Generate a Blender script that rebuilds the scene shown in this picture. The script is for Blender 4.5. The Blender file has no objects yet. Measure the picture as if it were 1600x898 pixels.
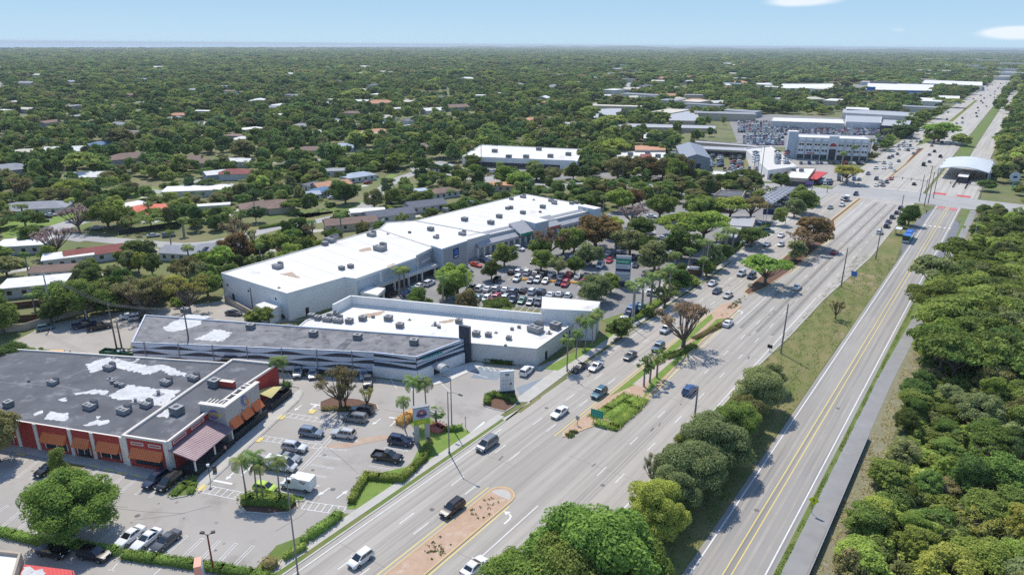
import bpy, bmesh, math, random
import numpy as np
from mathutils import Vector, Matrix
SC = bpy.context.scene
COL = SC.collection
RNG = random.Random(7)
rad = math.radians
# ------------------------------------------------------------------ camera geometry (photo 1600 x 898, 24 mm lens, 70 m up)
FPX, CAMH = 1067.0, 70.0
PITCH, ROLL = math.atan(379.0/FPX), rad(0.43)
_F = Vector((0, math.cos(PITCH), -math.sin(PITCH)))
_U0 = Vector((0, math.sin(PITCH), math.cos(PITCH)))
_R = Vector((1, 0, 0))*math.cos(ROLL)+_U0*math.sin(ROLL)
_U = Vector((-1, 0, 0))*math.sin(ROLL)+_U0*math.cos(ROLL)
def G(x, y, z=0.0):
    """survey: where the sight line of a photo pixel meets the level z"""
    d = _F+_R*((x-800)/FPX)+_U*((449-y)/FPX)
    t = (z-CAMH)/d.z
    return (d.x*t, d.y*t)
def Gs(*pts, z=0.0): return [G(p[0], p[1], z) for p in pts]
def proj(X, Y, Z=0.0):
    v = Vector((X, Y, Z-CAMH)); w = v.dot(_F)
    if w <= 1: return (-9999, -9999)
    return (800+FPX*v.dot(_R)/w, 449-FPX*v.dot(_U)/w)
TH = rad(36.15)                      # heading of the highway
_D = (math.sin(TH), math.cos(TH)); _N = (math.cos(TH), -math.sin(TH))
def ST(s, t):
    if s > 374: t -= (s-374)*0.0034
    return (s*_D[0]+t*_N[0], s*_D[1]+t*_N[1])
def toST(p):
    return (p[0]*_D[0]+p[1]*_D[1], p[0]*_N[0]+p[1]*_N[1])
class Frame:
    def __init__(s, o, az):
        s.o = o; a = rad(az); s.az = az
        s.A = (math.sin(a), math.cos(a)); s.B = (math.cos(a), -math.sin(a))
    def __call__(s, a, b): return (s.o[0]+a*s.A[0]+b*s.B[0], s.o[1]+a*s.A[1]+b*s.B[1])
    def loc(s, p):
        d = (p[0]-s.o[0], p[1]-s.o[1]); return (d[0]*s.A[0]+d[1]*s.A[1], d[0]*s.B[0]+d[1]*s.B[1])
# ------------------------------------------------------------------ materials
def mat(name, c1, c2=None, scale=0.25, rough=0.85, metal=0.0, detail=5, spec=0.25, c3=None, scale3=None, t3=(0.55, 0.75),
        obj_random=0.0, coat=0.0, bump=0.0, bscale=2.0, stretch=None, alpha=1, coords='POS', wave=None):
    m = bpy.data.materials.new(name); m.use_nodes = True
    nt = m.node_tree; n = nt.nodes; L = nt.links
    b = n['Principled BSDF']
    b.inputs['Roughness'].default_value = rough; b.inputs['Metallic'].default_value = metal
    b.inputs['Specular IOR Level'].default_value = spec
    b.inputs['Coat Weight'].default_value = coat
    if c2 is None and c3 is None and not obj_random:
        b.inputs['Base Color'].default_value = (*c1, 1); 
    g = n.new('ShaderNodeNewGeometry'); vec = g.outputs['Position']
    if coords == 'OBJ':
        tc = n.new('ShaderNodeTexCoord'); vec = tc.outputs['Object']
    if stretch:
        mp = n.new('ShaderNodeMapping'); mp.vector_type = 'POINT'
        vr = n.new('ShaderNodeVectorRotate'); vr.rotation_type = 'Z_AXIS'; vr.inputs['Angle'].default_value = TH
        L.new(vec, vr.inputs['Vector']); L.new(vr.outputs[0], mp.inputs['Vector'])
        mp.inputs['Scale'].default_value = (stretch[0], stretch[1], 1)   # x: across the highway, y: along it
        svec = mp.outputs[0]
    col = None
    def noise(sc, det, v):
        t = n.new('ShaderNodeTexNoise'); t.inputs['Scale'].default_value = sc; t.inputs['Detail'].default_value = det
        t.inputs['Roughness'].default_value = 0.65
        L.new(v, t.inputs['Vector']); return t.outputs['Fac']
    def ramp(f, a, bb):
        r = n.new('ShaderNodeMapRange'); r.inputs['From Min'].default_value = a; r.inputs['From Max'].default_value = bb
        L.new(f, r.inputs['Value']); return r.outputs[0]
    def mix(f, A, B):
        x = n.new('ShaderNodeMix'); x.data_type = 'RGBA'
        if isinstance(f, (int, float)): x.inputs[0].default_value = f
        else: L.new(f, x.inputs[0])
        for v, k in ((A, 6), (B, 7)):
            if isinstance(v, tuple): x.inputs[k].default_value = (*v, 1)
            else: L.new(v, x.inputs[k])
        return x.outputs[2]
    col = c1
    if c2 is not None:
        col = mix(ramp(noise(scale, detail, vec), 0.32, 0.68), col, c2)
    if stretch:
        col = mix(ramp(noise(1.0, 4, svec), 0.45, 0.72), col, tuple(0.72*x for x in (c2 or c1)))
    if c3 is not None:
        col = mix(ramp(noise(scale3 or scale*0.3, 4, vec), *t3), col, c3)
    if wave:
        w = n.new('ShaderNodeTexWave'); w.inputs['Scale'].default_value = wave; w.bands_direction = 'X'
        tc2 = n.new('ShaderNodeTexCoord'); L.new(tc2.outputs['Object'], w.inputs['Vector'])
        col = mix(ramp(w.outputs['Fac'], 0.0, 0.25), tuple(0.6*x for x in c1), col)
    if obj_random:
        oi = n.new('ShaderNodeObjectInfo')
        hs = n.new('ShaderNodeHueSaturation')
        r = n.new('ShaderNodeMapRange'); r.inputs['To Min'].default_value = 1-obj_random; r.inputs['To Max'].default_value = 1+obj_random
        L.new(oi.outputs['Random'], r.inputs['Value']); L.new(r.outputs[0], hs.inputs['Value'])
        if isinstance(col, tuple): hs.inputs['Color'].default_value = (*col, 1)
        else: L.new(col, hs.inputs['Color'])
        col = hs.outputs[0]
    if not isinstance(col, tuple): L.new(col, b.inputs['Base Color'])
    else: b.inputs['Base Color'].default_value = (*col, 1)
    if bump:
        bp = n.new('ShaderNodeBump'); bp.inputs['Strength'].default_value = bump; bp.inputs['Distance'].default_value = 0.1
        L.new(noise(bscale, 4, vec), bp.inputs['Height']); L.new(bp.outputs[0], b.inputs['Normal'])
    return m
LEAFGAIN = 3.6
def leafmat(name, c1, c2, hue=0.0, trans=0.36, var=0.22, ramp_cols=None):
    """foliage: colour differs from leaf clump to leaf clump, from tree to tree, and drifts through the crown"""
    c1, c2 = [tuple(x*LEAFGAIN for x in c) for c in (c1, c2)]
    if ramp_cols: ramp_cols = [(p, tuple(x*LEAFGAIN for x in c)) for p, c in ramp_cols]
    m = bpy.data.materials.new(name); m.use_nodes = True
    nt = m.node_tree; n = nt.nodes; L = nt.links
    n.remove(n['Principled BSDF'])
    g = n.new('ShaderNodeNewGeometry'); oi = n.new('ShaderNodeObjectInfo')
    no = n.new('ShaderNodeTexNoise'); no.inputs['Scale'].default_value = 0.45; no.inputs['Detail'].default_value = 3
    L.new(g.outputs['Position'], no.inputs['Vector'])
    a = n.new('ShaderNodeMath'); a.operation = 'MULTIPLY_ADD'; a.inputs[1].default_value = 0.55; L.new(g.outputs['Random Per Island'], a.inputs[0])
    mr = n.new('ShaderNodeMapRange'); mr.inputs['From Min'].default_value = 0.3; mr.inputs['From Max'].default_value = 0.7; mr.inputs['To Max'].default_value = 0.45
    L.new(no.outputs['Fac'], mr.inputs['Value']); L.new(mr.outputs[0], a.inputs[2])
    x = n.new('ShaderNodeMix'); x.data_type = 'RGBA'; L.new(a.outputs[0], x.inputs[0])
    if ramp_cols:
        cr = n.new('ShaderNodeValToRGB'); el = cr.color_ramp.elements
        cr.color_ramp.interpolation = 'CONSTANT'
        nb = n.new('ShaderNodeTexNoise'); nb.inputs['Scale'].default_value = 0.011; nb.inputs['Detail'].default_value = 4; L.new(oi.outputs['Location'], nb.inputs['Vector'])
        q = n.new('ShaderNodeMapRange'); q.inputs['From Min'].default_value = 0.25; q.inputs['From Max'].default_value = 0.75; L.new(nb.outputs['Fac'], q.inputs['Value'])
        qa = n.new('ShaderNodeMix'); qa.inputs[0].default_value = 0.62; L.new(q.outputs[0], qa.inputs[2]); L.new(oi.outputs['Random'], qa.inputs[3]); L.new(qa.outputs[0], cr.inputs[0])
        while len(el) < len(ramp_cols): el.new(0.5)
        for i, (p, c) in enumerate(ramp_cols): el[i].position = p; el[i].color = (*c, 1)
        d = n.new('ShaderNodeMix'); d.data_type = 'RGBA'; d.blend_type = 'MULTIPLY'; d.inputs[0].default_value = 1
        d.inputs[7].default_value = (0.5, 0.55, 0.5, 1); L.new(cr.outputs[0], d.inputs[6])
        L.new(d.outputs[2], x.inputs[6]); L.new(cr.outputs[0], x.inputs[7])
    else:
        x.inputs[6].default_value = (*c1, 1); x.inputs[7].default_value = (*c2, 1)
    hs = n.new('ShaderNodeHueSaturation')
    r = n.new('ShaderNodeMapRange'); r.inputs['To Min'].default_value = 1-var; r.inputs['To Max'].default_value = 1+var
    mm = n.new('ShaderNodeMath'); mm.operation = 'FRACT'; m7 = n.new('ShaderNodeMath'); m7.operation = 'MULTIPLY'; m7.inputs[1].default_value = 7.31
    L.new(oi.outputs['Random'], m7.inputs[0]); L.new(m7.outputs[0], mm.inputs[0]); L.new(mm.outputs[0], r.inputs['Value'])
    L.new(r.outputs[0], hs.inputs['Value'])
    r2 = n.new('ShaderNodeMapRange'); r2.inputs['To Min'].default_value = 0.455; r2.inputs['To Max'].default_value = 0.50
    L.new(oi.outputs['Random'], r2.inputs['Value']); L.new(r2.outputs[0], hs.inputs['Hue'])
    hs.inputs['Saturation'].default_value = .88; L.new(x.outputs[2], hs.inputs['Color'])
    d = n.new('ShaderNodeBsdfDiffuse'); t = n.new('ShaderNodeBsdfTranslucent'); mx = n.new('ShaderNodeMixShader'); mx.inputs[0].default_value = trans
    L.new(hs.outputs[0], d.inputs[0]); L.new(hs.outputs[0], t.inputs[0]); L.new(d.outputs[0], mx.inputs[1]); L.new(t.outputs[0], mx.inputs[2])
    L.new(mx.outputs[0], n['Material Output'].inputs['Surface'])
    return m
M = {}
# ------------------------------------------------------------------ mesh collector
class MB:
    def __init__(s): s.v = []; s.f = []; s.mi = []
    def face(s, pts, m=0):
        i = len(s.v); s.v += [tuple(p) for p in pts]; s.f.append(tuple(range(i, i+len(pts)))); s.mi.append(m)
    def poly(s, xy, z, m=0): s.face([(p[0], p[1], z) for p in ccw(xy)], m)
    def prism(s, xy, z0, z1, m=0, mt=None, bottom=False):
        xy = ccw(xy); n = len(xy); i = len(s.v)
        s.v += [(p[0], p[1], z0) for p in xy]+[(p[0], p[1], z1) for p in xy]
        for k in range(n):
            j = (k+1) % n; s.f.append((i+k, i+j, i+n+j, i+n+k)); s.mi.append(m)
        s.f.append(tuple(range(i+n, i+2*n))); s.mi.append(m if mt is None else mt)
        if bottom: s.f.append(tuple(range(i+n-1, i-1, -1))); s.mi.append(m)
    def box(s, c, sx, sy, sz, az=0.0, m=0, mt=None):
        """box standing on c, sx along its own right, sy along its heading az (degrees clockwise from +y)"""
        fr = Frame((c[0], c[1]), az)
        s.prism([fr(-sy/2, -sx/2), fr(sy/2, -sx/2), fr(sy/2, sx/2), fr(-sy/2, sx/2)], c[2], c[2]+sz, m, mt, True)
    def tube(s, pts, rs, n=6, m=0, cap=True):
        pts = [Vector(p) for p in pts]; rings = []
        for k, p in enumerate(pts):
            d = (pts[min(k+1, len(pts)-1)]-pts[max(k-1, 0)]).normalized()
            a = d.orthogonal().normalized() if k == 0 else (prev-d*prev.dot(d)).normalized()
            prev = a; b = d.cross(a); r = rs[k] if isinstance(rs, (list, tuple)) else rs
            i = len(s.v); rings.append(i)
            for q in range(n):
                w = 2*math.pi*q/n; s.v.append(tuple(p+a*(r*math.cos(w))+b*(r*math.sin(w))))
        for i, j in zip(rings, rings[1:]):
            for q in range(n):
                s.f.append((i+q, i+(q+1) % n, j+(q+1) % n, j+q)); s.mi.append(m)
        if cap:
            s.f.append(tuple(rings[-1]+q for q in range(n))); s.mi.append(m)
            s.f.append(tuple(rings[0]+q for q in reversed(range(n)))); s.mi.append(m)
    def disc(s, c, nrm, r, n=14, m=0):
        nrm = Vector(nrm).normalized(); a = nrm.orthogonal().normalized(); b = nrm.cross(a); c = Vector(c)
        s.face([c+a*(r*math.cos(2*math.pi*k/n))+b*(r*math.sin(2*math.pi*k/n)) for k in range(n)], m)
    def strip(s, pts, w, z, m=0, closed=False):
        """flat ribbon of width w along a ground polyline, one quad per leg with mitred joints"""
        P = [Vector((p[0], p[1])) for p in pts]; n = len(P); Ls = []; Rs = []
        for k in range(n):
            d0 = (P[k]-P[k-1]).normalized() if (k > 0 or closed) else None
            d1 = (P[(k+1) % n]-P[k]).normalized() if (k < n-1 or closed) else None
            d = ((d0 or d1)+(d1 or d0)).normalized(); nn = Vector((-d.y, d.x))
            c = max(0.4, nn.dot(Vector((-(d1 or d0).y, (d1 or d0).x))))
            Ls.append(P[k]+nn*(w/2/c)); Rs.append(P[k]-nn*(w/2/c))
        for k in range(n if closed else n-1):
            j = (k+1) % n
            s.face([(*Rs[k], z), (*Rs[j], z), (*Ls[j], z), (*Ls[k], z)], m)
    def wall(s, pts, w, z0, z1, m=0, mt=None, closed=False):
        """upright band of thickness w along a polyline"""
        P = [Vector((p[0], p[1])) for p in pts]; n = len(P)
        for k in range(n if closed else n-1):
            a, b = P[k], P[(k+1) % n]; d = (b-a).normalized(); nn = Vector((-d.y, d.x))*(w/2)
            e = d*(w/2-0.004) if (k < n-2 or closed) else d*0
            s.prism([a-nn, b+e-nn, b+e+nn, a+nn], z0, z1, m, mt)
    def mesh(s, name, mats, smooth=None):
        me = bpy.data.meshes.new(name); me.from_pydata(s.v, [], s.f)
        for m in (mats if isinstance(mats, (list, tuple)) else [mats]): me.materials.append(m)
        me.polygons.foreach_set('material_index', s.mi)
        if smooth is not None:
            me.polygons.foreach_set('use_smooth', [True]*len(me.polygons)); me.set_sharp_from_angle(angle=rad(smooth))
        me.update(); return me
    def build(s, name, mats, parent=None, smooth=None):
        return link(name, s.mesh(name, mats, smooth), parent)
def ccw(xy):
    a = sum(p[0]*q[1]-q[0]*p[1] for p, q in zip(xy, list(xy[1:])+[xy[0]]))
    return list(xy) if a > 0 else list(xy)[::-1]
def link(name, me, parent=None):
    o = bpy.data.objects.new(name, me); COL.objects.link(o)
    if parent is not None: o.parent = parent; o.location = (0, 0, 0)
    return o
def inset(xy, d):
    xy = ccw(xy); n = len(xy); out = []
    for k in range(n):
        p, c, q = Vector(xy[k-1][:2]), Vector(xy[k][:2]), Vector(xy[(k+1) % n][:2])
        a = (c-p).normalized(); b = (q-c).normalized(); na = Vector((-a.y, a.x)); nb = Vector((-b.y, b.x))
        m = (na+nb); m = m/max(0.3, m.dot(na)) if m.length > 1e-6 else na
        out.append((c.x+m.x*d, c.y+m.y*d))
    return out
USED = {}
def tag(o, label, cat, group=None):
    o['label'] = label; o['category'] = cat
    if group: o['group'] = group
    return o
def thing(name, label, cat, loc=(0, 0, 0), rz=0.0, group=None):
    o = bpy.data.objects.new(name, None); COL.objects.link(o); o.location = loc; o.rotation_euler = (0, 0, rz); o.empty_display_size = 0.5
    return tag(o, label, cat, group)
def part(mb, name, mats, root, smooth=None):
    """a part built in world coordinates, hung under its thing"""
    o = link(name, mb.mesh(name, mats, smooth)); o.parent = root
    mw = Matrix.Translation(root.location) @ Matrix.Rotation(root.rotation_euler.z, 4, 'Z')
    o.matrix_basis = mw.inverted()
    return o
def sub(mb, name, mats, prt): return link(name, mb.mesh(name, mats), prt)
def struct(name, mb, mats, kind='structure'):
    o = mb.build(name, mats); o['kind'] = kind; return o
EXC = []                             # ground where no wild tree may grow
def exclude(xy): EXC.append(np.array([(p[0], p[1]) for p in xy]))
def inside(P, poly):
    x, y = P[:, 0], P[:, 1]; r = np.zeros(len(P), bool)
    ax, ay = poly[:, 0], poly[:, 1]; bx, by = np.roll(ax, -1), np.roll(ay, -1)
    box = (x > ax.min()) & (x < ax.max()) & (y > ay.min()) & (y < ay.max())
    if not box.any(): return r
    xi, yi = x[box], y[box]; rr = np.zeros(len(xi), bool)
    for k in range(len(ax)):
        if ay[k] == by[k]: continue
        c = (ay[k] > yi) != (by[k] > yi)
        rr ^= c & (xi < (bx[k]-ax[k])*(yi-ay[k])/(by[k]-ay[k])+ax[k])
    r[box] = rr; return r
def excluded(P):
    r = np.zeros(len(P), bool)
    for e in EXC: r |= inside(P, e)
    return r
ORD = ['', 'second ', 'third ', 'fourth ', 'fifth ', 'sixth ', 'seventh ', 'eighth ', 'ninth ', 'tenth ', 'eleventh ', 'twelfth ', 'thirteenth ', 'fourteenth ', 'fifteenth ',
       'sixteenth ', 'seventeenth ', 'eighteenth ', 'nineteenth ', 'twentieth ']
def ordn(k):
    if k < len(ORD): return ORD[k]
    t = ['', '', 'twenty', 'thirty', 'forty', 'fifty', 'sixty', 'seventy', 'eighty', 'ninety'][(k+1)//10]
    u = ['', 'first', 'second', 'third', 'fourth', 'fifth', 'sixth', 'seventh', 'eighth', 'ninth'][(k+1) % 10]
    return (t+'-'+u+' ') if u else {20: 'twentieth ', 30: 'thirtieth ', 40: 'fortieth ', 50: 'fiftieth ', 60: 'sixtieth '}.get(k+1, t[:-1]+'ieth ')
LANDMARKS = []
def landmark(name, px, z=0): LANDMARKS.append((name, G(*px, z)))
def label_by_place(objs):
    """objs: (object, look, xy). label = look + relation to the nearest landmark + rank among its look-alikes there"""
    groups = {}
    for o, look, p in objs:
        lm = min(LANDMARKS, key=lambda l: (l[1][0]-p[0])**2+(l[1][1]-p[1])**2)
        dx, dy = p[0]-lm[1][0], p[1]-lm[1][1]; r0 = math.hypot(*lm[1]); u = (dx*lm[1][0]+dy*lm[1][1])/r0; d = math.hypot(dx, dy)
        rel = 'beyond' if u > 0.6*d else ('in front of' if u < -0.6*d else 'beside')
        groups.setdefault((look, lm[0]), []).append((d, o, rel))
    for (look, lm), L in groups.items():
        L.sort(key=lambda t: t[0])
        for k, (d, o, rel) in enumerate(L):
            o['label'] = f"{look} {rel} the {lm}" + ("" if len(L) == 1 else f", {ordn(k)}nearest to it")
# ------------------------------------------------------------------ materials of the place
M['ground'] = mat('ground', (0.12, 0.16, 0.045), (0.215, 0.185, 0.10), scale=0.035, detail=9, c3=(0.09, 0.105, 0.04), scale3=0.02, t3=(0.5, 0.65))
M['highway'] = mat('highway_concrete', (0.435, 0.40, 0.352), (0.385, 0.355, 0.312), scale=0.05, stretch=(0.6, 0.008), c3=(0.335, 0.31, 0.272), scale3=0.02, bump=0.15)
M['busway'] = mat('busway_asphalt', (0.365, 0.342, 0.308), (0.315, 0.296, 0.268), scale=0.06, stretch=(0.9, 0.015), c3=(0.26, 0.255, 0.26), scale3=0.012, t3=(0.5, 0.7))
M['farroad'] = mat('pale_far_road', (0.48, 0.45, 0.40), (0.42, 0.395, 0.35), scale=0.03, stretch=(0.7, 0.01))
M['bay'] = mat('bus_bay_asphalt', (0.17, 0.17, 0.19), (0.21, 0.21, 0.22), scale=0.1)
M['lot'] = mat('worn_lot_asphalt', (0.40, 0.37, 0.332), (0.33, 0.307, 0.277), scale=0.07, detail=8, c3=(0.24, 0.22, 0.197), scale3=0.11, t3=(0.55, 0.78), bump=0.15)
M['lot2'] = mat('patched_lot_asphalt', (0.35, 0.335, 0.31), (0.265, 0.255, 0.24), scale=0.25, c3=(0.22, 0.21, 0.205), scale3=0.35, t3=(0.58, 0.7))
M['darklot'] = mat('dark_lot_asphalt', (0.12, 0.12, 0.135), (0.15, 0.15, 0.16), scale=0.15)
M['malllot'] = mat('grey_mall_asphalt', (0.27, 0.26, 0.25), (0.22, 0.215, 0.21), scale=0.12, c3=(0.36, 0.34, 0.31), scale3=0.05)
M['dirtlot'] = mat('sandy_yard', (0.42, 0.38, 0.33), (0.34, 0.31, 0.27), scale=0.12, c3=(0.26, 0.17, 0.10), scale3=0.09, t3=(0.6, 0.75))
M['street'] = mat('side_street', (0.40, 0.39, 0.37), (0.33, 0.32, 0.31), scale=0.08)
M['walk'] = mat('pavement_concrete', (0.50, 0.475, 0.43), (0.43, 0.41, 0.37), scale=0.5)
M['white_walk'] = mat('pale_pavement', (0.66, 0.64, 0.60), (0.56, 0.54, 0.50), scale=0.4)
M['path'] = mat('cycle_path_asphalt', (0.30, 0.295, 0.285), (0.25, 0.245, 0.24), scale=0.3, c3=(0.40, 0.38, 0.35), scale3=0.4, t3=(0.66, 0.74))
M['sand'] = mat('sandy_verge', (0.26, 0.225, 0.155), (0.13, 0.145, 0.055), scale=0.5, detail=8, c3=(0.36, 0.32, 0.25), scale3=0.5, t3=(0.46, 0.8), bump=0.6, bscale=1.5)
M['lawn'] = mat('lawn', (0.105, 0.17, 0.035), (0.16, 0.19, 0.05), scale=0.35, c3=(0.21, 0.19, 0.075), scale3=0.15, bump=0.5, bscale=4)
M['bright_lawn'] = mat('bright_lawn', (0.13, 0.22, 0.035), (0.20, 0.27, 0.06), scale=0.6, bump=0.5, bscale=4)
M['dry_lawn'] = mat('dry_grass', (0.115, 0.15, 0.036), (0.25, 0.205, 0.092), scale=0.085, detail=10, c3=(0.34, 0.25, 0.165), scale3=0.06, t3=(0.58, 0.72), bump=0.6, bscale=3)
M['mulch'] = mat('red_mulch', (0.17, 0.085, 0.055), (0.11, 0.07, 0.05), scale=1.2)
M['bark'] = mat('orange_bark_bed', (0.50, 0.35, 0.25), (0.42, 0.285, 0.20), scale=0.9, c3=(0.54, 0.43, 0.335), scale3=0.5)
M['pebble'] = mat('pale_pebbles', (0.52, 0.44, 0.38), (0.42, 0.35, 0.31), scale=1.5)
M['rust'] = mat('rust_runoff', (0.40, 0.27, 0.19), (0.45, 0.36, 0.28), scale=0.4)
M['kerb'] = mat('kerb_concrete', (0.52, 0.50, 0.46), (0.42, 0.40, 0.36), scale=0.8)
M['ykerb'] = mat('yellow_kerb', (0.60, 0.42, 0.19), (0.52, 0.40, 0.25), scale=0.8)
M['white'] = mat('white_paint', (0.78, 0.78, 0.77), (0.62, 0.61, 0.59), scale=1.2)
M['yellow'] = mat('yellow_paint', (0.74, 0.58, 0.15), (0.64, 0.52, 0.22), scale=1.0)
M['redpaint'] = mat('red_paint', (0.55, 0.06, 0.07), (0.48, 0.10, 0.11), scale=1.0)
M['bluepaint'] = mat('blue_grey_paint', (0.20, 0.24, 0.28), (0.26, 0.29, 0.32), scale=0.5)
M['sea'] = mat('sea', (0.20, 0.30, 0.38), (0.24, 0.33, 0.40), scale=0.0005, rough=0.35, spec=0.4)
M['pool'] = mat('pool_water', (0.10, 0.42, 0.52), rough=0.08, spec=0.5)
M['dark'] = mat('dark_metal', (0.03, 0.03, 0.033), rough=0.5)
# ------------------------------------------------------------------ ground and sea
b = MB()
rings = [0, 300, 900, 2500, 6000, 12000, 30000, 70000]
b.v.append((0, 0, 0)); NSEG = 48
for r in rings[1:]:
    for k in range(NSEG): b.v.append((r*math.sin(2*math.pi*k/NSEG), r*math.cos(2*math.pi*k/NSEG), 0))
for k in range(NSEG): b.f.append((0, 1+(k+1) % NSEG, 1+k)); b.mi.append(0)
for q in range(len(rings)-2):
    for k in range(NSEG):
        i = 1+q*NSEG; j = i+NSEG; b.f.append((i+k, i+(k+1) % NSEG, j+(k+1) % NSEG, j+k)); b.mi.append(0)
struct('ground', b, M['ground'])
b = MB()
b.poly([G(-900, 84), G(-300, 79), G(0, 76.6), G(300, 75.7), G(620, 74.6), (9000, 60000), (-60000, 60000), (-60000, 6000)], 0.8)
struct('sea', b, M['sea'])
b = MB(); N_ = 90; top = []
for k in range(N_+1):
    a = rad(-11+62*k/N_); h = min(1, k/14)*(38+9*math.sin(k*.7)+6*math.sin(k*1.9+1)+(14 if 22 < k < 34 else 0)); top.append((14600*math.sin(a), 14600*math.cos(a), h))
for (x, y, h), (u, v, g) in zip(top, top[1:]): b.face([(x*.93, y*.93, 0), (u*.93, v*.93, 0), (u, v, g), (x, y, h)]); b.face([(x, y, h), (u, v, g), (u*1.1, v*1.1, 0), (x*1.1, y*1.1, 0)])
struct('hills', b, mat('wooded_rise', (0.05, 0.085, 0.03), (0.085, 0.115, 0.045), scale=0.006, detail=8))
# ------------------------------------------------------------------ roads
Z_LOT, Z_ROAD, Z_MARK, Z_KERB = 0.02, 0.04, 0.048, 0.13
def sband(s0, s1, t0, t1, step=40):
    n = max(1, int(abs(s1-s0)/step)); ss = [s0+(s1-s0)*k/n for k in range(n+1)]
    return [ST(s, t0) for s in ss]+[ST(s, t1) for s in reversed(ss)]
b = MB()
hw = [ST(-60, -70.4), ST(190, -70.6), ST(240, -71.6), ST(374, -72.5), ST(374, -34.6), ST(322, -34.6), ST(262, -34.4), ST(206, -37.2), ST(174, -37.6), ST(150, -38.6), ST(-60, -38.9)]
b.poly(hw, Z_ROAD); struct('road', b, M['highway']); exclude(hw)
b = MB(); far_hw = sband(402, 3200, -75.5, -34.5, 200); b.poly(far_hw, Z_ROAD); struct('road', b, M['farroad']); exclude(far_hw); exclude(sband(374, 420, -90, 5))
bus_main = [ST(-60, -25.9), ST(374, -25.9), ST(374, -15.6), ST(-60, -15.6)]
b = MB(); b.poly(bus_main, Z_ROAD); struct('busway', b, M['busway']); exclude(bus_main)
b = MB(); fb = sband(402, 560, -33, -11)+[]; b.poly(fb, Z_ROAD)
fb2 = sband(560, 3200, -25, -13, 200); b.poly(fb2, Z_ROAD+.01); struct('busway', b, M['farroad']); exclude(fb); exclude(fb2)
# crossing street through the junction and on behind the shops
cross = Gs((640, 262), (690, 251), (780, 280), (850, 286.5), (940, 285), (1090, 286), (1235, 287), (1300, 296))+[ST(402, -75), ST(402, 30), ST(374, 30), ST(374, -72.5)]+Gs((1270, 318), (1232, 309), (1160, 301), (1090, 295), (940, 292.5), (820, 295), (690, 273), (655, 285))
b = MB(); b.poly(cross, Z_ROAD-.008); struct('road', b, M['street']); exclude(cross)
b = MB()
def road_px(pts, w, z=Z_ROAD-.012, ex=2.5):
    P = Gs(*pts); b.strip(P, w, z)
    for p, q in zip(P, P[1:]):
        d = Vector((q[0]-p[0], q[1]-p[1])).normalized()*1.0; n = Vector((-d.y, d.x))*(w/2+ex)
        exclude([(p[0]-d.x+n.x, p[1]-d.y+n.y), (p[0]-d.x-n.x, p[1]-d.y-n.y), (q[0]+d.x-n.x, q[1]+d.y-n.y), (q[0]+d.x+n.x, q[1]+d.y+n.y)])
road_px([(662, 266), (618, 281), (592, 300), (572, 322), (545, 335), (482, 348), (425, 357), (370, 372), (325, 381), (282, 384), (200, 378), (140, 372)], 7.0, ex=8)
road_px([(140, 374), (100, 368), (60, 372)], 8.0, Z_ROAD-.016)
road_px([(-40, 398), (20, 380), (70, 362), (125, 345)], 10.5)
road_px([(190, 292), (250, 300), (290, 292), (320, 280)], 6.0)
road_px([(620, 252), (600, 245), (560, 245)], 5.5)
road_px([(300, 249), (380, 257), (470, 252), (560, 246)], 5.5, Z_ROAD-.02)
road_px([(920, 180), (1000, 176), (1100, 170)], 6, Z_ROAD-.02)
road_px([(978, 150), (985, 125), (997, 104)], 9, Z_ROAD-.014)
road_px([(880, 190), (925, 165), (960, 150)], 7, Z_ROAD-.024)
struct('road', b, M['street'])
# parking areas
def area(name, pts, m, z, world=False, ex=True):
    P = pts if world else Gs(*pts)
    b = MB(); b.poly(P, z); struct(name, b, M[m])
    if ex: exclude(P)
    return P
curb = lambda s: ST(s, -72.8)
area('parking_lot', Gs((-120, 905), (-120, 720), (-20, 640), (20, 590))+Gs((205, 552), (330, 560), (470, 588), (583, 590), (655, 600), (735, 568), (838, 573))+[curb(146), curb(20)], 'lot', Z_LOT, True)
area('parking_lot', Gs((583, 588), (652, 597), (735, 566), (838, 572), (880, 571), (815, 628), (760, 622), (690, 612)), 'lot2', Z_LOT+.008)
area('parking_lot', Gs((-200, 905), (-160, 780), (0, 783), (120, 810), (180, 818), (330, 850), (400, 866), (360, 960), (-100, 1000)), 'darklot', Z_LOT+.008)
area('yard', [(-30, 580), (0, 545), (70, 508), (165, 490), (260, 482), (345, 470), (352, 458), (400, 478), (455, 500), (490, 497), (205, 535), (200, 560), (330, 575), (90, 560), (10, 600)], 'dirtlot', Z_LOT-.004)
area('parking_lot', [(470, 512), (560, 462), (602, 440), (690, 425), (735, 400), (880, 362), (960, 330), (990, 318), (1085, 322), (1180, 318), (1245, 322), (1235, 340), (1120, 412), (1075, 432), (1005, 480), (940, 500), (820, 480), (560, 470), (500, 500)], 'malllot', Z_LOT)
area('parking_lot', [(958, 300), (990, 318), (1100, 322), (1240, 318), (1268, 316), (1232, 310), (1160, 303), (1090, 297)], 'malllot', Z_LOT-.006, ex=False)
area('parking_lot', [(1060, 281), (1075, 245), (1140, 228), (1225, 230), (1380, 240), (1400, 205), (1420, 190), (1190, 178), (1140, 190), (1152, 222), (1000, 240), (900, 240), (895, 268), (950, 279)], 'malllot', Z_LOT-.006, ex=False)
area('parking_lot', [(1180, 283), (1165, 245), (1240, 235), (1310, 262), (1340, 262), (1302, 292), (1240, 284)], 'lot', Z_LOT)
area('parking_lot', [(1210, 137), (1300, 142), (1450, 150), (1460, 140), (1300, 130)], 'malllot', Z_LOT)
area('pavement', [(760, 275), (730, 280), (745, 262), (900, 268), (900, 279), (840, 283)], 'malllot', Z_LOT-.004)
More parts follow.
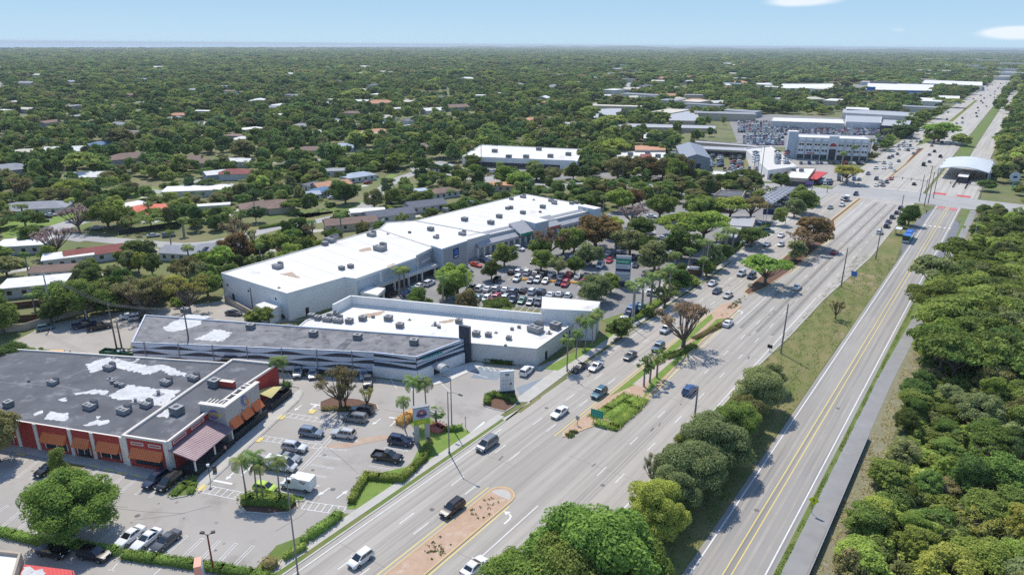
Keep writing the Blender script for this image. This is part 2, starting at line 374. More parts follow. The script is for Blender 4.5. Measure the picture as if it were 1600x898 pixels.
# pavements beside the highway
b = MB(); b.poly(sband(20, 96, -73.4, -71.75), Z_ROAD+.03); b.poly(sband(118, 300, -74.0, -72.0), Z_ROAD+.03)
b.poly(Gs((310, 768), (300, 757), (362, 697), (402, 664), (432, 632), (452, 618), (470, 608), (472, 614), (466, 625), (420, 668)), Z_ROAD+.05)
b.poly(Gs((0, 703), (0, 690), (120, 705), (262, 733), (300, 757), (270, 758), (120, 724)), Z_ROAD+.04)
struct('pavement', b, M['walk'])
b = MB(); b.poly(Gs((645, 598), (652, 593), (735, 566), (752, 566), (757, 570), (700, 596), (680, 601)), Z_ROAD+.05); struct('pavement', b, M['white_walk'])
b = MB(); b.poly(Gs((735, 683), (745, 690), (830, 625), (890, 580), (960, 528), (940, 530), (850, 590), (800, 628), (830, 628)), Z_ROAD+.012); struct('pavement', b, M['walk'])
b = MB()
for pts in ([(1000, 455), (1040, 470), (1120, 412), (1240, 340), (1262, 318), (1250, 318), (1225, 338), (1100, 412), (1065, 430)],):
    b.poly(Gs(*pts), Z_ROAD+.012)
struct('pavement', b, M['walk'])
b = MB(); pth = [ST(-60, -14.6), ST(160, -14.9), ST(290, -12.0), ST(372, -11.8), ST(372, -9.4), ST(290, -9.6), ST(160, -12.0), ST(-60, -11.4)]
b.poly(pth, Z_ROAD); struct('path', b, M['path']); exclude(pth)
# verges
b = MB(); b.poly([ST(-60, -39.6), ST(150, -39.2), ST(174, -38.1), ST(206, -37.7), ST(262, -34.9), ST(322, -35.1), ST(368, -35), ST(368, -30), ST(345, -29), ST(305, -30), ST(262, -26.2), ST(-60, -26.2)], Z_LOT); struct('lawn', b, M['dry_lawn'])
exclude([ST(-60, -40), ST(374, -35), ST(374, -25), ST(-60, -25)])
b = MB(); b.poly([ST(-60, -15.62), ST(300, -15.7), ST(372, -13.5), ST(372, -11.7), ST(290, -12), ST(160, -14.9), ST(-60, -14.5)], Z_LOT+.01); struct('lawn', b, M['lawn'])
b = MB(); sv = [ST(-60, -11.6), ST(160, -12.2), ST(290, -9.8), ST(374, -9.6), ST(374, -6), ST(200, -7), ST(150, -8), ST(100, -8), ST(-60, -7)]
b.poly(sv, Z_LOT); struct('verge', b, M['sand']); exclude(sv)
b = MB(); b.poly(sband(404, 3000, -33.6, -25.6, 200), Z_LOT); struct('lawn', b, M['lawn']); exclude(sband(404, 1000, -34, -25, 200))
# bus bays
b = MB(); b.poly([ST(264, -26.0), ST(272, -26.0), ST(300, -29.2), ST(345, -28.4), ST(366, -25.98), ST(374, -25.98), ST(374, -25.9), ST(264, -25.9)], Z_ROAD+.002)
b.poly([ST(246, -15.6), ST(292, -12.6), ST(338, -12.9), ST(345, -15.6)], Z_ROAD+.002); struct('bus_bay', b, M['bay'])
# kerbs
b = MB()
b.wall([ST(-60, -70.6), ST(95, -70.7)], .3, 0, Z_KERB); b.wall([ST(118, -70.8), ST(190, -70.9), ST(198, -71)], .3, 0, Z_KERB); b.wall([ST(225, -71.6), ST(335, -72.6)], .3, 0, Z_KERB)
b.wall([ST(-60, -38.75), ST(150, -38.45), ST(174, -37.5), ST(206, -37.1), ST(262, -34.3), ST(322, -34.5), ST(370, -34.5)], .3, 0, Z_KERB)
b.wall(Gs((310, 770), (420, 670), (466, 627), (474, 614), (468, 606), (455, 603)), .22, 0, .16)
struct('kerb', b, M['kerb'])
exclude(Gs((335, 440), (345, 480), (470, 515), (620, 475), (700, 425), (600, 425), (448, 480)))
exclude(Gs((1100, 300), (1300, 296), (1425, 190), (1400, 182), (1190, 178), (1140, 190), (1085, 232)))
exclude(Gs((520, 455), (860, 455), (870, 500), (515, 488)))
# road markings
b = MB(); W = 0; Y = 1
def line(s0, s1, t0, t1=None, w=.16, m=0):
    t1 = t0 if t1 is None else t1; b.strip([ST(s0, t0), ST(s1, t1)], w, Z_MARK+.002*m, m)
def dashes(s0, s1, t0, t1=None, ph=0.0, m=0, ln=3.3):
    t1 = t0 if t1 is None else t1; s = s0+ph
    while s < s1:
        f = (s-s0)/(s1-s0); f2 = (s+ln-s0)/(s1-s0); line(s, s+ln, t0+(t1-t0)*f, t0+(t1-t0)*f2, .15, m); s += 12.19
line(-60, 92, -69.65, -69.5); line(120, 196, -69.5, -69.8); line(236, 336, -71.0, -72.0)
dashes(-40, 340, -65.2, -66.0, 2.9); dashes(-40, 340, -61.9, -62.2, 2.5)
dashes(-40, 366, -47.35, -46.6, 7.9); dashes(-40, 366, -43.9, -43.0, 8.0); dashes(205, 366, -39.0, -39.4, 3)
line(-60, 77, -51.0, -50.7); line(-60, 206, -39.35, -39.2, .18); line(270, 366, -51.3, -51.5); line(172, 206, -51.2)
line(-60, 374, -25.0, -25.2, .2); line(-60, 374, -16.55, -16.3, .2)
line(-60, 374, -21.35, -21.25, .17, 1); line(-60, 374, -20.35, -20.25, .17, 1)
line(-60, 76, -60.1, None, .2, 1); line(96, 176, -59.95, -60.2, .2, 1); line(104, 116, -55, -51.4, .2, 1); line(120, 182, -52, -54.0, .2, 1); line(225, 285, -51.6, -50.9, .2, 1); line(-60, 74, -54.3, None, .2, 1)
line(313, 366, -56.7, None, .2, 1); line(313, 366, -58.6, None, .2, 1)
for k in range(26):   # hatched lane beside the far median
    s = 284+k*2.9; b.strip([ST(s, -54.4), ST(s+1.2, -52.2)], .3, Z_MARK)
line(284, 360, -54.5); line(284, 360, -52.1)
b.strip([ST(367.5, -52), ST(367.5, -36)], .6, Z_MARK); b.strip([ST(408, -74), ST(408, -57)], .6, Z_MARK)
for t in (-73.5, -35.0):
    pass
for s in (371, 373.2, 402.5, 404.7): b.strip([ST(s, -72), ST(s, -35)], .3, Z_MARK)
for k in range(6): b.strip([ST(327, -25.2+k*1.75), ST(327, -24.4+k*1.75)], 1.6, Z_MARK+.004)
for t in (-47.5, -44, -40.5, -62, -66, -70): dashes(412, 1100, t, t, 2, 0, 4)
for t in (-57.5, -54.5): line(412, 900, t, None, .2, 1)
# turn arrows
def arrow(o, az, kind='s', L=2.6):
    fr = Frame(o, az); z = Z_MARK+.004
    if kind == 's':
        b.poly([fr(-L/2, -.13), fr(L*.12, -.13), fr(L*.12, .13), fr(-L/2, .13)], z); b.poly([fr(L*.12, -.5), fr(L/2, 0), fr(L*.12, .5)], z)
    else:
        b.strip([fr(-L/2, .5), fr(-.2, .5), fr(.45, .25), fr(.7, -.3)], .3, z); b.poly([fr(.15, -.55), fr(.75, -1.35), fr(1.3, -.35)], z)
arrow(ST(71.8, -52.9), 36.15, 'l', 3.4); arrow(ST(181.5, -53.2), 36.15, 'l', 3.2)
for x, y, az in [(360, 743, 193), (384, 736, 13), (506, 768, 213), (535, 772, 33), (466, 637, 200), (489, 637, 20), (588, 659, 208), (615, 661, 25)]: arrow(G(x, y), az)
struct('road_markings', b, [M['white'], M['yellow']])
b = MB()
for (t0, t1, s0, s1) in ((-24.4, -21.8, 367.5, 372.5), (-19.8, -16.9, 367, 372), (-30.5, -24.5, 404, 409), (-20, -14, 404, 409)):
    b.poly([ST(s0, t0), ST(s1, t0), ST(s1, t1), ST(s0, t1)], Z_MARK)
struct('road_markings', b, M['redpaint'])
def stamp(txt, p, az, h, m, z):
    c = bpy.data.curves.new('lettering', 'FONT'); c.body = txt; c.size = h; c.align_x = 'CENTER'; c.align_y = 'CENTER'
    o = bpy.data.objects.new('lettering_source', c); COL.objects.link(o)
    dg = bpy.context.evaluated_depsgraph_get(); me = bpy.data.meshes.new_from_object(o.evaluated_get(dg)); bpy.data.objects.remove(o)
    me.materials.clear(); me.materials.append(m); return me
for t in (-23.1, -18.35):
    me = stamp('STOP', None, 0, 1.0, M['white'], 0)
    o = link('road_markings', me); o.location = (*ST(370, t), Z_MARK+.006); o.rotation_euler = (0, 0, -TH); o.scale = (1.0, 3.0, 1); o['kind'] = 'structure'
# tyre tracks, oil, joints, patches and manholes of the worn carriageway
M['oil'] = mat('oil_darkened_lane', (0.345, 0.318, 0.28), (0.395, 0.365, 0.322), scale=0.25, stretch=(.7, .02)); M['oil2'] = mat('dark_tyre_track', (0.20, 0.188, 0.172), (0.31, 0.288, 0.258), scale=0.2, stretch=(.9, .02)); M['tar'] = mat('tar_seam', (0.13, 0.125, 0.12), (0.2, 0.19, 0.18), scale=.6)
b = MB(); rq = random.Random(40)
for t in (-67.4, -63.5, -60.9, -52.9, -49.2, -45.6, -41.6):
    for o in (-.75, .75): b.strip([ST(s, t+o) for s in range(-60, 366, 20)], .55, Z_ROAD+.003)
for t in (-49.3, -45.1, -41.2): b.strip([ST(s, t+.25*math.sin(s*.02)) for s in range(170, 366, 12)], 1.0, Z_ROAD+.005, 1)
for t in (-23.2, -18.4):
    for o in (-.8, .8): b.strip([ST(s, t+o) for s in range(-60, 366, 30)], .5, Z_ROAD+.003)
for k in range(46): s, t = rq.uniform(45, 360), rq.choice([-67.4, -63.5, -49.2, -45.6, -41.6, -56.5 if 80 < 1 else -46]); L_ = rq.uniform(.5, 2.2); b.strip([ST(s, t), ST(s+L_, t+rq.uniform(-.2, .2))], rq.uniform(.15, .4), Z_ROAD+.007, 2)
for t in (-63.6, -45.7, -21.0): b.strip([ST(s, t+.1*math.sin(s)) for s in range(-60, 366, 7)], .05, Z_ROAD+.006, 2) if t > -30 else None
for s in range(52, 366, 31): b.strip([ST(s, -70), ST(s+.5, -60)], .045, Z_ROAD+.006, 2); b.strip([ST(s+9, -54.5), ST(s+9.6, -39)], .045, Z_ROAD+.006, 2)
for s, t in ((66, -63.7), (104, -67), (131, -48), (88, -45), (160, -66), (203, -47), (97, -22), (140, -19)): c = ST(s, t); b.disc((*c, Z_ROAD+.008), (0, 0, 1), .42, 12, 2)
for (x0, y0, x1, y1) in ((150, 790, 290, 802), (210, 812, 330, 790), (500, 690, 560, 740), (430, 830, 500, 775), (40, 775, 200, 792), (600, 640, 690, 650)): b.strip(Gs((x0, y0), ((x0+x1)/2+6, (y0+y1)/2+3), (x1, y1)), .07, Z_LOT+.009, 2)
for k in range(40): c = G(rq.uniform(20, 560), rq.uniform(690, 860)); b.disc((*c, Z_LOT+.012), (0, 0, 1), rq.uniform(.15, .5), 9, 2 if k % 3 else 1)
struct('road_wear', b, [M['oil'], M['oil2'], M['tar']])
# ------------------------------------------------------------------ medians
def island(pts, fill, ker='ykerb', h=.15, fillz=.12):
    b = MB(); P = ccw(pts); I = inset(P, .28); n = len(P)
    for k in range(n):
        j = (k+1) % n
        b.face([(*P[k], 0), (*P[j], 0), (*P[j], h), (*P[k], h)]); b.face([(*P[k], h), (*P[j], h), (*I[j], h), (*I[k], h)]); b.face([(*I[k], h), (*I[j], h), (*I[j], .05), (*I[k], .05)])
    struct('median', b, M[ker]); b = MB(); b.poly(I, fillz); struct('median', b, M[fill]); exclude(pts); return I
def rnd_tip(s, tl, tr, n=7):          # rounded nose pointing along +s
    c = (tl+tr)/2; r = abs(tr-tl)/2
    return [ST(s+r*math.cos(math.pi*k/n)-r, c+r*math.sin(math.pi*k/n)*(-1 if tr < tl else 1)*0+ (-r*math.cos(math.pi*k/n) if False else 0)) for k in range(0)] or [ST(s-r+r*math.sin(math.pi*k/n), c-r*math.cos(math.pi*k/n)) for k in range(n+1)]
def rnd_tail(s, tl, tr, n=7):
    c = (tl+tr)/2; r = abs(tr-tl)/2
    return [ST(s+r-r*math.sin(math.pi*k/n), c+r*math.cos(math.pi*k/n)) for k in range(n+1)]
island([ST(-60, -59.4)]+rnd_tip(77.8, -59.4, -54.7)+[ST(-60, -54.7)], 'bark')
b = MB(); b.poly(rnd_tip(77.0, -58.9, -55.2), .13); struct('median', b, M['walk'])
island([ST(96.5, -58.4), ST(98, -59.3), ST(184, -59.6), ST(186.5, -58.5), ST(187.5, -56.4), ST(186, -54.6), ST(160, -54.2), ST(140, -53.7), ST(126, -52.4), ST(116, -51.9), ST(108, -54.2), ST(100, -57)], 'bark')
b = MB(); b.poly([ST(116, -59.0), ST(175, -59.3), ST(172, -57.6), ST(126, -56.6)], .128); b.poly([ST(118, -52.6), ST(130, -53.6), ST(158, -54.7), ST(174, -55.2), ST(172, -56.6), ST(128, -55.2)], .128); struct('lawn', b, M['bright_lawn'])
b = MB(); b.poly([ST(124, -57.6), ST(152, -57.3), ST(152, -55.6), ST(124, -55.3)], .134); struct('median', b, M['pebble'])
island([ST(196.5, -56), ST(198.5, -58.2), ST(212, -58.7), ST(300, -59.2), ST(312, -58.6), ST(368, -58.2), ST(368, -57), ST(312, -57.1), ST(298, -53.6), ST(280, -51.7), ST(262, -52.0), ST(226, -52.6), ST(206, -54)], 'mulch')
island([ST(410, -56.4), ST(500, -55.8), ST(560, -57.8), ST(590, -58.4), ST(590, -55), ST(560, -55), ST(500, -54.6), ST(410, -55.4)], 'mulch')
island([ST(600, -62), ST(660, -63), ST(760, -62), ST(760, -56), ST(640, -56)], 'lawn')
island([ST(830, -61), ST(1200, -61), ST(1200, -57), ST(830, -57)], 'lawn')
# ------------------------------------------------------------------ restaurant car park: kerbed lawns, stall lines
area('lawn', [(542, 795), (548, 772), (556, 768), (566, 745), (600, 737), (640, 728), (655, 700), (652, 678), (640, 660), (660, 648), (700, 668), (722, 668), (743, 680), (690, 716), (600, 783), (565, 795)], 'bright_lawn', .055)
area('lawn', [(395, 892), (420, 866), (432, 852), (470, 838), (520, 822), (532, 802), (558, 802), (500, 850), (460, 880), (425, 897)], 'lawn', .055)
area('lawn', sband(20, 95, -71.7, -70.9), 'lawn', .056, True)
area('lawn', [(850, 576), (905, 546), (930, 533), (958, 515), (962, 521), (935, 541), (905, 558), (872, 579)], 'bright_lawn', .055)
area('lawn', [(940, 500), (1000, 480), (1060, 445), (1062, 450), (990, 500), (960, 512)], 'lawn', .055)
area('lawn', [(808, 643), (842, 619), (846, 621), (813, 645)], 'dry_lawn', .055)
def kerbed(pts, m, closed=True, z=.1):
    P = Gs(*pts); b = MB(); b.poly(P, z); struct('planting_bed', b, M[m]); b = MB(); b.wall(P, .2, 0, .16, closed=closed); struct('kerb', b, M['kerb']); return P
kerbed([(500, 640), (500, 628), (520, 620), (560, 624), (588, 632), (591, 640), (580, 645), (530, 645)], 'mulch')
kerbed([(374, 790), (375, 780), (385, 773), (430, 776), (464, 785), (465, 793), (450, 800), (420, 803), (385, 800)], 'mulch')
kerbed([(78, 744), (84, 738), (104, 722), (136, 728), (112, 748), (90, 752)], 'dry_lawn')
kerbed([(265, 776), (300, 745), (309, 748), (309, 763), (290, 775), (268, 779)], 'lawn')
kerbed([(433, 780), (438, 769), (478, 776), (474, 783), (448, 782)], 'lawn')
kerbed([(756, 634), (757, 618), (772, 613), (808, 620), (804, 634), (790, 643), (775, 640)], 'mulch')
b = MB()
def mark(pts, w=.12, z=Z_MARK): b.strip(Gs(*pts), w, z)
zz = lambda ox, oy, s, *pts: [(ox+x*s, oy+y*s) for x, y in pts]
def hairpin(x0, y0, x1, y1, off=.45):
    p, q = G(x0, y0), G(x1, y1); d = Vector((q[0]-p[0], q[1]-p[1])).normalized(); n = Vector((-d.y, d.x))*off/2
    b.strip([(q[0]-n.x, q[1]-n.y), (p[0]-n.x, p[1]-n.y)], .1, Z_MARK); b.strip([(q[0]+n.x, q[1]+n.y), (p[0]+n.x, p[1]+n.y)], .1, Z_MARK)
    b.strip([(p[0]-n.x*1.2, p[1]-n.y*1.2), (p[0]+n.x*1.2, p[1]+n.y*1.2)], .1, Z_MARK+.004)
for a in [(12, 790, -22, 812), (36, 796, 2, 824), (62, 801, 22, 832), (85, 806, 48, 838), (110, 808, 72, 842), (190, 820, 140, 858), (216, 824, 178, 856), (242, 828, 204, 860), (267, 832, 230, 866), (292, 837, 253, 871), (317, 841, 280, 876), (343, 845, 308, 880), (369, 849, 336, 884), (396, 853, 362, 887)]: hairpin(*a)
for a in [(9, 745, 43, 716), (27, 746, 62, 718), (49, 748, 80, 722), (128, 753, 156, 732), (152, 760, 178, 737), (167, 767, 200, 738), (188, 769, 222, 742), (212, 773, 245, 745), (234, 777, 262, 752)]: hairpin(*a)
for a in [(0, 725, 26, 708)]: mark(a and [(a[0], a[1]), (a[2], a[3])])
# double spine and stalls of the strip between restaurant and highway
mark(zz(300, 640, .2874, (800, 90), (740, 160), (640, 270), (560, 350)), .12); mark(zz(300, 640, .2874, (815, 92), (755, 165), (655, 275), (575, 352)), .12)
for q in ([(690, 205), (840, 222)], [(680, 248), (805, 270)], [(645, 298), (768, 320)], [(605, 345), (728, 368)], [(560, 395), (690, 415)], [(410, 255), (330, 240)], [(1045, 205), (1170, 225)], [(1000, 255), (1130, 275)], [(960, 305), (1110, 330)], [(825, 160), (900, 172)], [(760, 90), (890, 100)], [(595, 160), (700, 175)]):
    hairpin(*zz(300, 640, .2874, *q)[1], *zz(300, 640, .2874, *q)[0], off=.35)
def ladder(p, q, w, n):
    P, Q = Vector(G(*p)), Vector(G(*q)); d = (Q-P).normalized(); nn = Vector((-d.y, d.x))*w/2
    for s in (-1, 1): b.strip([P+nn*s, Q+nn*s], .14, Z_MARK)
    for k in range(n+1):
        c = P+(Q-P)*(k/n); b.strip([c-nn*.94, c+nn*.94], .14, Z_MARK+.004)
ladder((445, 648), (533, 661), 1.5, 9); ladder((408, 684), (502, 698), 1.5, 9); ladder((322, 764), (380, 776), 1.9, 6); ladder((475, 789), (537, 798), 1.9, 6)
mark([(332, 750), (363, 756)], .5); mark([(485, 631), (508, 634)], .5); mark([(608, 652), (645, 656)], .5); mark([(737, 676), (757, 659)], .45)
for q in ([(605, 584), (620, 607)], [(635, 597), (646, 612)], [(690, 600), (705, 613)], [(665, 600), (671, 612)], [(450, 582), (457, 595)], [(476, 581), (483, 592)]): mark(q, .14)
for q in ([(718, 577), (762, 590)], [(738, 569), (782, 582)], [(782, 582), (810, 571)], [(806, 570), (835, 575)], [(812, 566), (850, 577)], [(850, 594), (868, 577)], [(868, 577), (850, 573)]): mark(q, .14)
for k in range(5): mark([(752+k*9, 570+k*2.2), (758+k*9, 579+k*.9)], .14)
# T ends in the dark lot
for (x, y, x1, y1) in [(5, 840, -6, 848), (65, 852, 44, 869), (119, 869, 109, 879), (190, 873, 174, 891), (255, 885, 240, 898)]: mark([(x, y), (x1, y1)], .13)
for (x, y) in [(44, 869), (109, 879), (174, 891)]: mark([(x-5, y-1), (x+5, y+1)], .13)
# mall stalls
for row in ([(712, 474), (855, 487)], [(728, 445), (900, 466)], [(770, 432), (960, 452)], [(795, 418), (965, 432)], [(845, 402), (985, 414)]):
    (x0, y0), (x1, y1) = row; n = 14
    for k in range(n+1):
        p = G(x0+(x1-x0)*k/n, y0+(y1-y0)*k/n); fr = Frame(p, 20); b.strip([fr(-2.3, 0), fr(2.6, 0)], .12, Z_MARK)
mark([(1062, 450), (1080, 432)], .3); mark([(1050, 446), (1068, 430)], .3)
struct('road_markings', b, M['white'])
b = MB(); b.poly(Gs(*zz(300, 640, .2874, (700, 205), (745, 190), (830, 180), (930, 150), (1080, 135), (1085, 155), (960, 180), (850, 205), (760, 210))), Z_MARK-.004); struct('rust_stain', b, M['rust'])
b = MB(); b.poly(Gs((735, 590), (752, 572), (792, 581), (775, 594)), Z_ROAD-.004); b.poly(Gs((806, 606), (850, 590), (868, 578), (880, 585), (835, 622), (815, 620)), Z_ROAD-.004); struct('asphalt_patch', b, M['bluepaint'])
b = MB()
for p in [(488, 643), (405, 687), (317, 762), (440, 652)]:
    fr = Frame(G(*p), 13); b.poly([fr(-.8, -.6), fr(.8, -.6), fr(.8, .6), fr(-.8, .6)], Z_ROAD+.056)
for q in ((27, 709, 39, 711), (140, 727, 156, 731), (162, 733, 178, 736), (184, 738, 200, 741), (206, 742, 222, 745), (228, 746, 242, 748)):
    b.wall(Gs((q[0], q[1]), (q[2], q[3])), .2, .03, .16)
struct('kerb', b, M['yellow'])
# open lawns and back yards of the houses
for pts, m in [([(5, 372), (0, 350), (40, 330), (95, 320), (130, 335), (90, 352), (30, 370)], 'bright_lawn'), ([(100, 345), (145, 330), (142, 355), (112, 360)], 'lawn'), ([(190, 358), (262, 345), (300, 352), (240, 362)], 'lawn'), ([(180, 300), (240, 292), (265, 300), (215, 312)], 'bright_lawn'),
               ([(570, 300), (605, 288), (590, 302), (572, 314)], 'lawn'), ([(430, 350), (470, 335), (520, 330), (520, 340), (450, 352)], 'dry_lawn'), ([(390, 330), (440, 325), (470, 335), (420, 345)], 'lawn'), ([(590, 280), (612, 272), (622, 274), (600, 284)], 'bright_lawn'), ([(622, 302), (650, 285), (640, 305), (618, 318)], 'lawn'), ([(560, 318), (575, 302), (585, 305), (568, 322)], 'bright_lawn'),
               ([(330, 372), (400, 352), (470, 345), (400, 362)], 'dry_lawn'), ([(30, 500), (120, 470), (240, 460), (330, 445), (340, 452), (200, 485), (70, 508)], 'dry_lawn'), ([(460, 330), (560, 320), (560, 326), (470, 342)], 'lawn'), ([(960, 300), (1060, 298), (1050, 303), (965, 308)], 'lawn'), ([(1010, 330), (1045, 328), (1050, 338), (1000, 338)], 'lawn'), ([(1210, 342), (1235, 325), (1240, 332), (1222, 352)], 'lawn'), ([(1275, 292), (1308, 270), (1325, 268), (1300, 292)], 'bright_lawn')]:
    area('lawn', pts, m, Z_LOT-.008, ex=False)
# ------------------------------------------------------------------ building materials
M['roofdark'] = mat('dark_grey_roofing', (0.085, 0.088, 0.10), (0.135, 0.138, 0.15), scale=0.2, detail=9, c3=(0.23, 0.23, 0.24), scale3=0.3, t3=(0.54, 0.74))
M['roofdark2'] = mat('weathered_roofing', (0.14, 0.14, 0.15), (0.27, 0.265, 0.265), scale=0.3, detail=8, c3=(0.09, 0.09, 0.095), scale3=0.45, t3=(0.52, 0.68))
M['roofwhite'] = mat('white_roof_membrane', (0.73, 0.71, 0.665), (0.65, 0.63, 0.585), scale=0.10, detail=8, c3=(0.38, 0.355, 0.31), scale3=0.09, t3=(0.60, 0.78))
M['patch'] = mat('white_roof_coating', (0.66, 0.655, 0.64), (0.46, 0.46, 0.46), scale=0.7, c3=(0.22, 0.22, 0.23), scale3=.9, t3=(.62, .72))
M['redwall'] = mat('red_stucco', (0.47, 0.07, 0.055), (0.41, 0.06, 0.05), scale=0.6)
M['cream'] = mat('cream_trim', (0.76, 0.70, 0.62), rough=.8)
M['stone'] = mat('grey_stone_wall', (0.50, 0.465, 0.43), (0.42, 0.39, 0.36), scale=0.5)
M['awning'] = mat('orange_metal_awning', (0.86, 0.25, 0.085), (0.78, 0.215, 0.075), scale=1.5, rough=.45)
M['porchroof'] = mat('purple_metal_roof', (0.34, 0.25, 0.265), (0.25, 0.17, 0.19), scale=0.35, rough=.5, metal=.1)
M['glass'] = mat('dark_glass', (0.02, 0.025, 0.03), rough=.12, spec=.6)
M['fence'] = mat('black_screen', (0.028, 0.034, 0.034), rough=.6)
M['acgrey'] = mat('galvanised_metal', (0.30, 0.305, 0.32), (0.235, 0.24, 0.25), scale=2, rough=.6, metal=.1)
M['acdark'] = mat('fan_grille', (0.05, 0.05, 0.055), rough=.6)
M['wavy'] = mat('pale_blue_metal_panel', (0.56, 0.60, 0.67), (0.50, 0.54, 0.61), scale=0.7, rough=.55, metal=0)
M['slate'] = mat('dark_slate_and_gap_shade', (0.055, 0.062, 0.08), rough=.5)
M['whitewall'] = mat('white_stucco', (0.80, 0.785, 0.76), (0.73, 0.715, 0.69), scale=0.3)
M['greywall'] = mat('light_grey_stucco', (0.62, 0.605, 0.58), (0.54, 0.525, 0.50), scale=0.3)
M['bluewall'] = mat('blue_grey_stucco', (0.48, 0.53, 0.57), (0.43, 0.48, 0.52), scale=0.4)
M['pinkgrey'] = mat('warm_grey_panel', (0.36, 0.345, 0.35), rough=.7)
M['metalroof'] = mat('grey_standing_seam', (0.44, 0.44, 0.445), (0.38, 0.38, 0.39), scale=0.6, rough=.5)
M['greymetal'] = mat('grey_corrugated_metal', (0.26, 0.28, 0.31), (0.22, 0.24, 0.27), scale=0.3, rough=.5)
M['tan'] = mat('tan_stucco', (0.48, 0.40, 0.32), (0.42, 0.35, 0.28), scale=0.4)
M['shop'] = mat('shaded_shopfront', (0.05, 0.052, 0.06), (0.09, 0.085, 0.085), scale=0.6, rough=.3)  # dark tone for shopfronts, bays and openings
M['orange'] = mat('orange_felt', (0.70, 0.42, 0.19), (0.62, 0.36, 0.15), scale=0.5)
M['teal'] = mat('teal_lettering', (0.10, 0.42, 0.38), rough=.5)
M['green'] = mat('green_sign', (0.02, 0.27, 0.17), rough=.5)
M['navy'] = mat('navy_panel', (0.03, 0.05, 0.13), rough=.5)
M['lgrey'] = mat('light_panel', (0.62, 0.64, 0.67), rough=.5)
M['lime'] = mat('lime_panel', (0.30, 0.46, 0.05), rough=.5)
M['gold'] = mat('golden_lettering', (0.78, 0.60, 0.06), rough=.5)
M['purple'] = mat('purple_emblem', (0.22, 0.15, 0.33), rough=.5)
M['swoosh_blue'] = mat('blue_emblem', (0.12, 0.16, 0.42), rough=.5)
M['swoosh_orange'] = mat('orange_emblem', (0.75, 0.25, 0.06), rough=.5)
M['redband'] = mat('red_panel', (0.55, 0.06, 0.05), rough=.5)
M['bluecol'] = mat('blue_panel', (0.06, 0.17, 0.48), rough=.5)
M['salmon'] = mat('salmon_panel', (0.78, 0.36, 0.27), rough=.55)
ROOFS = {}
for k, c, c2 in (('white', (0.74, 0.73, 0.70), (0.64, 0.63, 0.60)), ('grey', (0.25, 0.26, 0.285), (0.32, 0.33, 0.35)), ('slate', (0.115, 0.125, 0.155), (0.15, 0.16, 0.19)), ('brown', (0.24, 0.16, 0.13), (0.185, 0.13, 0.11)), ('maroon', (0.27, 0.085, 0.075), (0.21, 0.07, 0.065)),
                 ('red', (0.66, 0.19, 0.12), (0.58, 0.155, 0.10)), ('terracotta', (0.56, 0.29, 0.18), (0.47, 0.24, 0.155)), ('purple', (0.19, 0.14, 0.16), (0.24, 0.17, 0.18)), ('bluegrey', (0.36, 0.42, 0.50), (0.42, 0.48, 0.55)), ('blue', (0.10, 0.19, 0.33), (0.13, 0.22, 0.36)), ('cream', (0.62, 0.57, 0.48), (0.54, 0.50, 0.42))):
    ROOFS[k] = mat(k+'_roof', c, c2, scale=0.5, c3=tuple(x*.75 for x in c), scale3=.25)
def outn(p, q):
    d = Vector((q[0]-p[0], q[1]-p[1])); L = d.length; d /= L; return d, Vector((d.y, -d.x)), L
def fpanel(mb, p, q, u0, u1, z0, z1, out, m=0, back=-.1):
    """box on the wall p->q (outside on the right hand), from u0 to u1 metres along it, standing out by out"""
    d, n, L = outn(p, q); P = Vector(p[:2])
    mb.prism([P+d*u0+n*back, P+d*u1+n*back, P+d*u1+n*out, P+d*u0+n*out], z0, z1, m, bottom=True)
def shell(mb, pts, h, t=.3, parapet=.4, m=0, mt=1, z0=0.0):
    P = ccw(pts); I = inset(P, t); n = len(P)
    for k in range(n):
        j = (k+1) % n
        mb.face([(*P[k], z0), (*P[j], z0), (*P[j], h), (*P[k], h)], m); mb.face([(*P[k], h), (*P[j], h), (*I[j], h), (*I[k], h)], mt)
        mb.face([(*I[k], h), (*I[j], h), (*I[j], h-parapet), (*I[k], h-parapet)], mt)
    return I
def flat(name, label, cat, pts, h, wall='whitewall', roof='roofwhite', parapet=.4, trim=None, group=None, root=None, t=.3, ex=True):
    c = (sum(p[0] for p in pts)/len(pts), sum(p[1] for p in pts)/len(pts), 0)
    r = root or thing(name, label, cat, c, 0, group)
    b = MB(); I = shell(b, pts, h, t, parapet); part(b, 'wall', [M[wall], M[trim or wall]], r)
    b = MB(); b.poly(I, h-parapet); part(b, 'roof', M[roof] if isinstance(roof, str) else roof, r)
    if ex: exclude(pts)
    return r
def ac(root, p, z, az=13, s=1.0, kind=0):
    b = MB(); x, y = p; s *= .82
    if kind == 0:
        b.box((x, y, z+.12), 1.9*s, 1.6*s, 1.15*s, az, 0); b.disc((x, y, z+.12+1.15*s+.012), (0, 0, 1), .5*s, 12, 1)
        for dz in (.3, .6, .9): b.box((x, y, z+dz*s+.1), 1.94*s, 1.64*s, .1*s, az, 1)
    elif kind == 1:
        b.box((x, y, z+.1), 2.3*s, 1.3*s, .85*s, az, 0); fr = Frame((x, y), az); b.box((*fr(1.05*s, 0), z+.1), 1.3*s, .8*s, 1.25*s, az, 0, 1)
        b.disc((*fr(-.2, -.5*s), z+.1+.85*s+.01), (0, 0, 1), .36*s, 10, 1); b.disc((*fr(-.2, .5*s), z+.1+.85*s+.01), (0, 0, 1), .36*s, 10, 1)
    else:
        b.tube([(x, y, z), (x, y, z+.8*s)], .3*s, 8, 0); b.tube([(x, y, z+.8*s), (x, y, z+1.0*s)], [.45*s, .2*s], 8, 0)
    b.box((x, y, z+.012), 1.7*s, 1.5*s, .1, az, 0)
    return part(b, 'rooftop_unit', [M['acgrey'], M['acdark']], root)
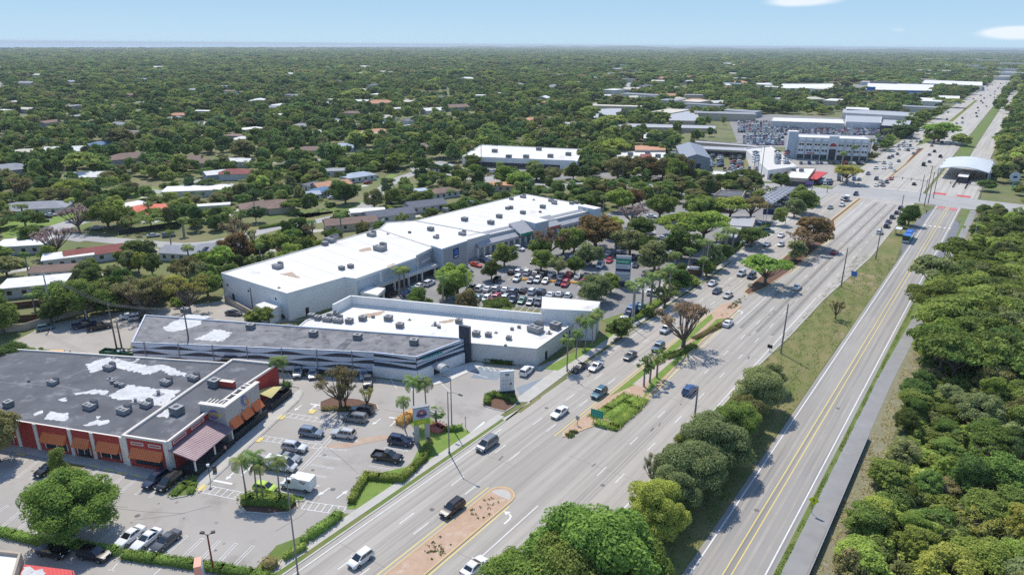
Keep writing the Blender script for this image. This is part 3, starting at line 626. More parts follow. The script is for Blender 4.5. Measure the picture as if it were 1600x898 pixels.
def ragged(P, amp, seed):
    r = random.Random(seed); out = []
    for p, q in zip(P, P[1:]+P[:1]):
        L = math.hypot(q[0]-p[0], q[1]-p[1]); n = max(2, int(L/.55))
        for k in range(n): f = k/n; e = amp*r.uniform(-1, 1)*(1.8 if r.random() < .2 else 1); out.append((p[0]+(q[0]-p[0])*f+(q[1]-p[1])/L*e, p[1]+(q[1]-p[1])*f-(q[0]-p[0])/L*e))
    return out
NSH = [0]
def sheet(root, name, pts, z, m, px=True):
    b = MB(); NSH[0] += 1; z += .0025*(NSH[0] % 12); b.poly(ragged(Gs(*pts, z=z), .3, len(pts)+int(pts[0][0])) if m in ('patch', 'rust') else Gs(*pts, z=z), z); return part(b, name, M[m], root)
def letters(mb, p, q, u0, z0, n, w, h, out, m, seed=1):
    """a row of small raised strokes where the photograph's lettering is too small to read"""
    r = random.Random(seed)
    for k in range(n):
        a = u0+k*w; hh = h*(.75+.25*r.random()); fpanel(mb, p, q, a, a+w*.28, z0, z0+hh, out, m)
        zz_ = z0+hh*r.choice([.0, .4, .75]); fpanel(mb, p, q, a+w*.28+.003, a+w*.72, zz_, zz_+h*.24, out, m)
# ------------------------------------------------------------------ restaurant
RF = Frame(G(262, 735), 13.4)
def RL(*ab): return [RF(a, b_) for a, b_ in ab]
main = RL((0, -62), (0, -7.85), (30.6, -7.85), (26.2, -48), (24.5, -62))
rest = flat('restaurant', 'low red restaurant with dark patched roof, orange awnings and a grey stone tower', 'restaurant', main, 5.4, 'redwall', 'roofdark', .35, 'cream')
bay = RL((-.25, -7.75), (-.25, 1.2), (10.4, 1.2), (20.5, 1.7), (31.4, 2.7), (31.0, -7.75))
flat('', '', '', bay, 6.1, 'redwall', 'roofdark', .4, 'cream', root=rest)
b = MB()
for k in range(len(bay)):
    p, q = ccw(bay)[k], ccw(bay)[(k+1) % 6]; d, n, L = outn(p, q)
    fpanel(b, p, q, -.14, L+.14 if k % 2 == 0 else L-.002, 5.75, 6.16, .15)
part(b, 'cornice', M['cream'], rest)
tower = RL((10.5, -.4), (10.5, 4.9), (20.6, 5.3), (20.6, -.4))
b = MB(); b.prism(RL((10.5, 4.3), (10.5, 4.9), (20.6, 5.3), (20.6, 4.7)), 0, 7.3); b.prism(RL((10.5, -.4), (10.5, 4.296), (11.0, 4.296), (11.0, -.4)), 0, 7.3); b.prism(RL((20.1, 1.5), (20.1, 4.65), (20.6, 4.65), (20.6, 1.5)), 0, 6.3); part(b, 'tower', M['stone'], rest)
b = MB(); b.poly(RL((11.0, 1.0), (11.0, 4.3), (20.1, 4.6), (20.1, 1.4)), 5.72); part(b, 'tower_deck', M['roofdark'], rest)
b = MB(); b.prism(RL((10.3, 4.15), (10.3, 5.1), (20.8, 5.5), (20.8, 4.55)), 7.25, 7.5, 0, None, True); b.prism(RL((10.3, -.5), (10.3, 4.146), (11.2, 4.146), (11.2, -.5)), 7.25, 7.5, 0, None, True)
for k in range(5): b.box((*RF(12.0, .5+k*.75), 7.2), .2, 1.6, .2, 13.4)
for k in range(4): b.box((*RF(13.2+k*2.1, 3.6), 7.2), 1.3, .3, .2, 13.4)
part(b, 'tower_cap', M['cream'], rest)
b = MB(); b.box((*RF(20.4, -1.5), 5.75), 3.0, .9, 1.2, 13.4, 0, 1); part(b, 'roof_block', [M['redwall'], M['cream']], rest)
# facade towards the lower car park
p0, p1 = RF(0, -62), RF(0, -7.85)
pil = [-46.5, -39.5, -31.0, -26.8, -19.3, -14.6, -8.4]
def fpart(name, m, root, *a): b = MB(); fpanel(b, *a); return part(b, name, M[m], root)
for x in pil: fpart('pilaster', 'cream', rest, p0, p1, x+62-.35, x+62+.35, 0, 5.4, .18)
for u in (-.1, 8.15): fpart('pilaster', 'cream', rest, RF(-.25, -7.75), RF(-.25, 1.2), u, u+.8, 0, 5.75, .2)
fpart('pilaster', 'cream', rest, RF(-.25, 1.2), RF(10.4, 1.2), .05, .75, 0, 5.75, .2)
def awning(p, q, u0, u1, zt, zb, out, name='awning'):
    d, n, L = outn(p, q); P = Vector(p[:2]); b = MB()
    A, B_ = P+d*u0, P+d*u1
    v = [(*(A+n*.02), zt), (*(B_+n*.02), zt), (*(B_+n*out), zb), (*(A+n*out), zb), (*(A+n*.02), zb), (*(B_+n*.02), zb)]
    b.face([v[3], v[2], v[1], v[0]]); b.face([v[0], v[4], v[3]]); b.face([v[1], v[2], v[5]])
    k = 0
    while u0+.15+k*.45 < u1-.05:
        c = P+d*(u0+.15+k*.45); w = d*.035
        b.face([(*(c-w+n*.04), zt+.05), (*(c-w+n*(out+.02)), zb+.05), (*(c+w+n*(out+.02)), zb+.05), (*(c+w+n*.04), zt+.05)]); 
        b.face([(*(c-w+n*.04), zt), (*(c-w+n*out), zb), (*(c-w+n*(out+.02)), zb+.05), (*(c-w+n*.04), zt+.05)]); k += 1
    part(b, name, M['awning'], rest)
for (u0, u1) in ((-45.5, -40.5), (-38.5, -32.2), (-25.5, -20.2), (-18.6, -15.3), (-13.6, -9.0)):
    awning(p0, p1, u0+62, u1+62, 3.9, 2.45, 1.1)
    b = MB(); fpanel(b, p0, p1, u0+62.3, u1+61.7, .7 if u1-u0 > 4 else .05, 2.6, .03); w_ = part(b, 'window', M['glass'], rest)
    b = MB(); fpanel(b, p0, p1, u0+62.1, u1+61.9, 2.6, 2.75, .08)
    for u in (u0+62.2, (u0+u1)/2+62, u1+61.7): fpanel(b, p0, p1, u-.08, u+.08, .6, 2.598, .08)
    sub(b, 'frame', M['cream'], w_)
awning(RF(-.25, -7.75), RF(-.25, 1.2), 1.3, 7.7, 3.9, 2.45, 1.1)
b = MB(); fpanel(b, RF(-.25, -7.75), RF(-.25, 1.2), 1.8, 7.3, .7, 2.6, .03); part(b, 'window', M['glass'], rest)
b = MB()
def hollow(mb, p, q, u0, u1, z0, z1, w=.14, out=.07):
    fpanel(mb, p, q, u0, u1, z0, z0+w, out); fpanel(mb, p, q, u0, u1, z1-w, z1, out); fpanel(mb, p, q, u0, u0+w, z0+w+.002, z1-w-.002, out); fpanel(mb, p, q, u1-w, u1, z0+w+.002, z1-w-.002, out)
hollow(b, RF(-.25, -7.75), RF(-.25, 1.2), 1.5, 4.0, 4.5, 5.1); hollow(b, RF(-.25, -7.75), RF(-.25, 1.2), 5.0, 7.5, 4.5, 5.1)
hollow(b, RF(-.25, 1.2), RF(10.4, 1.2), 1.2, 4.6, 4.85, 5.45); hollow(b, RF(-.25, 1.2), RF(10.4, 1.2), 6.0, 9.4, 4.85, 5.45)
part(b, 'wall_frame', M['cream'], rest)
# porch with sloping metal roof, dark patio below
b = MB(); q = [(*RF(-.4, 1.25), 4.5), (*RF(10.4, 1.25), 4.5), (*RF(10.4, 6.3), 3.25), (*RF(-.4, 6.3), 3.25)]
b.face(q[::-1]); b.face([(x, y, z-.18) for x, y, z in q])
for i in range(4):
    j = (i+1) % 4; b.face([q[i], q[j], (q[j][0], q[j][1], q[j][2]-.18), (q[i][0], q[i][1], q[i][2]-.18)])
for k in range(27):
    a = -.3+k*.4; b.tube([(*RF(a, 1.3), 4.52), (*RF(a, 6.28), 3.29)], .035, 4)
part(b, 'porch_roof', M['porchroof'], rest)
for a in (-.2, 5, 10.1):
    b = MB(); b.box((*RF(a, 6.0), 0), .22, .22, 3.2, 13.4); part(b, 'porch_post', M['cream'], rest)
b = MB(); b.wall(RL((-.3, 1.6), (-.3, 6.15), (10.3, 6.15)), .1, 0, 1.1); part(b, 'porch_railing', M['fence'], rest)
b = MB(); b.wall(RL((10.9, 6.0), (20.8, 6.4)), .12, 0, 1.5); part(b, 'screen_fence', M['fence'], rest)
b = MB(); b.wall(RL((22.5, 6.2), (29.5, 6.6), (29.8, 3.0)), .12, 0, 1.5); part(b, 'screen_fence', M['fence'], rest)
b = MB(); b.poly(RL((-.2, 1.3), (10.3, 1.3), (10.3, 6.0), (-.2, 6.0)), .06); b.poly(RL((21, 2), (29.5, 2.8), (29.4, 6.4), (21, 6)), .06); b.poly(RL((10.8, 5.2), (20.7, 5.5), (20.7, 6.1), (10.8, 5.8)), .07); part(b, 'patio_floor', M['roofdark'], rest)
tp, tq = RF(10.5, 4.9), RF(20.6, 5.3)
for u in (.7, 4.0, 7.2): awning(tp, tq, u, u+2.6, 4.1, 2.6, 1.1)
b = MB(); fpanel(b, tp, tq, .9, 9.6, .8, 2.6, .03); part(b, 'window', M['glass'], rest)
# emblem on the tower: tilted ring of blue and orange strokes
b = MB(); d, n, L = outn(tp, tq); P = Vector(tp)
def ring(mb, cu, cz, r0, r1, a0, a1, m, out=.1, tilt=.5, ex=.8, nseg=14):
    pts = []
    for k in range(nseg+1):
        a = a0+(a1-a0)*k/nseg; wd = (r1-r0)*math.sin(math.pi*max(.12, min(.88, k/nseg)))
        for r in (r0, r0+wd):
            x, y = r*math.cos(a)*ex, r*math.sin(a)*1.15; pts.append((x*math.cos(tilt)-y*math.sin(tilt), x*math.sin(tilt)+y*math.cos(tilt)))
    for k in range(nseg):
        f = [pts[2*k], pts[2*k+1], pts[2*k+3], pts[2*k+2]]
        mb.face([(*(P+d*(cu+x)+n*out), cz+y) for x, y in f], m)
ring(b, 5.6, 5.65, .9, 1.25, .3, 4.2, 0); ring(b, 5.6, 5.65, .85, 1.35, 3.9, 6.6, 1, .11); ring(b, 5.6, 5.6, .45, .7, .2, 5.2, 0, .1); ring(b, 5.75, 5.6, .35, .55, 3.2, 6.8, 2, .12); ring(b, 5.2, 5.5, 1.35, 1.6, -.3, 1.6, 0, .12); ring(b, 5.0, 5.0, .9, 1.2, 3.0, 4.4, 0, .1)
part(b, 'emblem', [M['swoosh_blue'], M['swoosh_orange'], M['gold']], rest)
b = MB(); p, q = RF(10.5, -.4), RF(10.5, 4.9); d, n, L = outn(p, q); P = Vector(p)
ring(b, 3.2, 5.55, .05, 1.15, 0, 2*math.pi, 0, .06, 0, 1.25); letters(b, p, q, 2.0, 5.2, 6, .42, .75, .1, 1, 5)
part(b, 'emblem', [M['purple'], M['gold']], rest)
fpart('rear_wall', 'greywall', rest, main[2], main[3], 0, 40.3, .02, 5.0, .04); fpart('rear_wall', 'greywall', rest, bay[4], bay[5], 0.1, 10.3, .02, 5.7, .04)
# roof: coating patches, seam, units
zr = 5.4-.35+.014
for pts in ([(135, 545+23), (168, 558), (233, 571), (258, 569), (275, 577), (292, 584), (290, 588), (265, 585), (250, 577), (235, 585), (200, 578), (175, 573), (140, 582)], [(200, 600), (232, 606), (282, 609), (258, 634), (240, 632), (195, 624), (168, 619)], [(115, 615), (150, 607), (172, 611), (165, 616), (140, 614), (118, 617)],
            [(70, 655), (78, 641), (95, 645), (110, 645), (105, 651), (100, 658)], [(130, 664), (150, 655), (150, 650), (160, 655), (172, 655), (168, 661), (155, 664)], [(175, 557), (178, 556), (200, 569), (194, 571)], [(200, 570), (216, 558), (219, 559), (204, 571)], [(52, 645), (68, 640), (66, 645), (56, 649)], [(90, 624), (102, 621), (106, 624), (98, 627)]):
    sheet(rest, 'roof_patch', pts, zr, 'patch')
sheet(rest, 'roof_patch', [(245, 650), (262, 638), (272, 641), (262, 652)], 6.1-.4+.014, 'patch')
b = MB(); b.strip(Gs((205, 671), (360, 563), z=5.42), .35, 5.43+.0); part(b, 'roof_seam', M['cream'], rest)
b = MB()
for l in ([(80, 600), (180, 557)], [(0, 597), (95, 603)], [(95, 603), (170, 619)]): b.strip(Gs(*l, z=zr), .12, zr+.004)
part(b, 'roof_seam', M['acgrey'], rest)
for x, y, k, s in [(170, 577, 1, 1.15), (82, 600, 1, 1.0), (259, 600, 1, 1.1), (302, 593, 1, 1.1), (140, 638, 1, 1.2), (193, 645, 1, 1.2), (228, 635, 1, 1.1), (248, 616, 2, 1.2), (14, 634, 0, 1), (212, 628, 2, 1), (176, 598, 0, .5), (183, 602, 0, .6), (190, 604, 0, .6), (172, 592, 2, .8), (110, 551, 2, .7), (45, 596, 0, .3)]: ac(rest, G(x, y, zr), zr, 25, s, k)
for x, y in ((336, 602), (277, 645)): ac(rest, G(x, y, 5.7), 5.7, 25, 1.35, 0)
b = MB(); b.prism(RL((22, -63), (27.5, -49.5), (31, -52), (26, -66)), 0, 3.2, 0, 1); part(b, 'annex', [M['tan'], M['orange']], rest)
# ------------------------------------------------------------------ silver banded building
FL, A_, B_, C_ = G(205, 533, 6), G(583.7, 548.7, 6), G(650, 556, 6), G(724, 528.5, 6)
BLk, BR = G(226, 490, 6), G(716, 526, 6)
wv = flat('medical_building', 'long single-storey building wrapped in wavy pale blue metal bands with grey roof', 'commercial building', [FL, A_, B_, C_, BR, BLk], 5.8, 'slate', 'roofdark2', .3, 'wavy')  # dark wall behind the bands paints the lens-shaped shadows in their gaps
def bands(p, q, z0, z1, rows, per, seed):
    d, n, L = outn(p, q); P = Vector(p[:2]); b = MB(); N = max(6, int(L/.8)); dz = (z1-z0)/rows
    for r in range(rows):
        for k in range(N):
            f = []
            for kk in (k, k+1):
                u = L*kk/N; w = math.sin(2*math.pi*u/per+math.pi*(r % 2)+seed)
                zb = z0+r*dz+.10+.33*dz*(1+w); zt = z0+(r+1)*dz+.02*dz; o_b = .14+.1*w; o_t = .12-.1*w*.4  # lower edge arched so the dark gaps take the shape of shadows
                f.append((P+d*u+n*o_b, zb, P+d*u+n*o_t, zt))
            (a, za, a2, zt), (c, zc, c2, zt2) = f
            b.face([(*a, za), (*c, zc), (*c2, zt2), (*a2, zt)])
    return part(b, 'metal_band', M['wavy'], wv)
bands(FL, A_, .3, 5.7, 4, 13.0, 0); bands(A_, B_, 2.9, 5.8, 3, 21.0, 1.2); bands(B_, C_, 2.9, 5.8, 3, 25.0, .4)
d, n, L = outn(FL, A_)
for k in range(7): fpart('panel_rail', 'acgrey', wv, FL, A_, 3+k*L/7, 3.12+k*L/7, .2, 6.0, .34)
b = MB(); dd = outn(A_, B_); fpanel(b, A_, B_, -.3, dd[2]+.2, 0, 2.55, .55); dd2 = outn(B_, C_); fpanel(b, B_, C_, -.02, dd2[2]-.1, 0, 2.55, .55); part(b, 'base_wall', M['whitewall'], wv)
b = MB(); c1, c2 = G(717.5, 507.5, 9.0), G(733.7, 511, 9.0); d, n, L = outn(c1, c2); b.prism([Vector(c1)-n*.6, Vector(c2)-n*.6, Vector(c2)+n*.25, Vector(c1)+n*.25], 0, 9.0); part(b, 'fin', M['slate'], wv)
b = MB(); letters(b, B_, C_, 1.8, 4.55, 13, .42, .5, .42, 0, 3); part(b, 'sign', M['teal'], wv)
b = MB(); d, n, L = outn(B_, C_); P = Vector(B_)+d*5.2; N = 9                    # barrel canopy over the entrance
for k in range(N):
    a0, a1 = math.pi*k/N, math.pi*(k+1)/N; w, hh = 1.3, 1.0
    f = [(P+d*(-w*math.cos(a)), 2.1+hh*math.sin(a)) for a in (a0, a1)]
    b.face([(*(f[0][0]+n*.5), f[0][1]), (*(f[0][0]+n*3.4), f[0][1]), (*(f[1][0]+n*3.4), f[1][1]), (*(f[1][0]+n*.5), f[1][1])])
    b.face([(*(f[0][0]+n*.52), f[0][1]-.08), (*(f[1][0]+n*.52), f[1][1]-.08), (*(f[1][0]+n*3.38), f[1][1]-.08), (*(f[0][0]+n*3.38), f[0][1]-.08)])
for sgn in (-1, 1): b.tube([(*(P+d*1.25*sgn+n*3.3), 0), (*(P+d*1.25*sgn+n*3.3), 2.2)], .06, 6)
part(b, 'entrance_canopy', M['metalroof'], wv)
b = MB(); fpanel(b, B_, C_, 4.3, 6.1, .05, 2.3, .57); part(b, 'door', M['glass'], wv)
for x, y in ((290, 488), (392, 513), (490, 524), (559, 529), (647, 537)): ac(wv, G(x, y, 5.52), 5.52, 10, 1.15, 0)
for pts in ([(255, 512), (275, 500), (318, 499), (312, 508), (285, 516), (262, 518)], [(305, 530), (338, 514), (364, 519), (348, 533)], [(268, 506), (290, 490), (330, 494), (300, 508)]): sheet(wv, 'roof_patch', pts, 5.514, 'patch')
for pts in ([(441, 512), (450, 505), (459, 506), (452, 513)], [(520, 547), (542, 529), (553, 530), (535, 549)]): sheet(wv, 'roof_patch', pts, 5.512, 'roofdark')
b = MB(); p, q = FL, A_; fpanel(b, p, q, 22, 24.2, .8, 3.3, 1.6); fpanel(b, p, q, 21.6, 24.6, 3.3, 3.5, 1.9); part(b, 'stair_landing', M['dark'], wv)
# ------------------------------------------------------------------ white-roofed shop building behind it
w2 = [G(735, 536, 4.4), G(838.7, 545, 4.4), G(905, 499, 4.4), G(918, 489, 5.2), G(846, 491, 5.2), G(548, 468, 5.2), G(480, 499, 5.0), BR]
wb = lambda f: (BLk[0]+(BR[0]-BLk[0])*f, BLk[1]+(BR[1]-BLk[1])*f+.06)
w2 = [w2[0], w2[1], w2[2], G(925, 486, 4.6), G(846, 490, 7), G(548, 462, 7), G(478, 499, 4.6), wb(.49), wb(.995)]
sh = flat('shop_building', 'low grey-walled shop building with a white roof crowded by metal units', 'commercial building', w2, 4.5, 'greywall', 'roofwhite', .25, 'whitewall')
b = MB(); b.wall(Gs((548, 461), (846, 489), z=7), .5, 0, 6.9); b.wall(Gs((548, 461), (520, 475), z=7), .5, 0, 6.9); part(b, 'parapet_wall', M['whitewall'], sh)
b = MB(); blk = Gs((846, 482), (847, 463), (938, 471), (932, 486), z=8); b.prism(blk, 0, 8, 0, 1); part(b, 'raised_block', [M['whitewall'], M['roofwhite']], sh); exclude(blk)
for x, y, k, s in [(487, 496, 0, 1), (497, 499, 0, 1), (512, 501, 1, 1.3), (528, 503, 1, 1.3), (546, 504, 0, 1.1), (567, 500, 0, 1.1), (607, 500, 0, 1.2), (625, 511, 0, 1.1), (525, 485, 0, 1), (525, 492, 0, .8), (583, 496, 0, .5), (680, 508, 2, 1.2), (686, 512, 0, .5), (717, 504, 0, 1), (744, 524, 0, 1.1), (763, 525, 0, .9), (795, 530, 0, .8), (800, 515, 0, .5), (811, 512, 0, .5), (870, 514, 0, .9), (858, 521, 2, 1), (775, 520, 2, .6), (790, 541, 0, .4), (640, 500, 2, .6)]:
    ac(sh, G(x, y, 4.27), 4.27, 15, s, k)
ac(sh, G(836, 518, 4.27), 4.27, 38, 1.9, 1); ac(sh, G(868, 513, 4.27), 4.27, 38, 1.5, 0)
for pts in ([(686, 505), (690, 501), (710, 498), (708, 503)], [(715, 491), (735, 488), (733, 492)], [(560, 492), (585, 488), (600, 485), (596, 491), (570, 497)]): sheet(sh, 'roof_stain', pts, 4.266, 'rust')
p, q = w2[1], w2[2]
b = MB(); fpanel(b, p, q, 12.5, 16.5, .7, 3.2, .03); part(b, 'window', M['glass'], sh)
b = MB()
for u in (12.4, 13.9, 15.2, 16.6): fpanel(b, p, q, u-.08, u+.08, .6, 3.3, .08)
fpanel(b, p, q, 12.3, 16.7, 1.9, 2.0, .1); part(b, 'window_frame', M['whitewall'], sh)
b = MB(); fpanel(b, p, q, 4.0, 5.0, .05, 2.1, .04); part(b, 'door', M['dark'], sh)
exclude(inset(w2, -5))
# ------------------------------------------------------------------ shopping centre
z = 8.0
mallpts = Gs((345, 425), (448, 457), (538, 431.5), (556, 434), (651, 401), (677, 388), (675, 384), (592, 356), z=z)
mall = flat('shopping_centre', 'huge white-roofed shopping centre with blue-grey front and arcade of shops', 'shopping centre', mallpts, 7.8, 'whitewall', 'roofwhite', .25, 'roofwhite')
mid = Gs((592, 357.5), (677, 386), (733, 374), (765, 365), (648, 344), (604, 347), z=7.0)
flat('', '', '', mid, 7.0, 'greywall', 'roofwhite', .25, 'greywall', root=mall)
strip = Gs((648, 343), (736, 372), (932, 326), (905, 317), (820, 302), z=6.6)
flat('', '', '', Gs((648, 343.5), (762, 366), (926, 327.5), (905, 317), (820, 302), z=6.6), 6.4, 'greywall', 'roofwhite', .2, 'greywall', root=mall)
anchor = Gs((673, 383), (690, 389), (731, 375.5), (716, 369), z=9.2)
b = MB(); b.prism(anchor, 0, 9.2, 0, 1); part(b, 'entrance_block', [M['bluewall'], M['roofwhite']], mall)
pa, qa = ccw(anchor)[0], None
AN = ccw(anchor); fi = max(range(4), key=lambda k: -((AN[k][1]+AN[(k+1) % 4][1])))   # front wall: nearest to the camera
cands = [(AN[k], AN[(k+1) % 4]) for k in range(4)]
fp, fq = max(cands, key=lambda e: outn(*e)[1].dot(Vector((.8, -.6))))
LA = outn(fp, fq)[2]
b = MB(); fpanel(b, fp, fq, .8, LA-.5, 1.4, 8.6, .06, 0); part(b, 'wall_panel', M['pinkgrey'], mall)
b = MB(); fpanel(b, fp, fq, LA*.42, LA*.42+2.6, 4.6, 7.9, .2, 0); fpanel(b, fp, fq, LA*.42+.5, LA*.42+2.1, 5.9, 7.4, .26, 1); fpanel(b, fp, fq, LA*.42+.4, LA*.42+2.2, 5.0, 5.4, .26, 2)
part(b, 'sign', [M['navy'], M['bluecol'], M['lgrey']], mall)
f1, f2 = G(556, 434, 8), G(651, 401, 8); d, n, L1 = outn(f1, f2)
b = MB(); fpanel(b, f1, f2, .2, 9, 1, 7.0, .06); fpanel(b, f1, f2, 10.2, L1-.2, 2, 7.2, .06); part(b, 'wall_panel', M['bluewall'], mall)
s1, s2 = G(651, 401, 8), G(676, 388.5, 8); d, n, L2 = outn(s1, s2)
b = MB(); fpanel(b, s1, s2, -.3, L2+.0, 2.5, 8.6, .3); part(b, 'wall_panel', M['greywall'], mall)
b = MB(); fpanel(b, s1, s2, .6, L2-.7, 3.6, 7.7, .4, 0); fpanel(b, s1, s2, 2.0, L2-2.6, 5.4, 5.9, .46, 1); part(b, 'sign', [M['pinkgrey'], M['lgrey']], mall)
b = MB(); g1, g2 = G(610, 440, 3.4), G(690, 412, 3.4); d, n, L = outn(g1, g2); fpanel(b, g1, g2, -6, L-2, 3.0, 4.0, .6, 0, -5.0); part(b, 'entrance_canopy', M['greywall'], mall)
for k in range(5):
    b = MB(); p = Vector(g1)+d*(-4+k*(L+1)/4)-n*.3; b.box((p.x, p.y, 0), .5, .5, 3.0, 40); part(b, 'column', M['whitewall'], mall)
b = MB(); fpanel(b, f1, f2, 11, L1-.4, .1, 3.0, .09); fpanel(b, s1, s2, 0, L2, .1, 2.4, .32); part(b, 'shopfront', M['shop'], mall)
for e_ in (mallpts, mid, strip): exclude(inset(e_, -4))
# sloping canopies and shopfronts of the strip
F0, F1 = G(738, 372, 6.4), G(928, 327, 6.4); d, n, LS = outn(F0, F1); P = Vector(F0)
def slope(u0, u1, zt, zb, o0, o1, name='canopy_roof', m='metalroof'):
    b = MB(); v = [(*(P+d*u0+n*o0), zt), (*(P+d*u1+n*o0), zt), (*(P+d*u1+n*o1), zb), (*(P+d*u0+n*o1), zb)]
    b.face(v[::-1]); b.face([(*(P+d*u0+n*o0), zt), (*(P+d*u0+n*o1), zb), (*(P+d*u0+n*o0), zb)]); b.face([(*(P+d*u1+n*o0), zt), (*(P+d*u1+n*o0), zb), (*(P+d*u1+n*o1), zb)])
    k = u0+.5
    while k < u1: b.tube([(*(P+d*k+n*o0), zt+.02), (*(P+d*k+n*o1), zb+.02)], .04, 4, cap=False); k += 1.2
    b.prism([P+d*u0+n*(o1-.3), P+d*u1+n*(o1-.3), P+d*u1+n*(o1+.05), P+d*u0+n*(o1+.05)], zb-1.0, zb-.01, 0, bottom=True)
    part(b, name, M[m], mall)
seg = [(0, .30), (.305, .40), (.53, .64), (.645, .93)]
slope(0, LS*.30, 6.9, 4.2, -2.5, 3.2); slope(LS*.302, LS*.415, 7.8, 5.0, -2.5, 3.6); slope(LS*.53, LS*.64, 7.5, 4.8, -2.5, 3.4); slope(LS*.642, LS*.93, 6.9, 4.2, -2.5, 3.2)
for u0, u1, o_ in ((.418, .528, 4), (.935, 1.0, 5)): b = MB(); b.prism([P+d*(LS*u0)-n*o_, P+d*(LS*u1)-n*o_, P+d*(LS*u1)+n*3.8, P+d*(LS*u0)+n*3.8], 0, 7.7, 0, 1); part(b, 'gable_block', [M['bluewall'], M['roofwhite']], mall)
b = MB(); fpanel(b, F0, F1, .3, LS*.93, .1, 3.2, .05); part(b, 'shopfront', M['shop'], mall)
b = MB(); fpanel(b, F0, F1, LS*.312, LS*.405, 3.9, 4.95, 3.75); part(b, 'sign', M['green'], mall)
b = MB(); fpanel(b, F0, F1, LS*.55, LS*.63, 3.9, 4.5, 3.55); part(b, 'sign', M['maroon'] if 'maroon' in M else M['redband'], mall)
for k in range(22):
    u = LS*.93*k/21
    if LS*.41 < u < LS*.535: continue
    b = MB(); p = P+d*u+n*2.9; b.box((p.x, p.y, 0), .6, .5, 3.3, 38); part(b, 'column', M['whitewall'], mall)
b = MB(); b.prism(Gs((399, 476), (430, 465), (448, 470), (420, 487), z=4), 0, 4, 0, 1); part(b, 'loading_dock', [M['whitewall'], M['roofwhite']], mall)
b = MB(); cp = Gs((563, 456), (576, 446.5), (602, 450), (590, 461), z=4); b.prism(cp, 3.2, 4, 0, 1, True); part(b, 'canopy', [M['whitewall'], M['roofwhite']], mall)
for i in range(4):
    b = MB(); c = inset(cp, .5)[i]; b.box((*c, 0), .4, .4, 3.2, 20); part(b, 'column', M['whitewall'], mall)
zm = 7.8-.25+.01
b = MB()
for k in range(1, 9): f = k/9; p = [mallpts[0][i]*(1-f)+mallpts[7][i]*f for i in (0, 1)]; q = [mallpts[1][i]*(1-f)+mallpts[5][i]*f for i in (0, 1)]; v = Vector(q)-Vector(p); b.strip([Vector(p)+v*.03, Vector(p)+v*.93], .09, zm-.004)
sq = Gs((652, 345), (820, 304), (903, 318), (765, 361), z=6.2)
for k in range(1, 10): f = k/10; p = Vector(sq[0])*(1-f)+Vector(sq[1])*f; q = Vector(sq[3])*(1-f)+Vector(sq[2])*f; b.strip([p, q], .09, 6.215)
part(b, 'roof_seam', M['acgrey'], mall)
for x, y, k, s in [(433, 419, 1, 1.5), (534, 421, 0, 1.0), (548, 418, 0, 1.0), (515, 378, 1, 1.8), (521, 374, 1, 1.5), (508, 383, 0, 1.2), (580, 369, 1, 1.5), (593, 391, 1, 2.0), (606, 366, 2, .8), (436, 450, 2, .6)]: ac(mall, G(x, y, zm), zm, 36, s, k)
for x, y, k, s in [(673, 360, 0, 1.3), (681, 372, 1, 1), (722, 367, 1, 1.3), (640, 364, 0, .6)]: ac(mall, G(x, y, 6.77), 6.77, 36, s, k)
for x, y, k, s in [(726, 345, 0, 1.4), (767, 350, 0, 1.4), (780, 340, 0, 1.3), (793, 327, 0, 1), (799, 312, 0, 1), (817, 309, 1, 1.3), (861, 315, 1, 1.2), (866, 319, 1, 1.2), (848, 325, 0, 1.3), (844, 332, 0, .6), (696, 330, 0, 1.3), (737, 318, 0, 1), (834, 313, 2, 1), (893, 319, 0, 1), (900, 318, 0, 1), (817, 334, 0, 1.2), (798, 326, 0, 1.1), (860, 313, 0, .8)]: ac(mall, G(x, y, 6.22), 6.22, 36, s, k)
for pts in ([(600, 420), (612, 412), (618, 411), (610, 419)], [(560, 390), (578, 386), (580, 391), (565, 393)], [(437, 428), (455, 425), (470, 434), (460, 433)]): sheet(mall, 'roof_stain', pts, zm+.004, 'rust')
lw = ccw(mallpts); p, q = G(345, 425, 8), G(448, 457, 8)
b = MB()
for u, zb, w, h in ((2.2, 4.2, .6, .7), (12, 4.6, .6, .6), (24, 4.8, .6, .6)): fpanel(b, p, q, u, u+w, zb, zb+h, .05)
fpanel(b, p, q, 4.2, 5.2, .05, 2.4, .05); fpanel(b, G(448, 457, 8), G(538, 431.5, 8), 5, 6, .05, 2.2, .05); part(b, 'door', M['dark'], mall)
b = MB(); b.wall(Gs((352, 470), (400, 497)), .3, 0, 1.6); tag(link('retaining_wall', b.mesh('retaining_wall', M['tan'])), 'low tan wall running from the loading yard of the white shopping centre', 'wall')
# ------------------------------------------------------------------ more buildings
def facade_rows(root, p, q, z0, dz, rows, n, w, h, m='glass', out=.04, skip=()):
    d, nn, L = outn(p, q)
    for r in range(rows):
        for k in range(n):
            if k in skip: continue
            b = MB(); u = L*(k+.5)/n; fpanel(b, p, q, u-w/2, u+w/2, z0+r*dz, z0+r*dz+h, out); part(b, 'window', M[m], root)
bd = flat('supermarket', 'white flat-roofed store beyond the shopping centre with dark roof boxes', 'store', Gs((722, 244), (752, 226), (910, 233), (902, 252), (898, 251), z=6), 6, 'whitewall', 'roofwhite')
for x, y in ((795, 247), (822, 247), (860, 246), (888, 243), (842, 235), (773, 238)): ac(bd, G(x, y, 5.65), 5.65, 20, 2, 0)
p, q = G(722, 250, 4), G(898, 257, 4)
b = MB(); fpanel(b, G(722, 244, 6), G(898, 251, 6), 2, 60, .2, 3, .05); part(b, 'shopfront', M['shop'], bd)
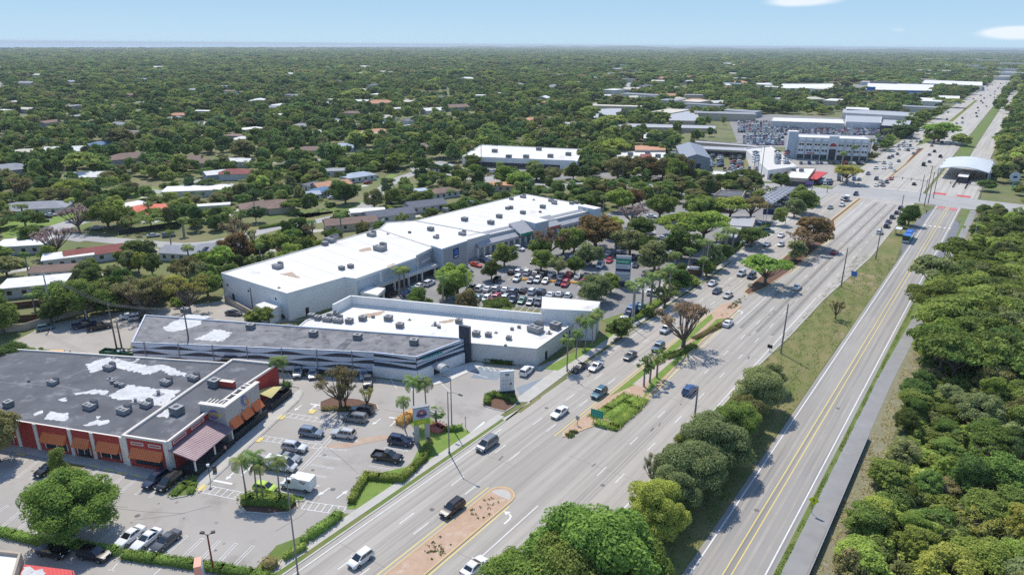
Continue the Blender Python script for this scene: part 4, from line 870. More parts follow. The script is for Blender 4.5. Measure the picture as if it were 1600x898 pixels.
bd = flat('shop_building', 'flat-roofed shops in white and terracotta beside the tall ficus hedge', 'commercial building', Gs((958, 252), (962, 236), (1040, 236), (1040, 251), z=5.5), 5.5, 'tan', 'roofwhite')
for x, y in ((985, 243), (1012, 240), (1028, 246), (1005, 248)): ac(bd, G(x, y, 5.2), 5.2, 20, 2, 0)
b = MB(); b.prism(Gs((1000, 252), (1000, 246), (1018, 246), (1018, 252), z=5.5), 5.2, 7.6); part(b, 'roof_turret', ROOFS['maroon'], bd)
b = MB(); b.prism(Gs((992, 237), (992, 230), (1040, 231), (1040, 237), z=5.5), 0, 6.6, 0, 1); part(b, 'rear_wing', [M['tan'], ROOFS['terracotta']], bd)
# grey gabled warehouse
wf = [G(1064, 267), G(1108, 266)]; d, n, L = outn(*wf); back = Vector(G(1057, 226, 8))-Vector(wf[0]); P0, P1 = Vector(wf[0]), Vector(wf[1]); c = (P0+P1+back)/2
r = thing('warehouse', 'tall grey metal warehouse with a gabled roof behind the car dealer', 'warehouse', (c.x, c.y, 0)); b = MB()
P2, P3 = P1+back, P0+back; m01, m23 = (P0+P1)/2, (P2+P3)/2; he, hp = 7.2, 9.6
b.face([(*P0, 0), (*P1, 0), (*P1, he), (*m01, hp), (*P0, he)]); b.face([(*P2, 0), (*P3, 0), (*P3, he), (*m23, hp), (*P2, he)]); b.face([(*P1, 0), (*P2, 0), (*P2, he), (*P1, he)]); b.face([(*P3, 0), (*P0, 0), (*P0, he), (*P3, he)]); part(b, 'wall', M['greymetal'], r)
b = MB(); b.face([(*(P1+d*.4), he-.1), (*(P2+d*.4), he-.1), (*m23, hp+.06), (*m01, hp+.06)]); b.face([(*(P0-d*.4), he-.1), (*m01, hp+.06), (*m23, hp+.06), (*(P3-d*.4), he-.1)]); part(b, 'roof', M['greymetal'], r)
b = MB(); fpanel(b, wf[0], wf[1], 9, 12, 0.1, 4, .06); part(b, 'door', M['dark'], r); b = MB(); fpanel(b, wf[0], wf[1], 3, 7, 5, 6.2, .06); part(b, 'sign', M['lgrey'], r); exclude([P0, P1, P2, P3])
bd = flat('car_shed', 'long low building with dark bays behind the grey warehouse', 'shed', Gs((1085, 232), (1090, 227), (1190, 231), (1190, 237), z=4.5), 4.5, 'tan', 'metalroof'); facade_rows(bd, G(1085, 232, 4.5), G(1190, 237, 4.5), .3, 3, 1, 12, 6, 3, 'shop')
# three-storey office
o0, o1 = G(1243, 248), G(1354, 252.5); d, n, L = outn(o0, o1); P = Vector(o0); D_ = 20; H3 = 14.2
OFF = [P, P+d*L, P+d*L-n*D_, P-n*D_]; bd = flat('office_building', 'three-storey pale office with blue-grey pilasters beside the highway', 'office building', [tuple(v) for v in OFF], H3, 'whitewall', 'roofwhite', .6, 'lgrey')
b = MB()
for k in range(10):
    if k in (5,): continue
    fpanel(b, o0, o1, L*k/9-.35 if k else .0, L*k/9+.35 if k < 9 else L, 0, H3-.02 if k not in (4,) else H3, .5)
fpanel(b, o0, o1, .02, L-.02, 11.2, 11.7, .62); part(b, 'pilaster', M['bluewall'], bd)
for k in range(9):
    if k == 4: continue
    for z0 in (5.2, 9.0):
        for du in (-1.45, .25):
            b = MB(); u = L*(k+.5)/9+du; fpanel(b, o0, o1, u, u+1.3, z0, z0+1.2, .05); part(b, 'window', M['glass'], bd)
b = MB(); fpanel(b, o0, o1, .5, L*4/9-.4, .1, 3.2, .04); fpanel(b, o0, o1, L*5/9+.4, L-.5, .1, 3.2, .04); part(b, 'shopfront', M['shop'], bd)
b = MB(); fpanel(b, o0, o1, L*4/9-.6, L*5/9+.6, 0, H3+1.2, .7); part(b, 'entrance_bay', M['lgrey'], bd); b = MB(); fpanel(b, o0, o1, L*4/9+.3, L*5/9-.3, .1, 7.2, .75); part(b, 'entrance', M['shop'], bd)
b = MB(); u0 = L*4.5/9
for k in range(8):
    a0, a1 = math.pi*k/8, math.pi*(k+1)/8; f = [(P+d*(u0+2.2*math.cos(a))+n*.78, 8.8+2.2*math.sin(a)) for a in (a0, a1)]
    b.face([(*(P+d*u0+n*.78), 8.8), (*f[0][0], f[0][1]), (*f[1][0], f[1][1])])
part(b, 'arched_window', M['redwall'], bd)
b = MB(); b.prism([P-d*6-n*1, P-d*.01-n*1, P-d*.01-n*8, P-d*6-n*8], 0, 17.5, 0, 1); part(b, 'stair_tower', [M['bluewall'], M['roofwhite']], bd)
b = MB(); fpanel(b, o0, o1, L*.15, L*.26, 3.6, 4.4, .1); fpanel(b, o0, o1, L*.60, L*.72, 3.6, 4.3, .1); part(b, 'sign', M['redband'], bd)
# parking deck beside it
deck = Gs((1163, 233), (1203, 229), (1245, 262), (1200, 268), z=4.5)
bd = flat('parking_deck', 'white rooftop parking deck with cars beside the pale office', 'parking deck', deck, 5.3, 'whitewall', 'white_walk', .9, 'whitewall'); facade_rows(bd, G(1200, 268, 4.5), G(1245, 262, 4.5), .3, 3, 1, 4, 3, 2.6, 'shop')
b = MB(); rp = [G(1245, 262), G(1240, 250), G(1225, 266)]; b.strip([G(1228, 278), G(1232, 264)], 7, .2); part(b, 'ramp', M['white_walk'], bd)
bd = flat('shop_building', 'beige flat-roofed corner shop with red awning by the junction', 'shop', Gs((1226, 277), (1240, 262), (1275, 262), (1262, 279), z=4.5), 4.5, 'tan', 'roofwhite')
b = MB(); p, q = G(1258, 279, 3), G(1276, 268, 3); d, n, L = outn(p, q); b.prism([Vector(p), Vector(q), Vector(q)+n*6, Vector(p)+n*6], 2.8, 3.2, 0, None, True); part(b, 'awning', M['redband'], bd)
for x, y in ((1240, 267), (1252, 268)): ac(bd, G(x, y, 4.2), 4.2, 30, 1.5, 0)
b = MB(); fpanel(b, G(1226, 277, 4.5), G(1262, 279, 4.5), 1, 12, .2, 2.6, .05); part(b, 'shopfront', M['shop'], bd)
# solar carport
cpx = Gs((1190, 307), (1219, 291), (1246, 293), (1204, 320), z=4.4)
r = thing('carport', 'long grey solar carport roof over parked cars by the highway', 'carport', (*cpx[0], 0)); b = MB(); b.prism(cpx, 4.0, 4.4, 0, 0, True); part(b, 'roof', M['metalroof'], r)
b = MB()
c0, c1, c2, c3 = [Vector(v) for v in cpx]
for i in range(9):
    for j in range(4):
        f = lambda u, v: (c0*(1-u)+c1*u)*(1-v)+(c3*(1-u)+c2*u)*v
        u0, u1, v0, v1 = i/9+.015, (i+1)/9-.015, j/4+.04, (j+1)/4-.03; b.prism([f(u0, v0), f(u1, v0), f(u1, v1), f(u0, v1)], 4.42, 4.5)
part(b, 'solar_panel', mat('solar_panel', (0.09, 0.085, 0.105), (0.16, 0.13, 0.13), scale=.3, rough=.25), r); exclude(cpx)
for v in inset(cpx, 1.0): b = MB(); b.box((*v, 0), .4, .4, 4.0, 36); part(b, 'post', M['acgrey'], r)
bd = flat('bank_building', 'tan drive-through building under trees in front of the solar carport', 'commercial building', Gs((1136, 352), (1142, 338), (1182, 338), (1176, 354), z=4), 4, 'tan', 'metalroof')
b = MB(); q = Gs((1118, 366), (1130, 352), (1160, 354), (1150, 372), z=3.6); b.prism(q, 3.2, 3.6, 0, 0, True); part(b, 'canopy', M['metalroof'], bd)
for v in inset(q, .6): b = MB(); b.box((*v, 0), .4, .4, 3.2, 36); part(b, 'post', M['acgrey'], bd)
bd = flat('dark_roofed_shop', 'dark hip-roofed shop among trees by the cross street', 'shop', Gs((1115, 305), (1125, 297), (1165, 298), (1160, 308), z=4), 4.2, 'tan', 'roofdark')
bd = flat('kiosk', 'small white-roofed canopy at the corner of the cross street', 'canopy', Gs((1113, 272), (1115, 266), (1145, 269), (1143, 275), z=4), 4, 'whitewall', 'roofwhite', ex=False)
# car dealers and stores further up
for nm, lab, px, h, wl, rf in [('dealer_building', 'long white dealer roof behind the three-storey office', [(1205, 189), (1208, 183), (1316, 186), (1320, 193)], 6, 'greywall', 'roofwhite'), ('dealer_building', 'grey dealer building with dark showroom beside the highway palms', [(1376, 196), (1380, 186), (1425, 188), (1420, 198)], 8, 'slate', 'metalroof'),
        ('dealer_building', 'pale dealer hall with wide grey roof before the long canopy', [(1322, 190), (1322, 180), (1378, 182), (1376, 192)], 6.5, 'whitewall', 'metalroof'), ('long_canopy', 'very long pale metal roof ending in a white gable', [(1316, 176), (1318, 170), (1442, 176), (1440, 183)], 6, 'greywall', 'metalroof'),
        ('store', 'white flat store roof in front of the long pale metal canopy', [(1322, 172), (1322, 167), (1358, 168), (1358, 172)], 6, 'whitewall', 'roofwhite'), ('store', 'cream flat-roofed store among trees below the blue and white hypermarket', [(1422, 157), (1426, 152), (1470, 153), (1468, 158)], 6, 'tan', 'roofwhite'), ('store', 'white flat store nearest the highway below the hypermarket', [(1465, 153), (1467, 149), (1500, 150), (1499, 155)], 6, 'whitewall', 'roofwhite'),
        ('store', 'wide white roof left of the blue and white hypermarket', [(1214, 138), (1222, 131), (1300, 131), (1318, 138)], 7, 'whitewall', 'roofwhite'), ('store', 'long white warehouse roof joining the hypermarket', [(1440, 130), (1445, 125), (1535, 128), (1535, 134)], 9, 'whitewall', 'roofwhite'),
        ('school_building', 'stepped pale roof between the palms, nearer the white store', [(925, 184), (935, 170), (972, 168), (970, 174), (962, 176), (965, 184)], 6, 'tan', 'metalroof'), ('school_building', 'stepped pale roof between the palms, nearer the dealers', [(1045, 188), (1048, 170), (1075, 170), (1078, 176), (1090, 177), (1092, 184), (1085, 189)], 6, 'tan', 'metalroof'), ('long_building', 'very long thin pale roof in front of the two stepped roofs', [(880, 196), (882, 190), (1118, 196), (1118, 201)], 4, 'tan', 'metalroof'),
        ('pavilion', 'small white-roofed pavilion in dark trees above the terracotta shops', [(1005, 216), (1006, 207), (1024, 207), (1023, 216)], 6, 'tan', 'roofwhite'), ('motel', 'long flat grey roof behind the warehouse palms', [(1085, 222), (1086, 219), (1180, 226), (1190, 230)], 5, 'tan', 'metalroof')]:
    flat(nm, lab.replace('left of', 'beside'), nm.split('_')[-1], Gs(*px, z=h), h, wl, rf)
hp = Gs((1352, 140), (1356, 129), (1460, 132), (1456, 142), z=10)
bd = flat('hypermarket', 'blue and white hypermarket with red base in the distance', 'store', hp, 10, 'bluecol', 'roofwhite', .6, 'bluecol'); p, q = hp[0], hp[3]
d, n, L = outn(p, q); b = MB(); fpanel(b, p, q, 1, L-1, 4.2, 7, .3); part(b, 'wall_panel', M['lgrey'], bd); b = MB(); fpanel(b, p, q, L*.2, L-2, .2, 3.6, .3); part(b, 'shopfront', M['redband'], bd); b = MB(); fpanel(b, p, q, L*.02, L*.15, 0, 14, 1); part(b, 'entrance_block', M['bluecol'], bd)
b = MB(); fpanel(b, p, q, L*.02, L*.15, 6, 9, 1.2); part(b, 'sign', M['lgrey'], bd)
for k in range(6): ac(bd, ((hp[1][0]*(1-k/14)+hp[2][0]*k/14), (hp[1][1]*(1-k/14)+hp[2][1]*k/14)-14), 9.45, 20, 4, 0)
# transit station: arched roof over the busway
r = thing('station_canopy', 'white arched station roof spanning the busway beyond the junction', 'station', (*ST(490, -21), 0)); b = MB(); N = 12; s0, s1 = 458, 506
def arch(s, f): t = -34.0+24.5*f; return (*ST(s, t), 5.4+2.0*math.sin(math.pi*f))
for k in range(N):
    a, c = k/N, (k+1)/N; b.face([arch(s0, a), arch(s0, c), arch(s1, c), arch(s1, a)][::-1])
    dn = lambda v: (v[0], v[1], v[2]-.4); b.face([dn(arch(s0, a)), dn(arch(s0, c)), dn(arch(s1, c)), dn(arch(s1, a))])
    for s in (s0, s1): b.face([arch(s, a), arch(s, c), dn(arch(s, c)), dn(arch(s, a))])
part(b, 'roof', mat('white_metal_roof', (0.68, 0.68, 0.67), (0.58, 0.59, 0.59), scale=.2, rough=.35), r)
for s in (460, 475, 490, 504):
    for t in (-33.8, -9.7): b = MB(); b.tube([(*ST(s, t), 0), (*ST(s, t), 6.0)], .35, 8); part(b, 'post', M['lgrey'], r)
b = MB(); b.wall([ST(458, -9.0), ST(506, -9.0)], .4, 0, 5.5); part(b, 'side_screen', M['greymetal'], r)
b = MB(); b.prism([ST(448, -23.4), ST(474, -23.4), ST(474, -18.6), ST(448, -18.6)], 0, 3.4, 0, 1); part(b, 'platform_kiosk', [M['shop'], M['roofwhite']], r)
b = MB(); b.prism([ST(430, -24), ST(500, -24), ST(500, -23.5), ST(430, -23.5)], 0, .5); b.prism([ST(430, -18.4), ST(500, -18.4), ST(500, -17.9), ST(430, -17.9)], 0, .5); part(b, 'platform_edge', M['dark'], r); exclude([ST(448, -38), ST(505, -38), ST(505, -6), ST(448, -6)])
# corner building in the lower corner of the photograph
cz = 4.6
r = flat('corner_building', 'tan parapet roof corner with a red awning roof beside it', 'commercial building', Gs((-60, 852), (33, 862), (20, 905), (-70, 960), z=cz), cz, 'tan', 'cream', .5, 'tan')
b = MB(); q = Gs((38, 881), (112, 890), (118, 925), (20, 925), z=3.4); b.prism(q, 3.1, 3.4, 0, 0, True)
for k in range(8): b.tube([(*G(72+k*6, 886+k*.8, 3.4), 3.45), (*G(76+k*7, 925, 3.4), 3.45)], .09, 4)
part(b, 'awning_roof', mat('red_metal_roof', (0.62, 0.07, 0.07), (0.55, 0.06, 0.06), scale=.8, rough=.4), r); sheet(r, 'roof_deck', [(38, 884), (66, 888), (60, 930), (24, 930)], 3.42, 'patch')
for v in inset(q, .5): b = MB(); b.box((*v, 0), .25, .25, 3.1, 20); part(b, 'post', M['cream'], r)
# ------------------------------------------------------------------ houses
def roofed(mb, w, d, h, style, hr, ov=.5):
    """walls (0) and a pitched roof (1); w across, d along the ridge, local coordinates"""
    W2, D2 = w/2, d/2
    for p, q in (((-W2, -D2), (W2, -D2)), ((W2, -D2), (W2, D2)), ((W2, D2), (-W2, D2)), ((-W2, D2), (-W2, -D2))): mb.face([(*p, 0), (*q, 0), (*q, h), (*p, h)], 0)
    a, c = W2+ov, D2+ov
    if style == 'flat': mb.prism([(-a, -c), (a, -c), (a, c), (-a, c)], h, h+.35, 1, 1, True); return
    r = c if style == 'gable' else max(.5, c-a); z = h-.1
    A, B, C, D, E, F = (-a, -c, z), (a, -c, z), (a, c, z), (-a, c, z), (0, -r, h+hr), (0, r, h+hr)
    mb.face([B, C, F, E], 1); mb.face([D, A, E, F], 1)
    if style == 'gable': mb.face([(-W2, -D2, h), (W2, -D2, h), (0, -D2, h+hr*.9)], 0); mb.face([(W2, D2, h), (-W2, D2, h), (0, D2, h+hr*.9)], 0)
    else: mb.face([A, B, E], 1); mb.face([C, D, F], 1)
    mb.face([A, D, C, B], 1)
WALLS = [mat('house_wall_'+k, c, tuple(x*.88 for x in c), scale=.5) for k, c in (('white', (0.62, 0.61, 0.58)), ('cream', (0.52, 0.46, 0.36)), ('grey', (0.36, 0.36, 0.37)))]
def house(px, w, d, az, roof, style='hip', wall=0, h=3.0, wing=None, label=None, hr=None, full=True):
    p = G(*px); hr = hr or w*.16; q_ = math.hypot(*p); u_ = (-p[0]/q_, -p[1]/q_); k_ = (11+d*.3 if full else (15+d*.4 if px[1] > 185 else 24+d*.8)); w_ = d*.42
    exclude([(p[0]+u_[1]*w_, p[1]-u_[0]*w_), (p[0]-u_[1]*w_, p[1]+u_[0]*w_), (p[0]-u_[1]*w_+u_[0]*k_, p[1]+u_[0]*w_+u_[1]*k_), (p[0]+u_[1]*w_+u_[0]*k_, p[1]-u_[0]*w_+u_[1]*k_)])
    fr = Frame(p, az); exclude([fr(-d/2-1.5, -w/2-1.5), fr(d/2+1.5, -w/2-1.5), fr(d/2+1.5, w/2+1.5), fr(-d/2-1.5, w/2+1.5)])
    if not full:
        b = MB(); roofed(b, w, d, h, style, hr)
        o = link('house', b.mesh('house', [WALLS[wall], ROOFS[roof]])); o.location = (*p, 0); o.rotation_euler = (0, 0, -rad(az)); o['category'] = 'house'; o['group'] = 'distant houses among the trees'; return o, p
    r = thing('house', label or '', 'house', (*p, 0), -rad(az)); b = MB(); b2 = MB(); roofed(b, w, d, h, style, hr)
    wa, ro = MB(), MB()
    def split(src, dx, dy, rot):
        for f, mi in zip(src.f, src.mi):
            pts = [src.v[i] for i in f]
            if rot: pts = [(-y, x, z_) for x, y, z_ in pts]
            pts = [(x+dx, y+dy, z_) for x, y, z_ in pts]; (ro if mi else wa).face(pts)
    split(b, 0, 0, False)
    if wing: ww, wd, dx, dy = wing; b2 = MB(); roofed(b2, ww, wd, h-.06, style, hr*ww/w); split(b2, dx, dy, True)
    wa.build('wall', WALLS[wall], r); ro.build('roof', ROOFS[roof], r)
    for k in range(4):
        wn = MB(); y = -d/2+d*(k+.6)/4.4
        for s in (-1, 1): wn.prism([(s*w/2-.03, y-.6), (s*w/2+.03, y-.6), (s*w/2+.03, y+.6), (s*w/2-.03, y+.6)], 1.0, 2.2, 0, None, True)
        wn.build('window', M['glass'], r)
    dn = MB(); dn.prism([(-.5, -d/2-.03), (.5, -d/2-.03), (.5, -d/2+.03), (-.5, -d/2+.03)], .05, 2.1); dn.build('door', M['dark'], r)
    return r, p
HN = [((233, 337), 13, 15, 60, 'red', 'hip', 0, (9, 13, 3, 3), 'red hip-roofed house with white posts beside a swimming pool'), ((58, 332), 12, 26, 75, 'grey', 'hip', 0, (9, 12, 3, -6), 'grey-roofed house on a bright lawn by the cul-de-sac'),
      ((40, 392), 10, 15, 75, 'white', 'flat', 0, None, 'white flat-roofed house under bare branches'), ((150, 405), 9, 17, 55, 'maroon', 'gable', 0, None, 'dark red gabled house among dense trees'), ((292, 403), 9, 14, 100, 'grey', 'gable', 0, None, 'grey gabled house at the end of the back street'), ((338, 398), 9, 18, 70, 'grey', 'hip', 0, None, 'grey hip-roofed house behind the white shopping centre roof'),
      ((312, 304), 13, 30, 75, 'white', 'flat', 0, None, 'broad white flat-roofed house beyond the pool house'), ((333, 331), 4, 14, 70, 'white', 'flat', 0, None, 'narrow white carport roof near the pool house'), ((418, 330), 12, 22, 62, 'brown', 'hip', 1, (9, 12, 2, 4), 'brown hip-roofed house by the curving street'), ((518, 297), 10, 18, 50, 'terracotta', 'gable', 1, None, 'terracotta gabled house by the bend of the street'),
      ((484, 312), 7, 9, 60, 'bluegrey', 'gable', 0, None, 'small pale blue gabled house by the bend of the street'), ((497, 307), 8, 10, 30, 'blue', 'gable', 0, None, 'blue-roofed house by the bend of the street'), ((560, 282), 10, 17, 45, 'bluegrey', 'hip', 0, (8, 14, -3, 2), 'pale blue-grey roofed corner house on a bright lawn'), ((530, 274), 9, 16, 75, 'grey', 'flat', 0, None, 'low grey flat-roofed house beside the blue-grey corner house'),
      ((548, 356), 9, 20, 68, 'brown', 'gable', 1, None, 'red-brown gabled house behind the white shopping roof'), ((608, 343), 10, 20, 60, 'slate', 'gable', 0, None, 'slate-grey gabled house behind the shopping roofs'), ((575, 340), 7, 14, 75, 'white', 'flat', 0, None, 'pale flat carport roof beside the slate-grey gabled house'), ((664, 328), 10, 17, 60, 'slate', 'gable', 0, None, 'dark roofed house with skylights behind the arcade'), ((692, 307), 9, 14, 55, 'brown', 'hip', 0, None, 'taupe hip-roofed house behind the arcade'), ((655, 307), 6, 8, 60, 'bluegrey', 'flat', 0, None, 'little pale shed roof beside the taupe house'),
      ((495, 240), 12, 26, 80, 'brown', 'hip', 1, None, 'long brown hip roof beside the pale lilac roof'), ((536, 236), 15, 19, 60, 'bluegrey', 'hip', 0, None, 'pale lilac hip roof in the trees'), ((664, 236), 17, 22, 30, 'purple', 'hip', 0, (12, 18, 4, -6), 'big plum-brown hip roof at the top of the street'), ((790, 297), 9, 16, 95, 'terracotta', 'flat', 1, None, 'orange flat-roofed house beside the store car park'),
      ((492, 296), 7, 10, 40, 'slate', 'hip', 0, None, 'dark slate roof half hidden behind the terracotta house'), ((520, 245), 9, 14, 75, 'brown', 'gable', 1, None, 'brown gabled roof below the lilac roof'), ((60, 455), 9, 16, 70, 'white', 'flat', 0, None, 'white flat roof beside the boat yard'), ((95, 432), 7, 14, 75, 'brown', 'gable', 0, None, 'brown shed roof beside the dark red gabled house'), ((110, 412), 8, 14, 60, 'white', 'flat', 0, None, 'white-roofed bungalow half covered by branches'), ((210, 330), 8, 10, 30, 'white', 'flat', 0, None, 'white wall house next to the red hip roof'), ((690, 268), 7, 12, 60, 'bluegrey', 'hip', 0, None, 'pale roofed house at the street junction')]
b_ = MB()
for i_, (px, w, d_, az, rf, st, wl, wing, lab) in enumerate(HN):
    house(px, w, d_, az, rf, st, wl, 3.0, wing, lab); fr = Frame(G(*px), az); s_ = (-1, 1)[i_ % 2]; q_ = [fr(s_*(d_/2+.6), -1.9), fr(s_*(d_/2+.6), 1.9), fr(s_*(d_/2+11), 2.6), fr(s_*(d_/2+11), -2.2)]; b_.poly(q_, .012+.001*i_); exclude(q_)
struct('driveway', b_, M['walk'])
FH = [((107, 243), 'white', 24), ((162, 233), 'blue', 18), ((207, 254), 'brown', 26), ((287, 258), 'brown', 20), ((8, 274), 'grey', 26), ((367, 279), 'maroon', 18), ((142, 284), 'white', 18), ((342, 280), 'white', 14), ((376, 260), 'white', 14), ((392, 208), 'white', 18), ((350, 195), 'white', 16), ((325, 262), 'brown', 18), ((40, 245), 'cream', 14), ((66, 224), 'white', 8), ((225, 168), 'grey', 22), ((305, 146), 'grey', 22), ((247, 109), 'white', 26), ((132, 128), 'white', 18),
      ((595, 167), 'terracotta', 34), ((566, 164), 'white', 16), ((525, 198), 'white', 18), ((590, 213), 'terracotta', 24), ((642, 204), 'white', 20), ((650, 194), 'slate', 24), ((676, 178), 'white', 22), ((712, 173), 'brown', 26), ((745, 155), 'white', 24), ((780, 151), 'white', 18), ((487, 214), 'white', 14), ((436, 186), 'white', 12), ((428, 174), 'grey', 18), ((570, 108), 'white', 28), ((465, 100), 'grey', 20), ((450, 82), 'white', 30), ((520, 195), 'grey', 18), ((620, 176), 'white', 12), ((600, 190), 'cream', 22), ((560, 222), 'cream', 18), ((575, 216), 'white', 14), ((475, 203), 'grey', 20), ((330, 200), 'cream', 22), ((280, 186), 'terracotta', 18), ((318, 180), 'white', 18),
      ((870, 141), 'grey', 36), ((832, 193), 'terracotta', 20), ((950, 155), 'white', 26), ((985, 145), 'cream', 30), ((1042, 155), 'terracotta', 26), ((1050, 142), 'white', 30), ((1087, 163), 'terracotta', 26), ((1155, 134), 'terracotta', 34), ((840, 121), 'maroon', 30), ((1032, 127), 'terracotta', 30), ((1115, 132), 'cream', 26), ((1090, 139), 'white', 26), ((810, 137), 'grey', 24), ((877, 210), 'grey', 18), ((862, 166), 'terracotta', 24), ((910, 123), 'maroon', 24), ((875, 122), 'brown', 34), ((955, 120), 'grey', 30), ((975, 118), 'brown', 30), ((1080, 125), 'terracotta', 24), ((1095, 122), 'white', 20), ((925, 126), 'grey', 26), ((1010, 140), 'slate', 30), ((1020, 158), 'slate', 28), ((1058, 160), 'cream', 20), ((1120, 166), 'white', 22), ((1190, 166), 'grey', 28), ((1135, 103), 'white', 40), ((1160, 101), 'terracotta', 34), ((1145, 105), 'cream', 30), ((990, 158), 'cream', 22), ((1140, 142), 'terracotta', 20), ((1060, 122), 'cream', 22), ((830, 206), 'terracotta', 14), ((700, 112), 'white', 30), ((735, 114), 'white', 24), ((820, 108), 'terracotta', 30), ((1075, 132), 'white', 20), ((1130, 138), 'white', 22), ((1225, 160), 'white', 24), ((1270, 160), 'cream', 24), ((845, 205), 'cream', 12)]
FAR_HOUSES = []
r_ = random.Random(3)
for px, rf, d_ in FH:
    o, p = house(px, d_*r_.uniform(.5, .75), d_, r_.uniform(30, 110), rf, r_.choice(['hip', 'gable', 'hip']) if rf != 'white' else r_.choice(['flat', 'gable']), r_.choice([0, 0, 1, 2]), 3.6+max(0, (200-px[1])*.03), full=False, hr=d_*.1); FAR_HOUSES.append((o, rf+'-roofed house', p))
for k in range(85):
    px = (r_.uniform(-20, 1230), 232-125*r_.random()**.8); rf = r_.choice(['white', 'grey', 'brown', 'cream', 'grey', 'white', 'terracotta' if px[0] > 780 else 'brown', 'slate', 'bluegrey']); d_ = r_.uniform(13, 22)*(1+max(0, 170-px[1])*.008); P_ = np.array([G(*px)])
    if px[0] > 700 and px[1] > 165 or excluded(P_)[0]: continue
    o, p = house(px, d_*.55, d_, 13.4+90*(k % 2), rf, r_.choice(['hip', 'gable', 'flat']), r_.choice([0, 1, 2]), 3.6+max(0, (200-px[1])*.03), full=False, hr=d_*.09); FAR_HOUSES.append((o, rf+'-roofed house', p))
# very far pale blocks near the horizon
for k, (x, y, w, h, c) in enumerate([(1330, 94, 120, 9, 'white'), (1355, 93, 100, 10, 'white'), (1402, 95, 130, 10, 'maroon'), (1415, 97, 90, 8, 'white'), (1462, 96, 130, 12, 'white'), (1490, 95, 80, 11, 'grey'), (1520, 95, 100, 10, 'white'), (1545, 98, 110, 12, 'white'), (1570, 96, 120, 12, 'grey'), (1500, 106, 120, 9, 'bluegrey'), (1455, 114, 100, 7, 'white'), (1460, 120, 60, 7, 'white'), (1540, 110, 110, 9, 'grey'), (1580, 112, 90, 9, 'grey'), (1575, 118, 70, 8, 'white'), (1560, 125, 80, 8, 'cream'), (1590, 104, 120, 12, 'white'),
                                    (850, 82, 160, 8, 'white'), (1035, 76, 400, 14, 'white'), (455, 79, 260, 10, 'white'), (480, 78.6, 240, 10, 'cream'), (600, 78.8, 220, 10, 'white'), (620, 78.5, 260, 10, 'white'), (540, 79, 200, 9, 'cream'), (1150, 77, 300, 12, 'white'), (880, 77.5, 260, 10, 'cream'), (150, 79, 300, 14, 'grey')]):
    o, p = house((x, y), w*.35, w, 120 if y > 80 else 95, c, 'flat', 0, h, full=False); o.name = 'distant_block'; o['category'] = 'building'; o['group'] = 'pale blocks near the horizon'; FAR_HOUSES.append((o, ('wide ' if w > 110 else 'low ')+c+' block', p))
for k, (x, w) in enumerate([(938, 60), (955, 50), (975, 80)]):
    o, p = house((x, 104), 25, w, 95, 'bluegrey', 'flat', 0, 6, full=False); o.data.materials[1] = mat('sky_blue_tarp', (0.22, 0.50, 0.70), rough=.6); o.name = 'blue_roofed_block'; o['category'] = 'building'; FAR_HOUSES.append((o, 'long sky-blue roof', p))
for k in range(46):
    px = (r_.uniform(880, 1480), r_.uniform(100, 192)); P_ = np.array([G(*px)])
    if excluded(P_)[0]: continue
    o, p = house(px, r_.uniform(14, 24), r_.uniform(26, 60), r_.choice([36, 126, 13, 103]), r_.choice(['white', 'white', 'grey', 'cream', 'bluegrey', 'white', 'grey']), 'flat', r_.choice([0, 1, 2]), r_.uniform(5.5, 8), full=False); o.name = 'distant_block'; o['category'] = 'building'; o['group'] = 'low commercial roofs beyond the dealers'; FAR_HOUSES.append((o, 'low flat '+o.material_slots[1].material.name.split('_')[0].replace('bluegrey', 'blue-grey')+' roof', p))
# swimming pool
b = MB(); b.poly(Gs((212, 346), (226, 340), (262, 336), (263, 341), (240, 349), (218, 350)), .07); struct('pool_deck', b, M['white_walk'])
b = MB(); b.poly(Gs((238, 342), (256, 338.5), (260, 340), (244, 343.5)), .085); struct('swimming_pool', b, M['pool'])
for nm, px in [('red-roofed pool house', (233, 337)), ('cul-de-sac', (100, 360)), ('dark red gabled house', (150, 405)), ('broad white flat house', (312, 304)), ('brown hip-roofed house', (418, 330)), ('blue-grey corner house', (560, 282)), ('lilac hip roof', (536, 236)), ('plum-brown hip roof', (664, 236)), ('slate-grey gabled house', (608, 343)), ('white store', (815, 250)), ('shopping centre arcade', (840, 350)), ('ficus hedge', (1000, 275)), ('grey warehouse', (1085, 260)), ('solar carport', (1215, 312)), ('three-storey office', (1300, 250)), ('stepped pale roofs', (1010, 182)), ('blue and white hypermarket', (1400, 138)), ('station canopy', (1510, 265)), ('boat yard', (30, 470)), ('sandy yard', (150, 500)), ('mall pylon sign', (975, 435)), ('white raised block', (890, 490)), ('sea', (100, 84)), ('long metal canopy', (1380, 178)), ('dealer lots', (1230, 205)), ('sky-blue roofs', (955, 104)), ('terracotta rooftops', (1100, 145)), ('distant town blocks', (1450, 100)), ('horizon trees', (700, 90)), ('shopping centre roof', (560, 395))]: landmark(nm, px)
label_by_place(FAR_HOUSES)
